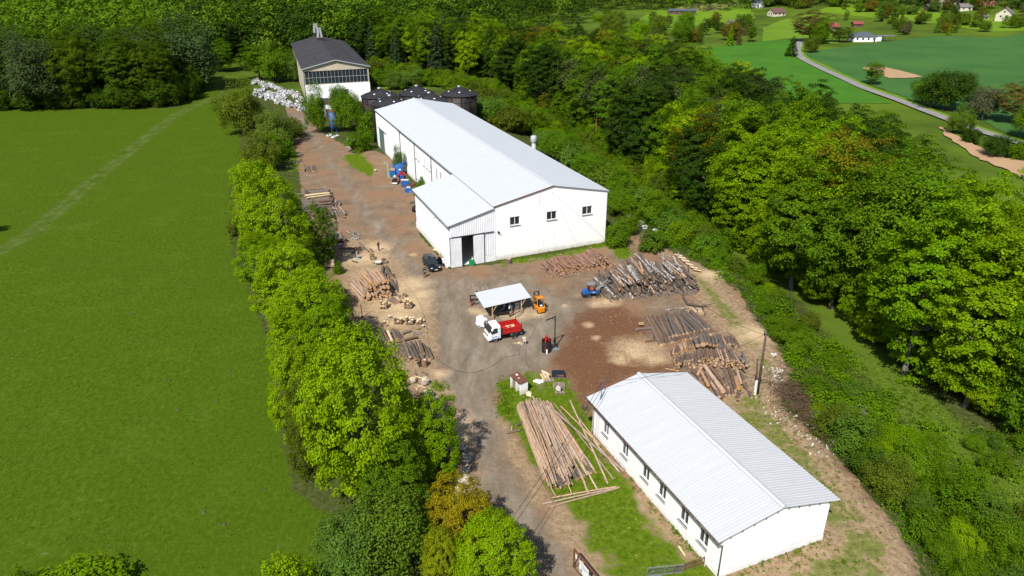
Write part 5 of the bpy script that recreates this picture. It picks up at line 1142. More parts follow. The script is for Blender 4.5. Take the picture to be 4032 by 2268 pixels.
# P10 spruce logs in front of the hall gable
dh_ = dr_(5, (2240, 890), (2090, 760)); dl_ = dr_(5, (1770, 1000), (1600, 800))
pile(G(5, 1740, 1005), G(5, 2470, 870), dl_, dh_, 3.9, .12, 1.6, [(1, 'spruce_log')], 'reddish brown log in the long pile in front of the white gable wall', 'red brown logs by the gable', rj=.3, yaw=.15, endj=.45, stagger=.12, tilt=.06, prof=lambda s: min(1, .25+s*2.2, (1-s)*5+.1)*(.78+.22*math.sin(s*9)))
for i in range(16):
    x = 1640+i*48+rnd.uniform(-15, 15); one('spruce_log', 5, (x+rnd.uniform(-30, 90), 905-i*5), (x+rnd.uniform(-70, 10), 790-i*4), .08, 'thin crooked pole thrown across the red brown pile', 'thin poles across the red brown pile', .6+rnd.uniform(0, .6), 1.2+rnd.uniform(0, .4))
for (a, b) in [((1875, 1010), (2040, 985)), ((1830, 1000), (1900, 980)), ((1880, 965), (1955, 975))]: one('branch', 5, a, b, .05, 'thin branch on the ground below the red brown pile', 'branches below the red brown pile', None, None, 'branch')
c = G(5, 1268, 855); log('short_log', c+Vector((0, .3, 0)), c+Vector((0, .3, .75)), .48, 'wide tree stump standing upright by the white gable wall', None, 'stump', 'tree_stump')
one('branch', 5, (1300, 825), (1560, 820), .06, 'thin pole lying beside the upright stump', None, None, None, 'branch'); one('branch', 5, (2390, 665), (2510, 655), .12, 'dead branch on the grass at the hall corner', None, None, None, 'branch')
# P11 the big mixed birch heap
dA_ = dr_(7, (1230, 790), (1020, 590)); dB_ = dr_(7, (2080, 700), (1880, 500))
lb = {'dark_birch_log': 'dark weathered log in the huge mixed birch heap', 'birch_log': 'white barked birch log in the huge mixed birch heap', 'pine_log': 'orange log in the huge mixed birch heap', 'brown_log': 'brown log in the huge mixed birch heap'}
pile(G(7, 1010, 790), G(7, 2170, 690), dA_, dB_, 4.9, .15, 3.35, [(.62, 'dark_birch_log'), (.17, 'birch_log'), (.07, 'pine_log'), (.14, 'brown_log')], lb, None, rj=.4, yaw=.15, endj=.55, lj=.2, pitch=.06, stagger=.17, tilt=.16, maxobj=290,
     stuff='dark inner logs of the huge mixed birch heap', prof=lambda s: min(1, .32+s*1.9, (1-s)*4.5+.4)*(.85+.15*math.sin(s*14+1)))
for (a, b, h0, h1) in [((1760, 310), (1690, 160), 2.2, 3.6), ((1865, 330), (1910, 165), 2.2, 3.4), ((1890, 350), (1905, 250), 2.0, 2.8), ((1330, 520), (1150, 490), .9, 1.2), ((1240, 620), (1060, 405), 1., 1.9)]: one('birch_log', 7, (a[0], a[1]), (b[0], b[1]), .07, 'thin white birch stem sticking out of the huge heap', 'birch stems sticking out', h0, h1)
for (a, b, r) in [((1400, 540), (1270, 350), .28), ((1370, 480), (1290, 350), .3), ((1580, 430), (1300, 290), .3), ((1830, 440), (1720, 310), .27), ((1650, 430), (1480, 260), .2)]: one('birch_log', 7, a, b, r, 'thick scarred birch trunk on top of the huge heap', 'thick birch trunks on top', 2.6, 2.9)
for i, (a, b) in enumerate([((1200, 470), (1080, 380)), ((1245, 490), (1110, 385)), ((1290, 510), (1150, 380)), ((1330, 520), (1190, 380)), ((1370, 520), (1230, 385)), ((1310, 570), (1270, 520))]): one('pine_log', 7, a, b, .13, 'straight orange log on the left end of the huge heap', 'orange logs on the heap', 1.9, 2.1)
for i in range(30): t = (i//2)/14; x = 1905+240*t; y = 212+190*t; one('split_log' if i % 3 else 'grey_log', 7, (x+48, y+8+rnd.uniform(-5, 5)), (x-50, y-14), .12, 'short split log in the low row behind the huge heap', 'low row behind the heap', .15+.2*(i % 2), .2+.2*(i % 2))
# fallen dead tree and poles right of the heap
br = MB(); q = [G(7, 1930, 680), G(7, 1960, 780), G(7, 2020, 850), G(7, 2100, 870), G(7, 2210, 885), G(7, 2290, 875), G(7, 2360, 860)]
br.tube([q[0]+Vector((0, 0, 1.2)), q[1]+Vector((0, 0, .6)), q[2]+Vector((0, 0, .3)), q[3]+Vector((0, 0, .35)), q[4]+Vector((0, 0, .4)), q[6]+Vector((0, 0, .5))], [.06, .1, .16, .12, .09, .03], 7)
for a, b in [((2090, 870), (2140, 920)), ((2140, 920), (2150, 960)), ((2210, 885), (2240, 960)), ((2240, 960), (2225, 990)), ((2040, 850), (2250, 875)), ((2060, 840), (2190, 870)), ((2200, 885), (2215, 930))]: br.tube([G(7, *a)+Vector((0, 0, .3)), G(7, *b)+Vector((0, 0, .2))], [.06, .03], 6)
tag(br.build('fallen_tree', K['barkgy']), 'bare crooked dead tree lying between the huge heap and the brown logs', 'fallen tree')
one('birch_log', 7, (1735, 905), (1970, 880), .13, 'long pale log lying alone above the brown log pile'); one('branch', 7, (1790, 905), (2040, 885), .1, 'dark log behind the long pale log above the brown pile')
# P12 brown logs
dA_ = dr_(8, (500, 690), (350, 320)); dB_ = dr_(8, (1180, 560), (880, 230))
for i in range(21):
    t = i/20; a = (500+40*t+(870-500)*t, 690-130*t**1.5); a = (490+t*690, 690-150*t); L = rnd.uniform(4.6, 5.8); g = G(8, *a); fr__ = G(8, 345+t*560+rnd.uniform(-8, 8), 330-90*t+rnd.uniform(-15, 15)); d = (fr__-g).normalized(); L = (fr__-g).length; r = .18*rnd.uniform(.8, 1.25); s = Vector((-d.y, d.x, 0))*rnd.gauss(0, .05)
    log('brown_log', g+Vector((0, 0, r)), g+(d+s)*L+Vector((0, 0, r)), r, 'long rough brown log in the single layer right of the sawdust patch', 'long rough brown logs')
for i in range(12):
    t = .15+.72*i/11; g = G(8, 490+t*690, 640-150*t); L = rnd.uniform(4.2, 5.4); d = dA_.lerp(dB_, t).normalized(); r = .18*rnd.uniform(.8, 1.3); s = Vector((-d.y, d.x, 0))*rnd.gauss(0, .08)
    log('grey_log', g+Vector((0, 0, r+.34)), g+(d+s)*L+Vector((0, 0, r+.3)), r, 'thicker brown log lying on top of the single layer of rough logs', 'upper rough brown logs')
for (a, b, r, l) in [((175, 475), (375, 455), .17, 'brown log pointing left out of the rough brown logs'), ((290, 625), (460, 605), .15, 'log under the left end of the rough brown logs'), ((400, 640), (400, 470), .12, 'red brown log across the left end of the rough logs'), ((360, 315), (570, 310), .1, 'thin log across the far end of the rough logs')]: one('brown_log', 8, a, b, r, l)
c = G(8, 235, 440); m = MB(); m.box((0, 0, .18), (.65, .35, .25)); o = m.build('wood_block', K['wood']); o.location = (c.x, c.y, .3); tag(o, 'pale wood block on the log pointing left', 'wood block')
one('split_log', 8, (545, 968), (720, 1000), .05, 'red brown plank by the far corner of the office roof', None, None, None, 'plank')
# P13 rows of short logs
for (A, B, F, L, h, nm, r) in [((600, 850), (920, 690), (590, 710), 1.35, .55, 'small', .10), ((650, 965), (940, 905), (650, 850), 1.35, .7, 'first', .10), ((860, 960), (1560, 985), (880, 770), 2.4, 1.4, 'long', .135), ((940, 700), (1500, 720), (940, 560), 2.1, .8, 'back', .14)]:
    d = dr_(8, A, F) if nm != 'long' else dr_(8, (1000, 900), (980, 700)); d2 = dr_(8, (1500, 900), (1350, 700))
    pile(G(8, *A), G(8, *B), d, d.lerp(d2, .6), L, r, h, [(3, 'short_log'), (1, 'pine_log')], {'short_log': f'short firewood log in the {dict(small="small leftmost", first="front left", long="long front", back="rear")[nm]} row of the sawn log stack', 'pine_log': f'reddish short log in the {dict(small="small leftmost", first="front left", long="long front", back="rear")[nm]} row of the sawn log stack'}, None, rj=.35, yaw=.07, endj=.2)
for (a, b, r) in [((955, 680), (905, 570), .24), ((1025, 665), (1000, 560), .33), ((1075, 655), (1040, 550), .2), ((1115, 670), (1080, 560), .2), ((1165, 680), (1140, 570), .2), ((1215, 680), (1180, 570), .22), ((1290, 790), (1230, 660), .24), ((1320, 780), (1200, 540), .22), ((1385, 820), (1300, 670), .2), ((1245, 830), (1215, 700), .2), ((1580, 930), (1520, 760), .17), ((1540, 880), (1480, 820), .2), ((740, 910), (800, 770), .13)]:
    one('grey_log', 8, a, b, r, 'thick grey log resting on the rows of short sawn logs', 'thick grey logs on the sawn rows', .9, .95)
# P14 big logs below
for (a, b, r) in [((1170, 1180), (880, 1000), .22), ((1230, 1330), (1060, 1010), .2), ((1280, 1260), (1040, 930), .27), ((1300, 1360), (1110, 1130), .23), ((1310, 1180), (1110, 940), .23), ((1240, 930), (1180, 880), .22), ((1350, 1150), (1260, 890), .17), ((1345, 1210), (1290, 1080), .22), ((1410, 1310), (1360, 1150), .2), ((1440, 1210), (1350, 950), .22), ((1360, 1310), (1300, 1200), .17), ((1500, 1150), (1460, 1000), .2), ((1600, 1250), (1420, 990), .2), ((1480, 1220), (1440, 1080), .3), ((1520, 1310), (1480, 1270), .17), ((1465, 1360), (1465, 1270), .16), ((1640, 1340), (1530, 1090), .15), ((1550, 1130), (1500, 1010), .14), ((990, 1100), (900, 990), .22), ((1000, 960), (960, 1040), .2), ((1440, 1250), (1400, 1100), .17), ((1200, 1260), (1130, 1150), .2), ((1090, 1180), (1000, 1010), .22), ((1560, 1000), (1470, 900), .16), ((1500, 960), (1480, 880), .16)]:
    k = rnd.random(); one('pine_log' if k < .35 else 'brown_log', 8, a, b, r, 'thick crooked pine log in the fan of logs beyond the office roof', 'thick logs beyond the office', r+(.3 if k < .5 else 0), r+(.35 if k < .5 else 0))
# P9 long poles in front of the office
near = [(480, 1290), (600, 1290), (700, 1240), (820, 1210), (950, 1180), (1100, 1110), (1130, 1080)]; nP = 0
def lerp2(L, t): t = t*(len(L)-1); i = min(int(t), len(L)-2); f = t-i; return (L[i][0]*(1-f)+L[i+1][0]*f, L[i][1]*(1-f)+L[i+1][1]*f)
farL = [(340, 470), (345, 420), (400, 390), (500, 345), (600, 390), (660, 400)]; nearL = [(640, 1240), (690, 1260), (750, 1270), (870, 1230), (985, 1170), (1120, 1110)]
for i in range(125):
    t = rnd.random(); lv = min(4, int(rnd.random()*5*math.sin(math.pi*min(1, max(.08, t))))); f = lerp2(farL, min(1, max(0, t+rnd.gauss(0, .09)))); nn = lerp2(nearL, min(1, max(0, t+rnd.gauss(0, .07))))
    a = rnd.uniform(0, .12); b_ = rnd.uniform(0, .26) if rnd.random() < .75 else rnd.uniform(.2, .5); pf = Vector(f).lerp(Vector(nn), a*.7); pn = Vector(nn).lerp(Vector(f), b_)
    r = rnd.uniform(.055, .135); one('pole', 12, pn, pf, r, 'long half peeled pole in the fan shaped pile beside the drive', 'long poles in the fan shaped pile', .15+lv*.25, .12+lv*.24, 'pole')
for i in range(10): t = rnd.uniform(.35, .95); a = lerp2(nearL, t); one('grey_log', 12, (a[0]-20, a[1]-20), (a[0]-70-rnd.uniform(0, 60), a[1]-110-rnd.uniform(0, 60)), rnd.uniform(.13, .24), 'thick short log under the near end of the long poles', 'thick logs under the poles')
for (a, b, r, h0, h1, l) in [((690, 1410), (465, 995), .07, .07, .07, 'pole lying apart on the drive side of the pole pile'), ((585, 1412), (1345, 1242), .08, .1, .12, 'middle of the three poles laid across the near end'), ((665, 1437), (1340, 1250), .09, .1, .12, 'nearest of the three poles laid across the near end'),
                       ((680, 1350), (1310, 1240), .08, .1, .12, 'farthest of the three poles laid across the near end'), ((1230, 1205), (862, 392), .1, .2, .5, 'leaning pole on the office side reaching farthest back'), ((1390, 1088), (720, 500), .13, .15, .9, 'thick pole slanting across towards the office wall'),
                       ((1150, 830), (770, 450), .09, .2, .5, 'thin pole crossing under the leaning pole'), ((1290, 1165), (705, 425), .07, .2, .4, 'greyish pole on the grass beside the pile'), ((1130, 1270), (1035, 1090), .09, .15, .5, 'short pole poking out near the cross poles, on the right'), ((1040, 1300), (955, 1095), .12, .2, .5, 'square cut beam poking out near the cross poles'),
                       ((878, 1312), (828, 1190), .06, .15, .4, 'thin pale stick poking out near the cross poles'), ((1150, 830), (930, 540), .08, .1, .2, 'grey pole behind the leaning pole'), ((1340, 1090), (1090, 780), .08, .08, .3, 'pole along the foot of the office wall'), ((720, 1330), (640, 1180), .07, .1, .3, 'short pole at the drive side corner of the pile')]:
    one('pole', 12, a, b, r, l, None, h0, h1, 'pole')
one('brown_log', 12, (230, 708), (370, 680), .13, 'short brown support log at the side of the pole pile'); one('pine_log', 12, (285, 690), (290, 650), .09, 'tiny pale log end on the grass by the drive'); one('grey_log', 12, (330, 635), (400, 600), .13, 'grey support log under the pole pile'); one('grey_log', 12, (690, 1190), (810, 1215), .13, 'grey support log at the near end under the poles')
for (n_, A, B, F, L, r, h, k_, l_) in [(3, (700, 640), (740, 800), (560, 660), 2.6, .15, 1.0, 'grey_log', 'grey log in the long stack half hidden by the far maple'), (4, (640, 1010), (720, 1180), (600, 960), 2.4, .17, 1.0, 'brown_log', 'dark log in the stack beneath the maples above the net sacks')]:
    d = dr_(n_, A, F); pile(G(n_, *A), G(n_, *B), d, d, L, r, h, [(1, k_)], l_, None)
for i in range(70):
    t = rnd.random(); u, v = 780+t*330+rnd.gauss(0, 16), 470+t*560+rnd.gauss(0, 14)
    if 860 < u < 1080 and 680 < v < 860: continue
    g = P(z(0, u-12, v)); a = rnd.gauss(2.2, .7); L = rnd.uniform(.35, 1.6); d = Vector((math.cos(a), math.sin(a), 0))*L/2; r = rnd.uniform(.06, .15); log(rnd.choice(['grey_log', 'split_log', 'brown_log', 'birch_log']), g-d+Vector((0, 0, r)), g+d+Vector((0, 0, r)), r, 'odd piece of wood lying loose along the left edge of the yard', 'odd wood pieces along the left edge')
# sawn rounds standing on pallets
rm = MB(); rm.tube([(0, 0, 0), (0, 0, .5), (0, 0, 1)], [1.03, .98, 1.0], 14, 0, True, 1); K['barktan'] = mat('tan bark', (.40, .27, .15), .9, col2=(.24, .15, .085), scale=3, rand=.2); K['endlight'] = mat('fresh sawn face', (.84, .66, .40), .85, var=.06, scale=4, rand=.06)
ro = rm.build('wood_round', [K['barktan'], K['endlight']]); RME = ro.data; bpy.data.objects.remove(ro)
def wround(p, r, h, label, group, tilt=None):
    o = bpy.data.objects.new('wood_round', RME); COL.objects.link(o); o.location = p; o.scale = (r, r*rnd.uniform(.92, 1.05), h); o.rotation_euler = tilt or (0, 0, rnd.uniform(0, 6)); return tag(o, label, 'wood round', group)
def pallet(c, rz, label, w_=1.1, d_=.85, name='pallet'):
    r = empty(name, c, rz, label, 'pallet'); m = MB()
    for i in range(5): m.box((0, -d_/2+.06+i*(d_-.12)/4, .13), (w_, .11, .025))
    m.build('deck', K['woodgrey'], r); m = MB()
    for i in (-1, 0, 1): m.box((i*(w_/2-.06), 0, .06), (.1, d_, .11))
    m.build('bearer', K['woodgrey'], r); return r
for gi, (x, y, nx, ny, hs, nm) in enumerate([(748, 770, 3, 3, (1, 3), 'upper left'), (980, 765, 3, 3, (2, 3), 'upper right'), (885, 915, 3, 3, (1, 3), 'lower left'), (995, 920, 3, 3, (1, 3), 'lower middle'), (1085, 915, 2, 3, (1, 2), 'lower right')]):
    c = G(4, x, y); c.y += .5; pallet(c, .1*gi, f'{nm} of the wooden pallets loaded with sawn rounds')
    for i in range(nx):
        for j in range(ny):
            n_ = rnd.randint(*hs); zz = .15; r = rnd.uniform(.15, .2)
            for k in range(n_):
                h = rnd.uniform(.3, .36); rr = r*rnd.uniform(.9, 1.1); wround((c.x+(i-(nx-1)/2)*.37+rnd.uniform(-.03, .03), c.y+(j-(ny-1)/2)*.34, zz), rr, h, f'sawn round of wood on the {nm} pallet', f'rounds on the {nm} pallet'); zz += h+.004
for x, y in [(785, 885), (790, 930), (825, 870), (805, 850), (1095, 960), (1125, 940), (760, 900), (1130, 890), (1110, 900), (835, 850)]:
    c = G(4, x, y); k = rnd.random() < .5; wround(c+Vector((0, 0, .0 if k else .18)), .19, .34, 'loose sawn round on the sawdust beside the pallets', 'loose sawn rounds', None if k else (1.5, .1, rnd.uniform(0, 6)))
c = G(4, 1068, 1000); pallet(c, .1, 'empty grey pallet lying flat near the weathered logs', 1.2, .9)
for gi, (x, y) in enumerate([(640, 300), (752, 335)]):
    c = G(4, x, y); c.y += .35; nm = ['wood crate beside the log splitter', 'wood crate next to the wheelbarrow'][gi]; r = empty('crate', c, .3, 'small slatted '+nm, 'crate')
    m = MB()
    for a in range(4):
        for k in range(3): m.box((math.cos(a*1.571)*.4, math.sin(a*1.571)*.4, .15+k*.2), (.03, .8, .12), rz=a*1.571)
    m.build('slats', K['woodgrey'], r)
    for i in range(8): a = rnd.uniform(0, 6); wround((c.x+math.cos(a)*.2, c.y+math.sin(a)*.2, .1+i*.11), rnd.uniform(.12, .18), .3, f'chunk of wood heaped in the {nm}', f'chunks in the {nm}', (rnd.uniform(.6, 1.5), 0, a))
print('logs', NL, sum(NL.values()))
# ------------------------------------------------------------------ vehicles
def frame2(pf, pr, half, name, label, cat, side=1):
    """pf, pr: where the front and rear wheels on the camera side touch the ground; +x is forward"""
    a, b = P(pf), P(pr); d = (a-b).normalized(); n = Vector((-d.y, d.x, 0))*side
    c = (a+b)/2+n*half; return empty(name, (c.x, c.y, 0), math.atan2(d.y, d.x), label, cat), (a-b).length
def wheel(par, x, y, r, w_, rim=True, dual=False):
    m = MB(); s = 1 if y > 0 else -1
    m.tube([(x, y-w_/2, r), (x, y-w_*.42, r), (x, y+w_*.42, r), (x, y+w_/2, r)], [r*.86, r, r, r*.86], 20); o = m.build('wheel', K['tyre'], par)
    if rim:
        m = MB(); m.tube([(x, y+s*w_*.30, r), (x, y+s*(w_/2+.02), r)], [r*.3, r*.58], 14, cap=False); m.tube([(x, y+s*w_*.1, r), (x, y+s*w_*.42, r)], [r*.5, r*.42], 12); m.build('rim', K['hook'], o)
    return o
def ring(x, w0, z0, w1, z1, w2, z2): return [(x, -w0, z0), (x, -w1, (z0+z1)/2), (x, -w1, z1), (x, -w2, z2), (x, w2, z2), (x, w1, z1), (x, w1, (z0+z1)/2), (x, w0, z0)]
def car(root, L, W, H, paint, suv=True, hatch_open=False, lights=True):
    w = W/2; gc = .22 if suv else .15; bz = H*.58
    S_ = [(-L/2, .80, gc+.25, .86, bz*.92), (-L/2+.12, .92, gc+.05, .97, bz), (-L*.3, .95, gc, 1., bz*1.03), (0, .96, gc, 1., bz*1.02), (L*.22, .95, gc, 1., bz), (L*.36, .93, gc, .98, bz*.95), (L/2-.15, .86, gc+.05, .90, bz*.82), (L/2, .72, gc+.15, .76, bz*.62)]
    m = MB(); m.loft([ring(x, w*a, z0, w*c, z1*.86, w*c*.90, z1) for x, a, z0, c, z1 in S_], 0, True); m.build('body', paint, root)
    g = MB(); t0, t1 = (-L/2+.15, L*.24); G_ = [(t0, .86, bz*.93, .80, bz*.96), (t0+.35, .86, bz*.95, .74, H*.97), (0, .88, bz*.95, .74, H), (L*.06, .88, bz*.95, .72, H*.985), (t1, .86, bz*.93, .80, bz*.98)]
    g.loft([[(x, -w*a, z0), (x, -w*b_, z1), (x, w*b_, z1), (x, w*a, z0)] for x, a, z0, b_, z1 in G_]); g.build('windows', K['glass'], root)
    r = MB(); r.loft([[(x, -w*.73, H*zz-.02), (x, -w*.6, H*zz+.025), (x, w*.6, H*zz+.025), (x, w*.73, H*zz-.02)] for x, zz in ((t0+.38, .97), (0, 1.), (L*.05, .99))]); rf = r.build('roof', paint, root)
    if suv:
        m = MB(); m.box((-L*.03, 0, H+.035), (L*.18, w*.8, .02)); m.build('sunroof', K['glass'], rf)
        for s in (-1, 1): m = MB(); m.bar((t0+.4, s*w*.70, H+.03), (L*.05, s*w*.70, H+.03), .04); m.build('roof_rail', K['grey'], rf)
    for s in (-1, 1):
        m = MB()
        for x in (t0+.5, -L*.04, t1-.5): m.bar((x, s*w*.885, bz*.94), (x-.02+(-.35 if x > .5 else 0), s*w*.745, H*.965), .07, .03)
        m.build('pillar', paint, root)
        m = MB(); m.blob((L*.19, s*(w+.10), bz+.08), .11, 3, 0, 1, .05, (.7, 1, .7)); m.build('mirror', paint, root)
        if lights: m = MB(); m.blob((L/2-.16, s*w*.68, bz*.74), .17, 5, 0, 1, .04, (.8, 1.25, .6)); m.build('headlight', K['lamp'], root)
        m = MB(); m.box((-L/2+.0, s*w*.78, bz*.80), (.1, .2, .25)); m.build('tail_light', K['red'], root)
        m = MB(); m.box((L/2-.06, s*w*.55, gc+.22), (.06, .16, .1)); m.build('fog_light', K['lamp'], root)
    m = MB(); m.box((L/2+.0, 0, bz*.55), (.06, w*1.1, .14)); m.build('grille', K['dark'], root)
    m = MB(); m.box((L/2+.035, 0, gc+.26), (.03, .5, .11)); m.build('number_plate', K['plastic'], root)
    R = .36 if suv else .31
    for x in (-L*.29, L*.30):
        for s in (-1, 1): wheel(root, x, s*(w-.10), R, .22)
r, wb = frame2(z(4, 1186, 410), z(4, 1130, 342), .85, 'parked_car', 'black sport utility car with sunroof and open driver door parked by the lean-to', 'car'); car(r, 4.55, 1.85, 1.72, K['black'])
m = MB(); m.box((.35, 1.25, .85), (.95, .07, .85), rz=.75); m.box((.35, 1.25, 1.42), (.7, .05, .42), rz=.75); m.build('open_door', K['black'], r)
c = P(z(3, 1835, 800)); r = empty('parked_car', (c.x+1.1, c.y+1.0, 0), 1.97+1.57-.3+.15, 'dark hatchback with its boot lid raised, beside the side wall of the lean-to', 'car'); car(r, 4.1, 1.7, 1.42, K['black'], False)
r.rotation_euler[2] = .0; r.location = (c.x+1.55, c.y+.6, 0)
m = MB(); m.box((-2.0, 0, 1.75), (1.0, 1.3, .06), ry=-.35); m.build('boot_lid', K['black'], r)
c = P(z(3, 1850, 915)); r = empty('parked_car', (c.x+1.9, c.y+.9, 0), .05, 'red car mostly hidden behind the side wall of the lean-to', 'car'); car(r, 4.0, 1.65, 1.4, K['carred'], False)
# ---- tipper truck
tr, wb = frame2(z(6, 545, 970), z(6, 815, 917), .92, 'tipper_truck', 'small truck with white cab and red ribbed tipper bed loaded with split wood', 'truck', -1)
wb = max(wb, 2.4); xf = wb/2; xr = -wb/2
print('truck wheelbase', wb)
cab = MB()
def tsec(x, w0, zb, w1, zt_): return [(x, -w0, zb), (x, -w0, (zb+zt_)/2), (x, -w1, zt_-.08), (x, -w1+.1, zt_), (x, w1-.1, zt_), (x, w1, zt_-.08), (x, w0, (zb+zt_)/2), (x, w0, zb)]
cab.loft([tsec(xf-.75, .96, .55, .90, 2.12), tsec(xf-.70, .98, .5, .92, 2.22), tsec(xf+.15, .98, .5, .90, 2.26), tsec(xf+.32, .98, .45, .88, 2.15), tsec(xf+.72, .98, .38, .95, 1.25), tsec(xf+.86, .93, .38, .90, .95)], 0, False)
cb = cab.build('cab', K['truckw'], tr, .04)
m = MB(); m.add([(xf+.345, -.80, 2.08), (xf+.345, .80, 2.08), (xf+.735, .88, 1.32), (xf+.735, -.88, 1.32)], [(0, 1, 2, 3)]); m.v = [(v[0]+.015, v[1], v[2]+.01) for v in m.v]; m.build('windscreen', K['glass'], cb)
for s in (-1, 1):
    m = MB(); m.add([(xf-.35, s*.945, 1.95), (xf+.18, s*.94, 1.98), (xf+.50, s*.99, 1.38), (xf+.30, s*.995, 1.22), (xf-.35, s*.995, 1.32)], [(0, 1, 2, 3, 4)]); m.build('side_window', K['glass'], cb)
    m = MB(); m.bar((xf+.55, s*.98, 1.3), (xf+.62, s*1.12, 1.75), .03); m.box((xf+.62, s*1.14, 1.75), (.08, .16, .36)); m.build('mirror', K['dark'], cb)
    m = MB(); m.box((xf+.86, s*.72, .72), (.06, .3, .18)); m.build('headlight', K['lamp'], cb)
    m = MB(); m.tube([(xf+math.cos(a)*.46, s*.985, .38+math.sin(a)*.46) for a in np.linspace(.1, 3.04, 9)], .045, 6); m.build('wheel_arch', K['blue'], cb)
    m = MB(); m.bar((xf-.52, s*.99, .6), (xf-.52, s*.99, 2.0), .02); m.bar((xf+.42, s*.995, .9), (xf+.42, s*.995, 1.3), .02); m.build('door_seam', K['grey'], cb)
m = MB(); m.box((xf+.88, 0, .95), (.04, 1.3, .16)); m.build('grille', K['dark'], cb); m = MB(); m.box((xf+.90, 0, .45), (.12, 1.9, .24)); m.build('bumper', K['truckw'], cb); m = MB(); m.box((xf+.97, 0, .45), (.02, .5, .11)); m.build('number_plate', K['plastic'], cb)
bx0, bx1 = xr-.95, xf-.95; bw = .98; zb, zt_ = .95, 1.72
m = MB(); m.box(((bx0+bx1)/2, 0, zb), (bx1-bx0, 2*bw, .08)); 
for s in (-1, 1):
    m.box(((bx0+bx1)/2, s*bw, (zb+zt_)/2+.04), (bx1-bx0, .05, zt_-zb))
    for k in range(4): m.box(((bx0+bx1)/2, s*(bw+.03), zb+.10+k*.21), (bx1-bx0-.02, .035, .07))
for x in (bx0, bx1): m.box((x, 0, (zb+zt_)/2+.04), (.05, 2*bw-.06, zt_-zb))
bd = m.build('tipper_bed', K['red'], tr)
m = MB()
for s in (-1, 1):
    for x in (bx0, bx1): m.box((x, s*(bw+.02), zt_*.5+zb*.5+.08), (.09, .09, zt_-zb+.22))
m.bar((bx0, bw, zt_), (bx0, bw, zt_+.45), .06); m.build('bed_post', K['dark'], bd)
m = MB(); 
for s in (-1, 1): m.box(((bx0+xf)/2, s*.38, .72), (xf-bx0+.3, .1, .2))
m.box((xr+.55, -.62, .55), (.5, .3, .35)); m.box((xr+1.1, -.7, .6), (.35, .25, .3)); m.build('chassis', K['dark'], tr)
for s in (-1, 1):
    wheel(tr, xf, s*.84, .37, .26); wheel(tr, xr, s*.78, .37, .42); m = MB(); m.tube([(xr+math.cos(a)*.47, s*.84, .40+math.sin(a)*.45) for a in np.linspace(.3, 2.84, 9)], .06, 6); m.build('mudguard', K['grey'], tr)
m = MB(); m.box((bx0-.05, 0, .55), (.1, 1.8, .12)); m.build('rear_bumper', K['grey'], tr)
RT_ = Matrix.Translation(tr.location) @ Matrix.Rotation(tr.rotation_euler[2], 4, 'Z')
for i in range(34):
    x = rnd.uniform(bx0+.3, bx0+1.35)+.15; y = rnd.uniform(-.72, .72); zz = zb+.12+rnd.uniform(0, .22)*(1.3-abs(y)); a = rnd.uniform(0, 3.1); d = Vector((math.cos(a), math.sin(a), rnd.uniform(-.3, .3)))*.18; c = Vector((x, y, zz))
    log('split_log', RT_@(c-d), RT_@(c+d), .07, 'piece of split firewood lying in the red tipper bed', 'firewood in the tipper bed', 'firewood')
# ---- forklift (mast away from the camera)
fk, wb = frame2(z(6, 1080, 478), z(6, 1150, 562), .52, 'forklift', 'orange forklift with open overhead guard and black mast, right of the canopy', 'forklift', -1)
L2 = .68
m = MB(); m.loft([[(x, -w_, z0), (x, -w_, z1), (x, w_, z1), (x, w_, z0)] for x, w_, z0, z1 in [(-1.25, .36, .28, .88), (-1.12, .5, .16, 1.0), (-.62, .54, .16, 1.0), (-.60, .54, .25, .74), (.62, .54, .25, .72), (.80, .5, .25, .66)]]); m.build('body', K['orange'], fk, .03)
m = MB(); m.box((-.85, 0, 1.05), (.42, .7, .14)); m.build('engine_cover', K['dark'], fk); m = MB(); m.box((-.95, .05, 1.16), (.25, .3, .12)); m.build('gas_tank', K['plastic'], fk)
m = MB()
for s in (-1, 1): m.bar((.62, s*.48, .7), (.50, s*.46, 2.02), .07); m.bar((-.72, s*.48, .98), (-.60, s*.46, 2.02), .07)
m.box((-.05, 0, 2.05), (1.2, 1.02, .05)); m.build('overhead_guard', K['orange'], fk)
for k in range(3): m = MB(); m.box((.28+k*.1, 0, 2.09), (.04, .8, .02)); m.build('guard_slot', K['rust'], fk)
m = MB(); m.box((-.28, 0, .86), (.45, .45, .14)); m.box((-.48, 0, 1.15), (.1, .45, .55)); m.build('seat', K['dark'], fk)
m = MB(); m.box((.42, 0, .95), (.25, .7, .4)); m.tube([(.36, 0, 1.1), (.22, 0, 1.28)], .03, 6); m.build('dashboard', K['dark'], fk)
m = MB(); m.tube([(.22+.0*math.cos(a), math.cos(a)*.17, 1.3+math.sin(a)*.1) for a in np.linspace(0, 6.28, 13)], .018, 5); m.build('steering_wheel', K['dark'], fk)
m = MB()
for s in (-1, 1): m.box((.98, s*.36, 1.25), (.12, .10, 2.3)); m.box((.92, s*.24, 1.15), (.1, .07, 2.1))
for zz in (.3, 1.3, 2.38): m.box((.98, 0, zz), (.1, .75, .1))
m.box((1.06, 0, .5), (.06, .95, .5)); m.build('mast', K['dark'], fk)
for s in (-1, 1): m = MB(); m.box((1.62, s*.25, .12), (1.1, .1, .05)); m.box((1.1, s*.25, .4), (.05, .1, .6)); m.build('fork', K['galv'], fk)
for s in (-1, 1): wheel(fk, .66, s*.52, .30, .22, False); wheel(fk, -.86, s*.46, .24, .18, False)
m = MB(); m.bar((-.62, -.5, 1.0), (-.9, -.75, .85), .04); m.bar((-.9, -.75, .85), (-.75, -.62, .35), .04); m.build('side_rail', K['dark'], fk)
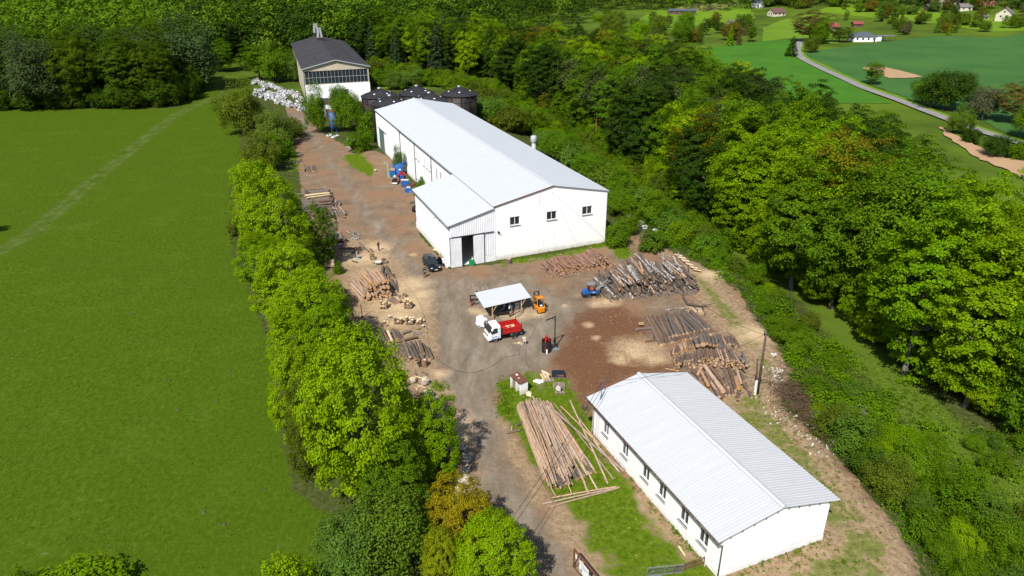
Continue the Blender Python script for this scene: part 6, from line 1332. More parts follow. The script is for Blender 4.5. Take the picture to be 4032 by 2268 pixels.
# ---- blue loader
ld, wb = frame2(z(7, 880, 742), z(7, 765, 752), .48, 'wheel_loader', 'small blue wheel loader with grey canopy reaching a grapple to the huge log heap', 'loader', 1)
wb = 1.35; m = MB(); m.loft([[(x, -w_, z0), (x, -w_*.95, z1), (x, w_*.95, z1), (x, w_, z0)] for x, w_, z0, z1 in [(-1.45, .40, .5, .95), (-1.3, .48, .55, 1.12), (-.75, .5, .6, 1.15), (-.45, .48, .7, .92), (0, .46, .62, .95), (.7, .42, .5, .82), (1.05, .34, .45, .62)]]); m.build('body', K['blue'], ld, .03)
m = MB(); m.box((-1.05, 0, .40), (.95, .85, .42)); m.box((.1, 0, .42), (1.2, .4, .25)); m.build('chassis', K['dark'], ld); m = MB(); m.box((.05, -.49, .82), (.35, .01, .08)); m.build('side_stripe', K['plastic'], ld)
for x in (-wb/2, wb/2+.05):
    for s in (-1, 1): wheel(ld, x, s*.50, .34, .28)
m = MB()
for s in (-1, 1): m.bar((-.68, s*.42, 1.1), (-.66, s*.40, 2.02), .06); m.bar((.28, s*.40, .95), (.16, s*.40, 2.02), .06)
m.build('cab_post', K['dark'], ld); m = MB(); m.loft([[(x, -w_, z0), (x, -w_*.9, z0+.08), (x, w_*.9, z0+.08), (x, w_, z0)] for x, w_, z0 in [(-.82, .36, 2.0), (-.7, .47, 2.02), (.2, .47, 2.05), (.36, .36, 2.0)]]); m.build('canopy', K['grey'], ld)
m = MB(); m.box((-.42, 0, 1.0), (.4, .42, .12)); m.box((-.6, 0, 1.3), (.1, .42, .55)); m.build('seat', K['dark'], ld)
m = MB(); m.box((.3, 0, 1.1), (.12, .3, .35)); m.tube([(.22, math.cos(a)*.15, 1.32+math.sin(a)*.1) for a in np.linspace(0, 6.28, 11)], .018, 5); m.build('steering_wheel', K['dark'], ld)
m = MB(); m.bar((.45, 0, .95), (1.75, 0, 2.05), .16, .22); m.bar((1.2, .02, 1.62), (2.35, .02, 2.55), .11, .13); m.build('boom', K['grey'], ld); m = MB(); m.bar((.65, -.14, 1.0), (1.5, -.14, 1.75), .05); m.build('hydraulic_ram', K['lgrey'], ld)
m = MB(); m.tube([(2.35, 0, 2.6), (2.55, .02, 2.9), (2.62, .03, 3.3), (2.5, 0, 3.6)], [.1, .12, .09, .03], 6); m.tube([(2.35, .1, 2.55), (2.65, .1, 2.45), (2.75, .1, 2.1)], [.1, .08, .04], 6); m.box((2.35, 0, 2.6), (.3, .35, .3)); m.build('grapple', K['dark'], ld)
# ------------------------------------------------------------------ people
def person(loc, rz, J, label, skinz, cols, hair=True, seated=False):
    """J: joint positions; grown as one skin surface with tapered limbs"""
    nm = list(J); vs = []; es = []; rd = []; ix = {}
    def v(p, r): vs.append(Vector(p)); rd.append(r); return len(vs)-1
    pel = v(J['pelvis'], .135); wa = v(J['waist'], .115); ch = v(J['chest'], .15); nk = v(J['neck'], .055); hd0 = v(Vector(J['neck']).lerp(Vector(J['head']), .45), .07); hd = v(J['head'], .095); ht = v(Vector(J['head'])+(Vector(J['head'])-Vector(J['neck'])).normalized()*.08, .075)
    es += [(pel, wa), (wa, ch), (ch, nk), (nk, hd0), (hd0, hd), (hd, ht)]
    for s in 'lr':
        hp, kn, an, to = [v(J[s+k], r) for k, r in (('hip', .092), ('knee', .06), ('ankle', .042), ('toe', .038))]; es += [(pel, hp), (hp, kn), (kn, an), (an, to)]
        sh, el, wr, ha = [v(J[s+k], r) for k, r in (('sho', .065), ('elb', .045), ('wri', .03), ('han', .036))]; es += [(ch, sh), (sh, el), (el, wr), (wr, ha)]
    me = bpy.data.meshes.new('body_src'); me.from_pydata(vs, es, []); o = bpy.data.objects.new('body_src', me); COL.objects.link(o)
    sk = o.modifiers.new('s', 'SKIN'); sk.use_smooth_shade = True
    for i, d in enumerate(me.skin_vertices[0].data): d.radius = (rd[i], rd[i]*(.78 if i in (pel, wa, ch) else 1)); d.use_root = (i == pel)
    o.modifiers.new('u', 'SUBSURF').levels = 2; o.modifiers['u'].render_levels = 2
    dg = bpy.context.evaluated_depsgraph_get(); mm = bpy.data.meshes.new_from_object(o.evaluated_get(dg)); bpy.data.objects.remove(o)
    # five separate bent fingers per hand, welded into the same mesh
    fb = MB(); fb.v = [tuple(q.co) for q in mm.vertices]; fb.f = [tuple(p.vertices) for p in mm.polygons]; fb.m = [0]*len(fb.f); fb.sm = [True]*len(fb.f)
    for s in 'lr':
        h = Vector(J[s+'han']); d = (h-Vector(J[s+'wri'])).normalized(); sd_ = d.cross(Vector((0, 0, 1)))
        sd_ = sd_.normalized() if sd_.length > .1 else Vector((0, 1, 0)); up = sd_.cross(d)
        for k, ln in enumerate((.062, .075, .08, .07)): b0 = h+sd_*(.028-k*.018); fb.tube([b0, b0+d*ln*.5-up*.006, b0+d*ln-up*.03], [.009, .0085, .006], 6)
        b0 = h-d*.02+sd_*.03; fb.tube([b0, b0+sd_*.025+d*.02, b0+sd_*.03+d*.05-up*.01], [.011, .01, .007], 6)
    hd_ = Vector(J['head']); fw = Vector(J['face']).normalized(); up = (hd_-Vector(J['neck'])).normalized(); sdv = up.cross(fw).normalized()
    fb.tube([hd_+fw*.085+up*.02, hd_+fw*.115-up*.015], [.008, .016], 6)                 # nose
    for s in (-1, 1): fb.blob(hd_+sdv*s*.093, .022, 2, 0, 1, .02, (.6, .6, 1.2)); fb.blob(hd_+fw*.088+sdv*s*.034+up*.022, .011, 1, 3, 1, .02)
    fb.box(hd_+fw*.090-up*.045, (.035, .035, .008), 4)
    for i, f in enumerate(fb.f):
        if fb.m[i] in (3, 4): continue
        c = sum((Vector(fb.v[k]) for k in f), Vector())/len(f); mi = 1
        if (c-hd_).length < .14 or (c-Vector(J['neck'])).length < .05: mi = 0
        for s in 'lr':
            if (c-Vector(J[s+'han'])).length < .11: mi = 0
            if (c-Vector(J[s+'ankle'])).length < .09 or (c-Vector(J[s+'toe'])).length < .1: mi = 2
            if mi == 1:
                for a, b in ((s+'hip', s+'knee'), (s+'knee', s+'ankle')):
                    A, B = Vector(J[a]), Vector(J[b]); t = max(0, min(1, (c-A).dot(B-A)/(B-A).length_squared))
                    if (c-A.lerp(B, t)).length < .13 and (c-Vector(J['waist'])).length > .2: mi = 5
        fb.m[i] = mi
    bo = fb.build('person', [K['skin'], K[cols[0]], K['tyre'], K['dark'], K['red'], K[cols[1]]]); bo.location = loc; bo.rotation_euler = (0, 0, rz); tag(bo, label, 'person')
    if hair:
        m = MB(); m.blob(hd_+up*.045-fw*.022, .098, 4, 0, 2, .04, (1, 1, .85)); m.build('hair', K['hair'], bo)
    return bo
K['trous'] = mat('dark trousers', (.03, .03, .036), .9, var=.1); K['trousg'] = mat('grey work trousers', (.07, .07, .08), .9, var=.1)
ST = dict(pelvis=(0, 0, .93), waist=(0, 0, 1.1), chest=(.01, 0, 1.33), neck=(.03, 0, 1.49), head=(.07, 0, 1.61), face=(.8, 0, -.45), lhip=(0, .1, .88), lknee=(.03, .12, .49), lankle=(-.02, .13, .08), ltoe=(.13, .15, .035), rhip=(0, -.1, .88), rknee=(.04, -.12, .49), rankle=(0, -.13, .08), rtoe=(.15, -.16, .035),
          lsho=(0, .19, 1.41), lelb=(.02, .28, 1.14), lwri=(.23, .14, 1.13), lhan=(.30, .08, 1.15), rsho=(0, -.19, 1.41), relb=(.02, -.28, 1.14), rwri=(.23, -.14, 1.13), rhan=(.30, -.08, 1.15))
p1 = P(z(4, 1143, 466)); po = person((p1.x, p1.y, 0), -1.3, ST, 'man in black clothes standing in front of the black car, holding white papers', 1, ('cloth', 'trous'))
m = MB(); m.box((.34, -.02, 1.2), (.02, .21, .29), ry=.7); o = m.build('paper_sheet', K['plastic']); o.location = po.location; o.rotation_euler = po.rotation_euler; tag(o, 'white sheets of paper in the hands of the man by the black car', 'paper')
S2 = dict(ST); S2.update(waist=(-.02, 0, 1.1), chest=(.03, 0, 1.32), neck=(.09, 0, 1.46), head=(.16, 0, 1.56), face=(.7, 0, -.7), lwri=(.16, .20, .95), lhan=(.2, .17, .88), rwri=(.16, -.2, .95), rhan=(.2, -.17, .88), lsho=(.04, .19, 1.39), rsho=(.04, -.19, 1.39), rknee=(.10, -.12, .5), rankle=(.12, -.12, .08), rtoe=(.27, -.13, .035))
p2 = P(z(4, 703, 212)); person((p2.x, p2.y, 0), -.6, S2, 'man in a black shirt standing alone on the track, looking down', 1, ('cloth', 'trousg'))
SE = dict(pelvis=(-.38, 0, 1.14), waist=(-.38, 0, 1.27), chest=(-.34, 0, 1.47), neck=(-.31, 0, 1.62), head=(-.27, 0, 1.74), face=(1, 0, -.1), lhip=(-.34, .1, 1.12), lknee=(.04, .13, 1.12), lankle=(.08, .13, .98), ltoe=(.2, .13, .95), rhip=(-.34, -.1, 1.12), rknee=(.04, -.13, 1.12), rankle=(.08, -.13, .98), rtoe=(.2, -.13, .95),
          lsho=(-.34, .18, 1.53), lelb=(-.18, .24, 1.30), lwri=(.05, .15, 1.32), lhan=(.13, .13, 1.34), rsho=(-.34, -.18, 1.53), relb=(-.18, -.24, 1.30), rwri=(.05, -.15, 1.32), rhan=(.13, -.13, 1.34))
person(ld.location, ld.rotation_euler[2], SE, 'driver in bright orange work clothes sitting in the blue loader', 1, ('clothor', 'clothor'))
SF = {k: (v[0]+.12, v[1], v[2]-.12) for k, v in SE.items()}; SF['face'] = (1, 0, -.1); person(fk.location, fk.rotation_euler[2], SF, 'driver in dark clothes sitting in the orange forklift', 1, ('cloth', 'trous'))
# ------------------------------------------------------------------ canopy with machine
A, B, C_, D = P(z(6, 385, 480), 2.05), P(z(6, 1055, 328), 2.05), P(z(6, 905, 124), 2.75), P(z(6, 250, 262), 2.75)
cx = (A+B+C_+D)/4; cn = empty('canopy_shelter', (cx.x, cx.y, 0), 0, 'open wooden shelter with a pale corrugated metal roof in the middle of the yard', 'shelter')
o_ = Vector((cx.x, cx.y, 0)); m = MB(); corr(m, A-o_, D-o_, C_-o_, B-o_, .22, .04, mi=0, th=.03); m.build('roof', K['roofw'], cn)
for q, nm in (((.18, .06), 0), ((.80, .06), 0), ((.18, .9), 0), ((.80, .9), 0)):
    b0 = A.lerp(B, q[0]).lerp(D.lerp(C_, q[0]), q[1])-o_; m = MB(); m.bar((b0.x, b0.y, 0), (b0.x, b0.y, b0.z-.08), .13); m.bar((b0.x+.1, b0.y-.05, b0.z-.9), (b0.x+.55, b0.y-.05+.1, b0.z-.15), .08); m.bar((b0.x+.16, b0.y-.3, 0), (b0.x+.02, b0.y, 1.3), .07); m.build('post', K['wood'], cn)
m = MB()
for t in (.06, .5, .9): p0 = A.lerp(D, t)-o_; p1 = B.lerp(C_, t)-o_; m.bar(p0-Vector((0, 0, .13)), p1-Vector((0, 0, .13)), .1, .14)
m.build('beam', K['wood'], cn)
c = P(z(6, 700, 590)); mc = empty('firewood_processor', (c.x, c.y+.3, 0), .2, 'black firewood machine with a round drum and conveyor standing under the shelter', 'machine')
m = MB(); m.tube([(.2, .5, 1.1), (.2, 1.4, 1.1)], .75, 22); m.build('drum', K['dark'], mc); m = MB()
for i in range(5):
    for k in range(3): m.box((-1.2+i*.22, -.2+k*.3, .75+.08*i), (.12, .2, .35), rz=.3*i)
m.box((-.6, .2, .45), (1.9, 1.1, .12)); m.bar((-1.3, -.4, 0), (-1.2, -.4, .7), .1); m.bar((.9, -.4, 0), (.9, -.4, 1), .1); m.bar((.6, -.6, .3), (.9, .4, 1.5), .08); m.build('frame', K['dark'], mc)
m = MB(); m.bar((.2, -.9, .25), (1.7, .1, 1.0), .22, .12); m.build('conveyor', K['rust'], mc); m = MB(); m.box((-.5, .9, 1.55), (.6, .3, .25)); m.build('motor', K['red'], mc)
m = MB(); m.bar((.4, -.1, .9), (.6, .2, 1.6), .2, .04); m.bar((-.4, -.1, .9), (-.2, .2, 1.6), .2, .04); m.build('guard', K['lgrey'], mc)
a, b_ = P(z(6, 848, 612), 0), P(z(6, 862, 402), 2.35); m = MB()
for s in (-.21, .21): m.bar(a+Vector((s, 0, 0)), b_+Vector((s, 0, 0)), .05, .04)
for i in range(10): q = a.lerp(b_, (i+.6)/10.4); m.bar(q-Vector((.21, 0, 0)), q+Vector((.21, 0, 0)), .035)
tag(m.build('ladder', K['galv']), 'aluminium ladder leaning on the front edge of the shelter roof', 'ladder')
c = P(z(6, 300, 420)); tb = empty('feed_table', (c.x-.2, c.y, 0), .22, 'black steel feed table with red feet sticking out left of the shelter', 'machine')
m = MB()
for y in (-.45, .75): m.bar((-.9, y, .95), (2.2, y, .95), .14); m.bar((-.8, y, .1), (-.8, y, .9), .09); m.bar((-.8, y, .15), (.1, y, .85), .06); m.bar((-.8, y, .35), (.9, y, .35), .06)
m.bar((-.8, -.45, .9), (-.8, .75, .9), .1); m.build('frame', K['dark'], tb)
for y in (-.45, .75): m = MB(); m.bar((-.8, y, 0), (-.8, y, .32), .09); m.box((-.8, y, .03), (.4, .3, .05)); m.build('foot', K['red'], tb)
for i, (a, b_) in enumerate([((265, 245), (225, 180)), ((280, 240), (240, 165)), ((320, 240), (285, 190)), ((368, 225), (355, 175)), ((385, 222), (375, 190)), ((408, 220), (402, 160)), ((438, 220), (428, 180))]): one('birch_log', 6, a, b_, .07, 'pale birch stick poking out behind the shelter roof', 'birch sticks behind the shelter', .7, 1.0)
# ---- crane and drum wrapper
c = P(z(6, 1390, 1050)); cr_ = empty('yard_crane', (c.x, c.y, 0), 0, 'black steel jib crane on a flat base plate in the open yard', 'crane')
hp = topx(c, z(6, 0, 603)[1]); jt = P(z(6, 1262, 672), hp-.15)
m = MB(); m.bar((0, 0, .05), (0, 0, hp), .13); m.bar((0, 0, hp), (jt.x-c.x, jt.y-c.y, hp-.05), .11); m.bar((0, 0, hp-.55), ((jt.x-c.x)*.35, (jt.y-c.y)*.35, hp-.05), .06); m.bar((.12, 0, .05), (.0, 0, 2.0), .05); m.bar((.35, -.2, .05), (0, 0, 1.3), .06); m.build('jib', K['dark'], cr_)
m = MB(); m.box((-.15, -.45, .04), (1.5, .35, .07), rz=.3); m.box((.1, -.1, .04), (.5, 1.2, .06), rz=.3); m.build('base_plate', K['grey'], cr_); m = MB(); m.box((0, -.12, 1.3), (.22, .2, .28)); m.box((0, 0, .95), (.3, .25, .5)); m.build('winch', K['dark'], cr_)
q = jt-c; m = MB(); m.box((q.x, q.y, hp-.12), (.28, .14, .16)); m.tube([(q.x, q.y, hp-.2), (q.x+.02, q.y, 2.2)], .012, 5); m.build('hook_cable', K['grey'], cr_)
c = P(z(6, 1275, 1125)); c.y += .45; hb = topx(c, z(6, 0, 905)[1]+8); bc = empty('steel_cylinder', (c.x, c.y, 0), 0, 'open black steel cylinder with a red lifting frame, hanging point below the crane', 'drum')
m = MB(); R = .58; m.tube([(0, 0, 0), (0, 0, hb)], R, 32, cap=False); m.tube([(0, 0, hb), (0, 0, 0)], R-.04, 32, cap=False); m.tube([(0, 0, .02), (0, 0, .06)], R-.04, 32); m.tube([(0, 0, hb-.06), (0, 0, hb)], R+.02, 32, cap=False); m.build('shell', K['dark'], bc)
m = MB()
for a in (.6, 2.7, 4.3, 5.6): m.bar((0, 0, hb+.25), (math.cos(a)*R*.9, math.sin(a)*R*.9, hb-.05), .08)
m.blob((0, 0, hb+.45), .2, 2, 0, 1, .08); m.bar((-.15, -R-.03, .05), (-.15, -R-.03, hb), .07); m.bar((-.15, -R-.03, hb), (0, 0, hb+.25), .07); m.bar((-.15, -R-.06, .5), (.1, -R-.06, .5), .06); m.build('lifting_frame', K['red'], bc)
m = MB(); m.box((.02, -R-.08, .32), (.17, .05, .62)); m.build('label_plate', K['plastic'], bc)
# ---- power box, cables, big bag
c = P(z(6, 955, 1012)); pw = empty('power_box', (c.x, c.y, 0), .2, 'beige electrical distribution box on a small trestle near the truck', 'power box')
m = MB(); m.box((0, 0, .85), (.42, .3, .55)); m.build('cabinet', K['housec'], pw); m = MB()
for i in (-1, 1):
    for j in (-1, 1): m.bar((i*.2, j*.16, 0), (i*.17, j*.12, .62), .04)
m.bar((-.18, -.13, .3), (.18, -.13, .3), .03); m.build('trestle', K['lgrey'], pw); m = MB(); m.box((-.23, -.05, .8), (.06, .2, .3)); m.build('socket', K['red'], pw)
def cable(n, pts, label, r=.018, zz=.02):
    pts = [P(z(n, *p), zz) for p in pts]; L = []
    for k in range(len(pts)-1):
        p0, p1, p2, p3 = pts[max(k-1, 0)], pts[k], pts[k+1], pts[min(k+2, len(pts)-1)]
        for j in range(8): t = j/8; L.append(.5*((2*p1)+(p2-p0)*t+(2*p0-5*p1+4*p2-p3)*t*t+(3*p1-p0-3*p2+p3)*t**3))
    m = MB(); m.tube(L+[pts[-1]], r, 5); return tag(m.build('cable', K['dark']), label, 'cable')
cable(6, [(945, 1010), (910, 1035), (870, 1080), (895, 1130), (850, 1150), (720, 1175), (650, 1200), (560, 1270), (480, 1320), (380, 1360), (200, 1405), (0, 1380)], 'long black cable curving from the power box across the yard to the left')
cable(6, [(985, 1010), (975, 1060), (985, 1130), (980, 1210), (1005, 1290), (1030, 1340)], 'black cable running from the power box towards the lower right'); cable(6, [(990, 940), (1060, 880), (1105, 780), (1095, 740), (1030, 718), (980, 716)], 'looped black cable between power box and shelter')
cable(4, [(960, 530), (1030, 610), (1095, 720), (1140, 850), (1165, 960), (1180, 1080), (1220, 1180), (1300, 1270), (1420, 1340), (1560, 1370), (1690, 1350)], 'black cable running down the yard beside the sawn rounds')
def heap(name, n, pts, r, mt, label, cat, kind=None, amp=.35, flat=.7, k=1):
    m = MB(); c0 = P(z(n, *pts[0])); fl_ = name == 'waste_heap'
    for i, p in enumerate(pts):
        q = P(z(n, *p))-c0
        for j in range(k): m.blob((q.x+rnd.uniform(-r, r)*.6*(k > 1), q.y+rnd.uniform(-r, r)*.6*(k > 1), r*flat*rnd.uniform(.5, .9)), r*rnd.uniform(.7, 1.15), i*9+j, 0, 2 if fl_ else 3, amp, (1, 1, flat))
        if fl_:
            for j in range(22):
                a = rnd.uniform(0, 6.28); e = rnd.uniform(-.2, 1.4); cc_ = Vector((q.x+math.cos(a)*math.cos(e)*r*1.25, q.y+math.sin(a)*math.cos(e)*r*1.25, r*flat*.8+math.sin(e)*r*flat*1.3)); w_ = rnd.uniform(.08, .3)
                t1 = Vector((rnd.gauss(0, 1), rnd.gauss(0, 1), rnd.gauss(0, 1))).normalized()*w_; t2 = t1.cross(Vector((rnd.gauss(0, 1), rnd.gauss(0, 1), rnd.gauss(0, 1)))).normalized()*w_*.7; m.add([cc_-t1, cc_-t2, cc_+t1*.9, cc_+t2], [(0, 1, 2), (0, 2, 3)])
    o = m.build(name, mt); o.location = (c0.x, c0.y, float(hz(c0.x, c0.y))); return tag(o, label, cat, None, kind)
heap('bulk_bag', 6, [(335, 745), (330, 700), (370, 720)], .55, K['plastic'], 'crumpled white bulk bag standing beside the truck cab', 'bag', amp=.2, flat=1.1)
cs = P(z(6, 880, 985)); m = MB()
for i in range(26): m.box((rnd.gauss(0, .3), rnd.gauss(0, .14), .06), (rnd.uniform(.1, .35), .06, .05), rz=rnd.uniform(0, 3), ry=rnd.uniform(-.4, .4))
o = m.build('wood_scraps', K['endlight']); o.location = cs; tag(o, 'small heap of pale wood scraps left of the power box', 'wood scraps')
# ---- log splitter by the birch heap
c = P(z(3, 1185, 1335)); sp = empty('log_splitter', (c.x, c.y, 0), .2, 'grey upright log splitter with a red arm standing in the sawdust', 'log splitter')
m = MB(); m.bar((0, 0, .1), (-.1, .1, 1.3), .16); m.box((0, 0, .08), (.7, .5, .1)); m.box((.1, .1, .55), (.5, .4, .25)); m.build('frame', K['lgrey'], sp); m = MB(); m.bar((-.12, .1, 1.2), (-.25, .1, 1.95), .08); m.bar((.2, .5, .5), (.75, .8, .9), .06); m.build('arm', K['red'], sp); m = MB(); m.tube([(.1, .35, .3), (.1, .42, .3)], .28, 14); m.build('wheel', K['blue'], sp)
c = P(z(4, 700, 345)); wbw = empty('wheelbarrow', (c.x, c.y, 0), .1, 'wheelbarrow with a pale tub beside the small crate', 'wheelbarrow')
m = MB(); m.loft([[(-.25, -.2, .3), (.3, -.2, .3), (.3, .2, .3), (-.25, .2, .3)], [(-.42, -.32, .55), (.5, -.32, .6), (.5, .32, .6), (-.42, .32, .55)]]); m.build('tub', K['plinth'], wbw); m = MB(); m.bar((.3, .25, .3), (-1, .28, .45), .04); m.bar((.3, -.25, .3), (-1, -.28, .45), .04); m.bar((-.3, .2, 0), (-.3, .2, .4), .04); m.bar((-.3, -.2, 0), (-.3, -.2, .4), .04); m.build('handles', K['dark'], wbw); m = MB(); m.tube([(.55, -.05, .18), (.55, .05, .18)], .18, 12); m.build('wheel', K['tyre'], wbw)
# ---- blue sawmill machines beside the hall
ZM[19] = (1500, 610, 8.525)
c = P(z(19, 590, 680)); cy = empty('dust_collector', (c.x, c.y, 0), 0, 'big blue dust collector drum standing beside the hall wall', 'dust collector')
hc = topx(c, z(19, 0, 260)[1]); m = MB(); m.tube([(0, 0, .35), (0, 0, .6), (0, 0, hc-.3), (0, 0, hc)], [1.2, 1.12, 1.2, .75], 24); m.build('drum', K['blue'], cy); m = MB(); m.tube([(0, 0, .3), (0, 0, .42)], 1.32, 24); m.build('flange', K['blue'], cy)
m = MB(); m.tube([(.6, 0, hc-.3), (1.3, .3, hc), (1.9, .4, hc-.2)], .3, 10); m.bar((-.5, -1.15, hc-1.6), (-.2, -1.3, hc-.8), .12); m.build('duct', K['blue'], cy); m = MB()
for a in range(4): m.bar((math.cos(a*1.57+.7)*.95, math.sin(a*1.57+.7)*.95, 0), (math.cos(a*1.57+.7)*.95, math.sin(a*1.57+.7)*.95, .4), .14)
m.build('leg', K['dark'], cy); m = MB(); m.box((.55, -1.16, hc-1.25), (.45, .05, .3)); m.build('sign_plate', K['plastic'], cy)
K['palegreen'] = mat('pale green paint', (.30, .42, .32), .6, col2=(.2, .3, .22), scale=2)
c = P(z(19, 270, 760)); gs = empty('green_chute', (c.x, c.y, 0), 0, 'pale green tall curved sheet metal chute left of the blue drum', 'chute')
m = MB(); hg = topx(c, z(19, 0, 215)[1]); m.loft([[(-.35, -.1, 0), (.35, -.1, 0), (.35, .1, 0), (-.35, .1, 0)], [(-.3, .0, hg*.45), (.05, 0, hg*.45), (.05, .15, hg*.45), (-.3, .15, hg*.45)], [(-.35, .1, hg*.8), (.05, .1, hg*.8), (.05, .2, hg*.8), (-.35, .2, hg*.8)], [(-1.05, .2, hg), (-.75, .2, hg), (-.75, .3, hg), (-1.05, .3, hg)]]); m.build('sheet', K['palegreen'], gs); m = MB(); m.box((1.0, .9, 1.3), (1.7, .1, .9)); m.build('side_panel', K['palegreen'], gs)
c = P(z(19, 400, 740)); bm_ = empty('planer', (c.x, c.y, 0), 0, 'pale blue machine with a wooden lid between green chute and blue drum', 'machine'); m = MB(); m.box((0, .3, .7), (1.2, 1.0, 1.3)); m.build('body', K['blue'], bm_); m = MB(); m.box((0, .4, 1.6), (1.1, .8, .35)); m.build('lid', K['wood'], bm_)
c = P(z(19, 470, 980)); dg_ = empty('diesel_engine', (c.x, c.y, 0), 0, 'old engine unit with a round silver tank on top, in front of the blue drum', 'engine')
m = MB(); m.box((0, .3, .5), (1.1, 1.3, .8)); m.box((.1, -.4, .3), (1.0, .3, .4)); m.build('block', K['dark'], dg_); m = MB(); m.blob((0, .7, 1.35), .5, 4, 0, 2, .03); m.build('tank', K['galv'], dg_); m = MB(); m.tube([(.55, -.1, .55), (.65, -.1, .55)], .32, 14); m.build('flywheel', K['red'], dg_); m = MB(); m.box((.05, -.58, .35), (1.0, .1, .3)); m.build('plate', K['plinth'], dg_)
c = P(z(19, 720, 880)); rw = empty('bandsaw', (c.x, c.y, 0), 0, 'machine with a red arched wheel guard and blue housing beside the blue drum', 'machine'); m = MB(); m.tube([(0, .0, 1.2), (0, .35, 1.2)], .8, 24); m.box((0, .18, .6), (1.55, .36, 1.1)); m.build('wheel_guard', K['carred'], rw); m = MB(); m.box((.05, -.35, .95), (.85, .5, .9)); m.build('housing', K['blue'], rw)
c = P(z(19, 820, 1060)); tb2 = empty('saw_table', (c.x, c.y+.2, 0), .0, 'blue machine with a cream top plate at the head of the conveyor', 'machine'); m = MB(); m.box((0, 0, .65), (1.7, .9, 1.1)); m.build('housing', K['blue'], tb2); m = MB(); m.box((-.1, .3, 1.3), (1.6, .7, .12)); m.build('top_plate', K['housec'], tb2)
c = P(z(19, 900, 1140)); q = P(z(19, 800, 1010)); q2 = P(z(19, 940, 1180)); m = MB(); 
for s in (-.3, .3): m.bar(q+Vector((s, 0, .55)), q2+Vector((s, 0, .5)), .14)
for t in (.2, .5, .8): pp = q.lerp(q2, t); m.bar((pp.x-.3, pp.y, .5), (pp.x+.3, pp.y, .5), .06)
for t in (.1, .9): pp = q.lerp(q2, t); m.bar((pp.x-.3, pp.y, 0), (pp.x-.3, pp.y, .5), .08); m.bar((pp.x+.3, pp.y, 0), (pp.x+.3, pp.y, .5), .08)
tag(m.build('conveyor', K['rust']), 'rusty twin rail conveyor between the two blue machines', 'conveyor')
c = P(z(19, 940, 1290)); tb3 = empty('gearbox', (c.x, c.y+.3, 0), .1, 'small blue motor unit at the near end of the conveyor, by the lean-to roof', 'machine'); m = MB(); m.box((0, 0, .6), (1.1, .9, .9)); m.tube([(-.9, 0, .6), (-.5, 0, .6)], .25, 12); m.build('housing', K['blue'], tb3); m = MB(); m.box((-.1, .3, 1.1), (.7, .35, .2)); m.build('lid', K['plastic'], tb3); m = MB(); m.box((0, -.1, .08), (1.7, 1.1, .12)); m.build('base', K['woodgrey'], tb3)
c = P(z(19, 1050, 1060)); sc = heap('scrap_heap', 19, [(1050, 1050), (1090, 1000), (1010, 1060), (1140, 1010)], .4, K['rust'], 'small heap of rusty scrap beside the conveyor', 'scrap')
c = P(z(3, 1385, 335)); wround((c.x, c.y, 0), .35, .45, 'white faced wood round alone on the grass patch near the blue machines', None)
# ---- heaps of plastic waste
wp_ = [(rnd.uniform(640, 765), 0) for _ in range(58)]; wp_ = [(u, 218+(u-640)*.33+rnd.uniform(-14, 24)) for u, _ in wp_]
K['waste'] = mat('dirty white plastic waste', (.70, .71, .72), .6, col2=(.14, .135, .12), scale=2.2, thr=(.42, .60), detail=8, spec=.2)
heap('waste_heap', 0, wp_*2, .75, K['waste'], 'large heap of white plastic waste bags in front of the cream building', None, 'stuff', k=2, flat=1.1)
heap('waste_heap', 1, [(1210+rnd.uniform(0, 90), 1180+rnd.uniform(0, 80)) for _ in range(14)], .45, K['waste'], 'small heap of white plastic waste beside the dark green shrub', None, 'stuff', k=2)
heap('waste_heap', 1, [(1050+rnd.uniform(0, 90), 1150+rnd.uniform(0, 20)) for _ in range(5)], .35, K['plastic'], 'scattered white waste below the blue standing tank', None, 'stuff')
heap('waste_heap', 16, [(510+rnd.uniform(0, 140), 740+rnd.uniform(0, 90)) for _ in range(16)]+[(330, 700), (345, 720), (465, 790)], .45, K['waste'], 'white and grey plastic waste in the thicket behind the hall', None, 'stuff', k=2)
heap('waste_heap', 0, [(1600, 572), (1612, 566), (1622, 576), (1606, 580), (1650, 582), (1580, 545), (1535, 485)], .42, K['waste'], 'white plastic waste on the slope right of the gable', None, 'stuff')
heap('plastic_sheet', 5, [(520, 820), (545, 845), (570, 870), (590, 885), (600, 860)], .42, K['plastic'], 'white plastic sheeting lying against the lean-to wall by the black car', 'plastic sheet', amp=.4, flat=.5)
heap('scrap_heap', 5, [(505, 770), (515, 790), (530, 805)], .3, K['woodgrey'], 'brown rubbish between the black car and the lean-to wall', 'rubbish'); heap('wood_scraps', 5, [(430, 700), (445, 705), (460, 710)], .3, K['endlight'], 'pale wood scraps at the foot of the lean-to wall', 'wood scraps', flat=.4)
a = P(z(5, 515, 770)); m = MB(); m.add([(0, 0, 0), (.35, .1, 0), (.3, .3, 1.7), (.2, .3, 1.75)], [(0, 1, 2, 3)]); m.add([(0, .08, 0), (.35, .18, 0), (.3, .38, 1.7), (.2, .38, 1.75)], [(3, 2, 1, 0)]); o = m.build('tarpaulin', K['dark']); o.location = a; tag(o, 'folded black tarpaulin propped against the lean-to wall', 'tarpaulin')
c = P(z(5, 850, 868)); m = MB(); m.box((0, 0, .4), (.75, .6, .75), taper=(1.1, 1.1)); m.box((0, 0, .8), (.85, .7, .06)); o = m.build('green_bin', mat('green plastic', (.01, .30, .09), .5)); o.location = c; tag(o, 'green plastic bin standing in the open doorway', 'bin')
K['greenp'] = o.data.materials[0]
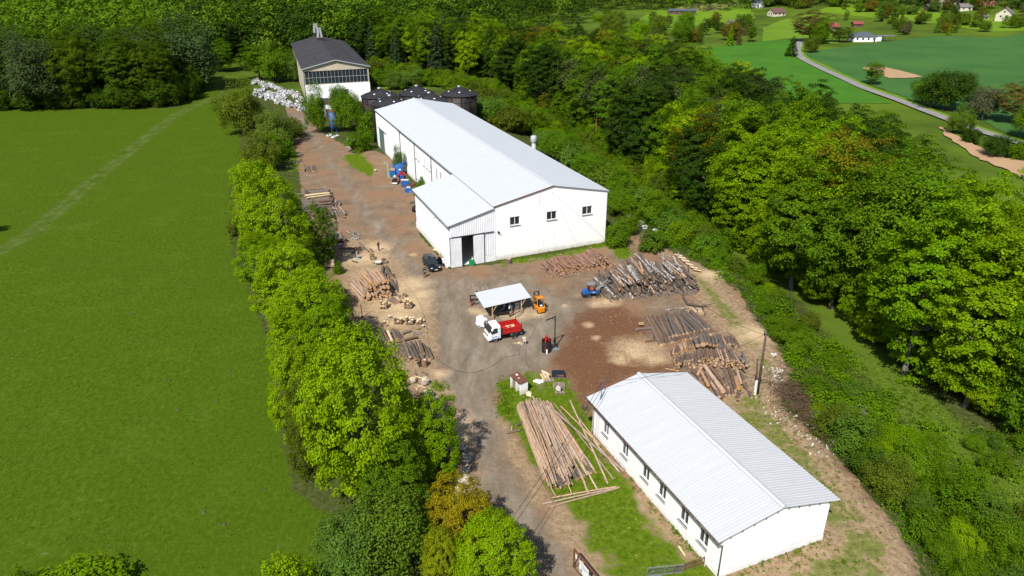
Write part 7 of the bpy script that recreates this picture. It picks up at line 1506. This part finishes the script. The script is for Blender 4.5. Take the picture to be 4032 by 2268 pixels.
# ---- net sacks of firewood along the drive
def sack(n, x, y, r, mt, label, grp=None):
    c = P(z(n, x, y)); s = empty('firewood_sack', (c.x, c.y, 0), rnd.uniform(0, 6), label, 'sack', grp); m = MB(); m.blob((0, 0, r*.75), r, rnd.randint(0, 99), 0, 3, .10, (1, 1, .85)); m.build('netting', mt, s); m = MB()
    for i in range(16): a = rnd.uniform(0, 6); q = rnd.uniform(0, r*.75); m.box((math.cos(a)*q, math.sin(a)*q, r*1.42), (.34, .12, .1), rz=rnd.uniform(0, 3), ry=rnd.uniform(-.6, .6))
    m.build('firewood', K['endlight'], s)
K['netpale'] = mat('pale netting', (.62, .55, .44), .8, col2=(.25, .2, .15), scale=5, thr=(.35, .6))
for q in [(455, 175, .55, 'netpale', 'pale net sack of firewood nearest the rusty drum'), (380, 165, .4, 'netpale', 'spilled pale firewood sack under the maple edge'), (480, 262, .6, 'netting', 'grey net sack of firewood below the pale one'), (510, 305, .5, 'netting', 'grey net sack leaning beside another grey sack'), (465, 335, .5, 'netting', 'dark grey net sack under the leaves'), (595, 440, .35, 'netpale', 'small pale sack peeping out of the leaves'),
          (705, 625, .5, 'netting', 'grey net sack half in tree shade beside the drive'), (730, 690, .55, 'netting', 'rounder grey net sack below the shaded one'), (725, 755, .45, 'netting', 'grey sack lowest of the shaded three'), (715, 830, .6, 'netpale', 'large pale net sack of firewood above the orange maple'), (690, 900, .5, 'netpale', 'pale sack of firewood touching the orange maple')]:
    sack(11, q[0], q[1]+12, q[2], K[q[3]], q[4])
c = P(z(4, 1140, 1310)); rd = empty('drum', (c.x, c.y, 0), 0, 'rusty steel drum standing open at the left edge of the yard', 'drum'); m = MB(); m.tube([(0, 0, 0), (0, 0, .95)], .36, 20, cap=False); m.tube([(0, 0, .95), (0, 0, .1)], .33, 20); m.build('shell', mat('rusty drum paint', (.42, .25, .16), .8, col2=(.25, .12, .07), scale=3), rd)
for zz in (.3, .62, .94): m = MB(); m.tube([(0, 0, zz-.02), (0, 0, zz+.02)], .385, 20, cap=False); m.build('rib', K['rust'], rd)
m = MB(); m.blob((0, 0, .85), .27, 3, 0, 2, .25, (1, 1, .4)); m.build('ash_filling', K['plastic'], rd)
heap('black_bag', 4, [(1085, 1285), (1095, 1310)], .25, K['dark'], 'black rubbish bags beside the rusty drum', 'rubbish bags')
# ---- grass corner
c = P(z(12, 360, 330)); sh = empty('brick_shelter', (c.x, c.y+.9, 0), -1.0, 'small white brick enclosure with a rusty sheet roof at the grass corner', 'shelter')
m = MB(); m.box((-.95, 0, .75), (.15, 1.0, 1.5)); m.box((.95, 0, .75), (.15, 1.0, 1.5)); m.box((0, .45, .75), (1.8, .12, 1.5)); m.box((.1, -.1, .7), (.12, .75, 1.4)); m.build('wall', K['white'], sh); m = MB(); m.box((0, 0, 1.56), (2.2, 1.15, .08), rx=.1); rf = m.build('roof', K['rust'], sh); m = MB(); m.box((-.6, .1, 1.64), (.3, .2, .08)); m.box((.1, -.1, 1.62), (.12, .12, .06)); m.build('rubble', K['plinth'], rf)
m = MB(); m.box((-.4, -.35, .6), (.7, .06, 1.1)); m.build('door', K['woodgrey'], sh)
c = P(z(12, 745, 160)); tg = empty('loader_bucket', (c.x, c.y, .14), 0, 'black loader bucket resting on pale boards beside the bark chips', 'bucket'); m = MB(); m.box((0, 0, .04), (1.45, .8, .06)); m.box((0, .38, .28), (1.45, .06, .5)); m.box((-.7, 0, .22), (.06, .8, .38)); m.box((.7, 0, .22), (.06, .8, .38)); m.box((0, -.38, .08), (1.45, .05, .12)); m.build('shell', mat('dark blue steel', (.025, .035, .055), .5), tg); m = MB(); m.box((.25, -.15, .09), (.8, .4, .05)); m.build('soil', K['rust'], tg)
pallet((c.x, c.y-.05, 0), 0, 'pale boards under the black bucket', 1.4, .9, 'board_stack')
for i, (dx, dy, zz, a) in enumerate([(-.35, 0, .16, .3), (0, .05, .16, .2), (.3, 0, .16, .25), (-.15, 0, .42, .3), (.18, .05, .42, .2), (0, .1, .66, .8)]):
    c = P(z(12, 620, 175)); d = Vector((-math.sin(a), math.cos(a), .05))*.6; log('split_log', c+Vector((dx, dy, zz))-d, c+Vector((dx, dy, zz))+d, .17, 'pale squared beam stacked on the pallet beside the white sheet', 'pale squared beams', 'beam', 'beam')
c = P(z(12, 650, 205)); pallet((c.x, c.y+.2, 0), .1, 'pallet under the pale squared beams', 1.2, .9)
c = P(z(12, 748, 260)); pallet((c.x, c.y, 0), 0, 'grey pallet lying on the grass below the black bucket', 1.3, 1.0); pallet((c.x+.05, c.y+.1, .16), .05, 'grey pallet stacked on top, below the black bucket', 1.3, .9)
c = P(z(12, 760, 320)); pallet((c.x, c.y, 0), .1, 'broken pallet nearest the pole pile', 1.1, .5); heap('stone', 12, [(745, 305)], .3, K['rock'], 'pale stone lying on the broken pallet', 'stone', amp=.2, flat=1.1).location.z = .12
heap('white_sheet', 12, [(520, 205), (550, 215), (580, 205), (540, 200)], .28, K['plastic'], 'white plastic sheet spread on the grass', 'plastic sheet', amp=.3, flat=.25)
heap('stump', 12, [(457, 345)], .32, K['endlight'], 'pale stump on the grass beside the brick enclosure', 'stump', amp=.2, flat=1.)
one('brown_log', 12, (420, 270), (445, 320), .08, 'rusty brown stick behind the brick enclosure')
# ---- utility poles and wires
def wire(a, b, sag, label, r=.02):
    m = MB(); L = []
    for i in range(17): t = i/16; q = a.lerp(b, t); q.z -= sag*4*t*(1-t); L.append(q)
    m.tube(L, r, 5); tag(m.build('overhead_cable', K['dark']), label, 'cable')
c = P(z(8, 1712, 1290)); up_ = empty('utility_pole', (c.x, c.y, 0), 0, 'tall dark wooden utility pole right of the log piles', 'utility pole'); tp = P(z(8, 1825, 525), 7.7); tpl = tp-c
m = MB(); m.tube([(0, 0, 0), tuple(tpl)], [.15, .11], 10); m.build('post', K['fascia'], up_)
m = MB(); m.box((tpl.x, tpl.y, tpl.z-.15), (.4, .12, .2)); m.tube([(tpl.x-.2, tpl.y, tpl.z), (tpl.x-.2, tpl.y, tpl.z+.2)], .05, 6); m.build('insulator', K['dark'], up_)
m = MB(); m.box((tpl.x*.42+.22, tpl.y*.42, tpl.z*.45), (.12, .12, .25)); m.build('lamp', K['plastic'], up_)
tq = P(z(8, 1715, 850), 4.1); b2 = P(z(8, 1695, 1240)); m = MB(); m.tube([b2, tq], [.13, .11], 10); o = tag(m.build('utility_post', K['fascia']), 'shorter dark post standing beside the tall utility pole', 'post')
m = MB(); q0 = P(z(8, 1685, 1300)); m.bar(q0, P(z(8, 1705, 1130), 1.9), .24); tag(m.build('concrete_post', K['plinth']), 'pale concrete stake at the foot of the utility poles', 'post')
mast_top = Matrix.Translation(off.location)@Matrix.Rotation(.394, 4, 'Z')@Vector((1.0, oL-1.2, oe+2.2))
wire(tp, P(z(8, 560, 990), 3.0)*0+mast_top, 1.2, 'cable sagging from the utility pole over the log piles to the office mast'); wire(tp+Vector((0, 0, -.2)), P((2950, 60), 0)*0+P(z(8, 880, 45), 5.0), .6, 'cable running from the utility pole up over the clay bank')
wire(tp, P(z(8, 1985, 770), 0)+Vector((2, 0, 0)), .0, 'stay wire running from the utility pole to the bank')
e1 = P(z(11, 1000, 1050), 6.5); e1 = mast_top+(e1-mast_top)*1.6
wire(mast_top, e1, .9, 'left one of the two overhead cables crossing the drive'); wire(mast_top+Vector((.25, -.1, -.15)), e1+Vector((.45, -.2, 0)), .95, 'right one of the two overhead cables crossing the drive')
c = P(z(4, 548, 850)); m = MB(); m.bar((0, 0, 0), (-.05, 0, 2.1), .08); o = m.build('steel_post', K['dark']); o.location = c; tag(o, 'thin black post beside the maples below the orange pile', 'post')
c = P(z(4, 528, 850)); wround((c.x, c.y, 0), .3, .4, 'orange log end standing beside the thin black post', None)
# ---- fences and sign at the bottom
a, b_ = P(z(15, 215, 860)), P(z(15, 560, 1300)); tpz = topx(a, z(15, 0, 595)[1]); sg = empty('sign_board', (a.x, a.y, 0), math.atan2(b_.y-a.y, b_.x-a.x), 'rusty framed gate with a white banner at the bottom edge beside the drive', 'sign'); Ls = 3.6
m = MB()
for x in (0, Ls): m.bar((x, 0, 0), (x, 0, tpz), .1)
m.bar((0, 0, tpz), (Ls, 0, tpz), .12, .12); m.bar((0, 0, .08), (Ls, 0, .08), .07); m.bar((.15, .02, .1), (.5, .02, tpz-.3), .05); m.build('frame', K['rust'], sg)
s = MB(); s.box((1.55, -.07, tpz-.85), (1.3, .02, 1.15)); bn = s.build('banner', K['plastic'], sg); s = MB(); s.box((.42, -.07, tpz-.42), (.22, .02, .34)); s.build('notice', K['wframe'], sg)
s = MB()
for i, (w_, zz) in enumerate([(.9, -.5), (.75, -.62), (.85, -.72), (.5, -.84)]): s.box((1.55, -.085, tpz+zz), (w_, .008, .035))
s.box((1.2, -.085, tpz-1.15), (.22, .008, .25)); s.build('faded_print', K['sill'], bn); s = MB()
for i in range(9): s.box((2.45+rnd.uniform(-.18, .18), -.09, tpz-.6-i*.1), (.2, .02, .12))
s.build('picture_panel', K['wood'], bn)
def fence(P0, P1, h, label, mt, bars=1, mesh=True):
    d = (P1-P0); L = d.length; r = empty('fence_panel', (P0.x, P0.y, P0.z), math.atan2(d.y, d.x), label, 'fence'); m = MB()
    for x in (0, L): m.bar((x, 0, 0), (x, 0, h), .05)
    m.bar((0, 0, h), (L, 0, h), .05); m.bar((0, 0, .12), (L, 0, .12), .05)
    for k in range(bars): m.bar((L*(k+1)/(bars+1), 0, 0), (L*(k+1)/(bars+1), 0, h), .03)
    m.build('frame', mt, r); m = MB()
    if mesh:
        n = int(L/.14)
        for i in range(n): m.bar((i*.14, 0, .12), (i*.14, 0, h), .008)
        for k in range(9): m.bar((0, 0, .12+k*h/9), (L, 0, .12+k*h/9), .008)
        m.build('mesh_infill', mt, r)
fence(P(z(15, 1275, 1000)), P(z(15, 1800, 945)), .95, 'grey wire mesh fence panel ahead of the rusty one, near the office corner', K['galv'])
fence(P(z(15, 1130, 1150)), P(z(15, 1470, 1100)), .95, 'lower grey metal fence panel at the bottom edge', K['galv'])
fence(P(z(15, 1665, 955)), P(z(15, 2105, 812)), .75, 'rusty red fence panel reaching the office wall', K['rust'], 2)
c = P(z(15, 2115, 840)); m = MB(); m.bar((0, 0, 0), (.0, .0, 1.0), .07); o = m.build('white_stake', K['white']); o.location = c; tag(o, 'thin white stake at the end of the rusty fence panel', 'stake')
one('split_log', 15, (1740, 560), (1830, 690), .12, 'weathered plank on the ground beside the office wall', None, None, None, 'plank')
# ---- rubble, twigs, litter
m = MB()
for i in range(60):
    u, v = (rnd.gauss(1950, 45), rnd.gauss(1050, 70)) if i < 42 else (rnd.gauss(1925, 12), rnd.gauss(800, 8)); q = P(z(8, u, v)); m.blob((q.x, q.y, .08), rnd.uniform(.06, .22), i, 0, 1, .3)
for i in range(60): t = rnd.random(); q = P(z(13, 1300+t*420+rnd.gauss(0, 45), 280+t*330+rnd.gauss(0, 50))); m.blob((q.x, q.y, .05), rnd.uniform(.04, .15), i, 0, 1, .3)
tag(m.build('rubble', K['rock']), 'pale stones scattered along the clay bank', kind='stuff')
m = MB()
for i in range(1500):
    t = rnd.random(); u, v = 195+t*400+rnd.gauss(0, 55), 420+t*330+rnd.gauss(0, 40); q = T(z(14, u, v)); a = rnd.gauss(.3, .5); L = rnd.uniform(.4, 1.7); d = Vector((math.cos(a), math.sin(a), rnd.uniform(-.25, .3)))*L
    zz = rnd.uniform(.05, .8); m.bar(q+Vector((0, 0, zz)), q+d+Vector((0, 0, zz)), .025, .02)
tag(m.build('brushwood', K['twig']), 'brown tangle of cut twigs on the edge of the bank', kind='stuff')
m = MB()
for i in range(55): t = rnd.random(); q = T(z(14, 540+rnd.uniform(-60, 110), 600+t*190)); a = rnd.uniform(.2, .7); d = Vector((math.cos(a), math.sin(a), .15))*rnd.uniform(1.2, 2.8); m.tube([q+Vector((0, 0, .7)), q+d+Vector((0, 0, 1.1))], [.035, .015], 5)
tag(m.build('cut_saplings', K['barkgrey']), 'pale cut saplings lying over the scrub', kind='stuff')
CH_A = []; CH_B = []; 
def litter(poly, n, sz, lst):
    for x, y in inside(poly, n): lst.append((x, y, rnd.uniform(*sz)))
litter(vp([(1240, 690), (1560, 640), (1740, 680), (1900, 870), (1700, 900), (1500, 830), (1450, 770), (1300, 760)]), 7000, (.03, .10), CH_A); litter(CHIPS, 7000, (.04, .11), CH_A)
litter(vp([(880, 600), (1000, 600), (1110, 750), (1080, 900), (1130, 1050), (1030, 960), (930, 880), (840, 700)]), 3500, (.03, .13), CH_B); litter(vp([(1240, 690), (1560, 640), (1740, 680), (1900, 870), (1700, 900), (1450, 770)]), 2600, (.03, .12), CH_B); litter(CLAY, 1500, (.04, .13), CH_B)
litter(vp([(760, 470), (1000, 420), (1060, 600), (900, 600)]), 1500, (.03, .12), CH_B); litter(GRASS[0], 900, (.03, .09), CH_B)
def chips(name, lst, mt, label):
    a = np.array(lst); c = np.column_stack([a[:, 0], a[:, 1], np.array([float(hz(x, y)) for x, y, _ in lst])+.03+nr.uniform(0, .05, len(a))]); n = nr.normal(size=c.shape)*.45+np.array([0, 0, 1.]); tag(quads(name, leafquads(c, n, a[:, 2], .3), mt), label, kind='stuff')
K['chipb'] = mat('bark flakes', (.42, .22, .12), .95, col2=(.14, .07, .04), scale=2.5, thr=(.4, .6)); K['chipl'] = mat('wood chips', (.66, .50, .32), .9, col2=(.36, .22, .12), scale=1.5, thr=(.4, .6))
chips('bark_litter', CH_A, K['chipb'], 'reddish brown bark flakes strewn over the yard'); chips('wood_litter', CH_B, K['chipl'], 'pale wood chips strewn over the yard')

for i in range(26):
    u, v = [(1150+rnd.uniform(-900, -120), rnd.uniform(560, 1380))][0]
    if sdist(np.array([P(z(0, u, v)).x]), np.array([P(z(0, u, v)).y]), MEADOW)[0] < 2: continue
    c = P(z(0, u, v)); m = MB(); m.blob((0, 0, .05), rnd.uniform(.09, .2), i, 0, 2, .15, (1, 1, .45)); o = m.build('molehill', K['fascia']); o.location = c; tag(o, 'small brown molehill in the open meadow', 'molehill', 'molehills in the meadow')
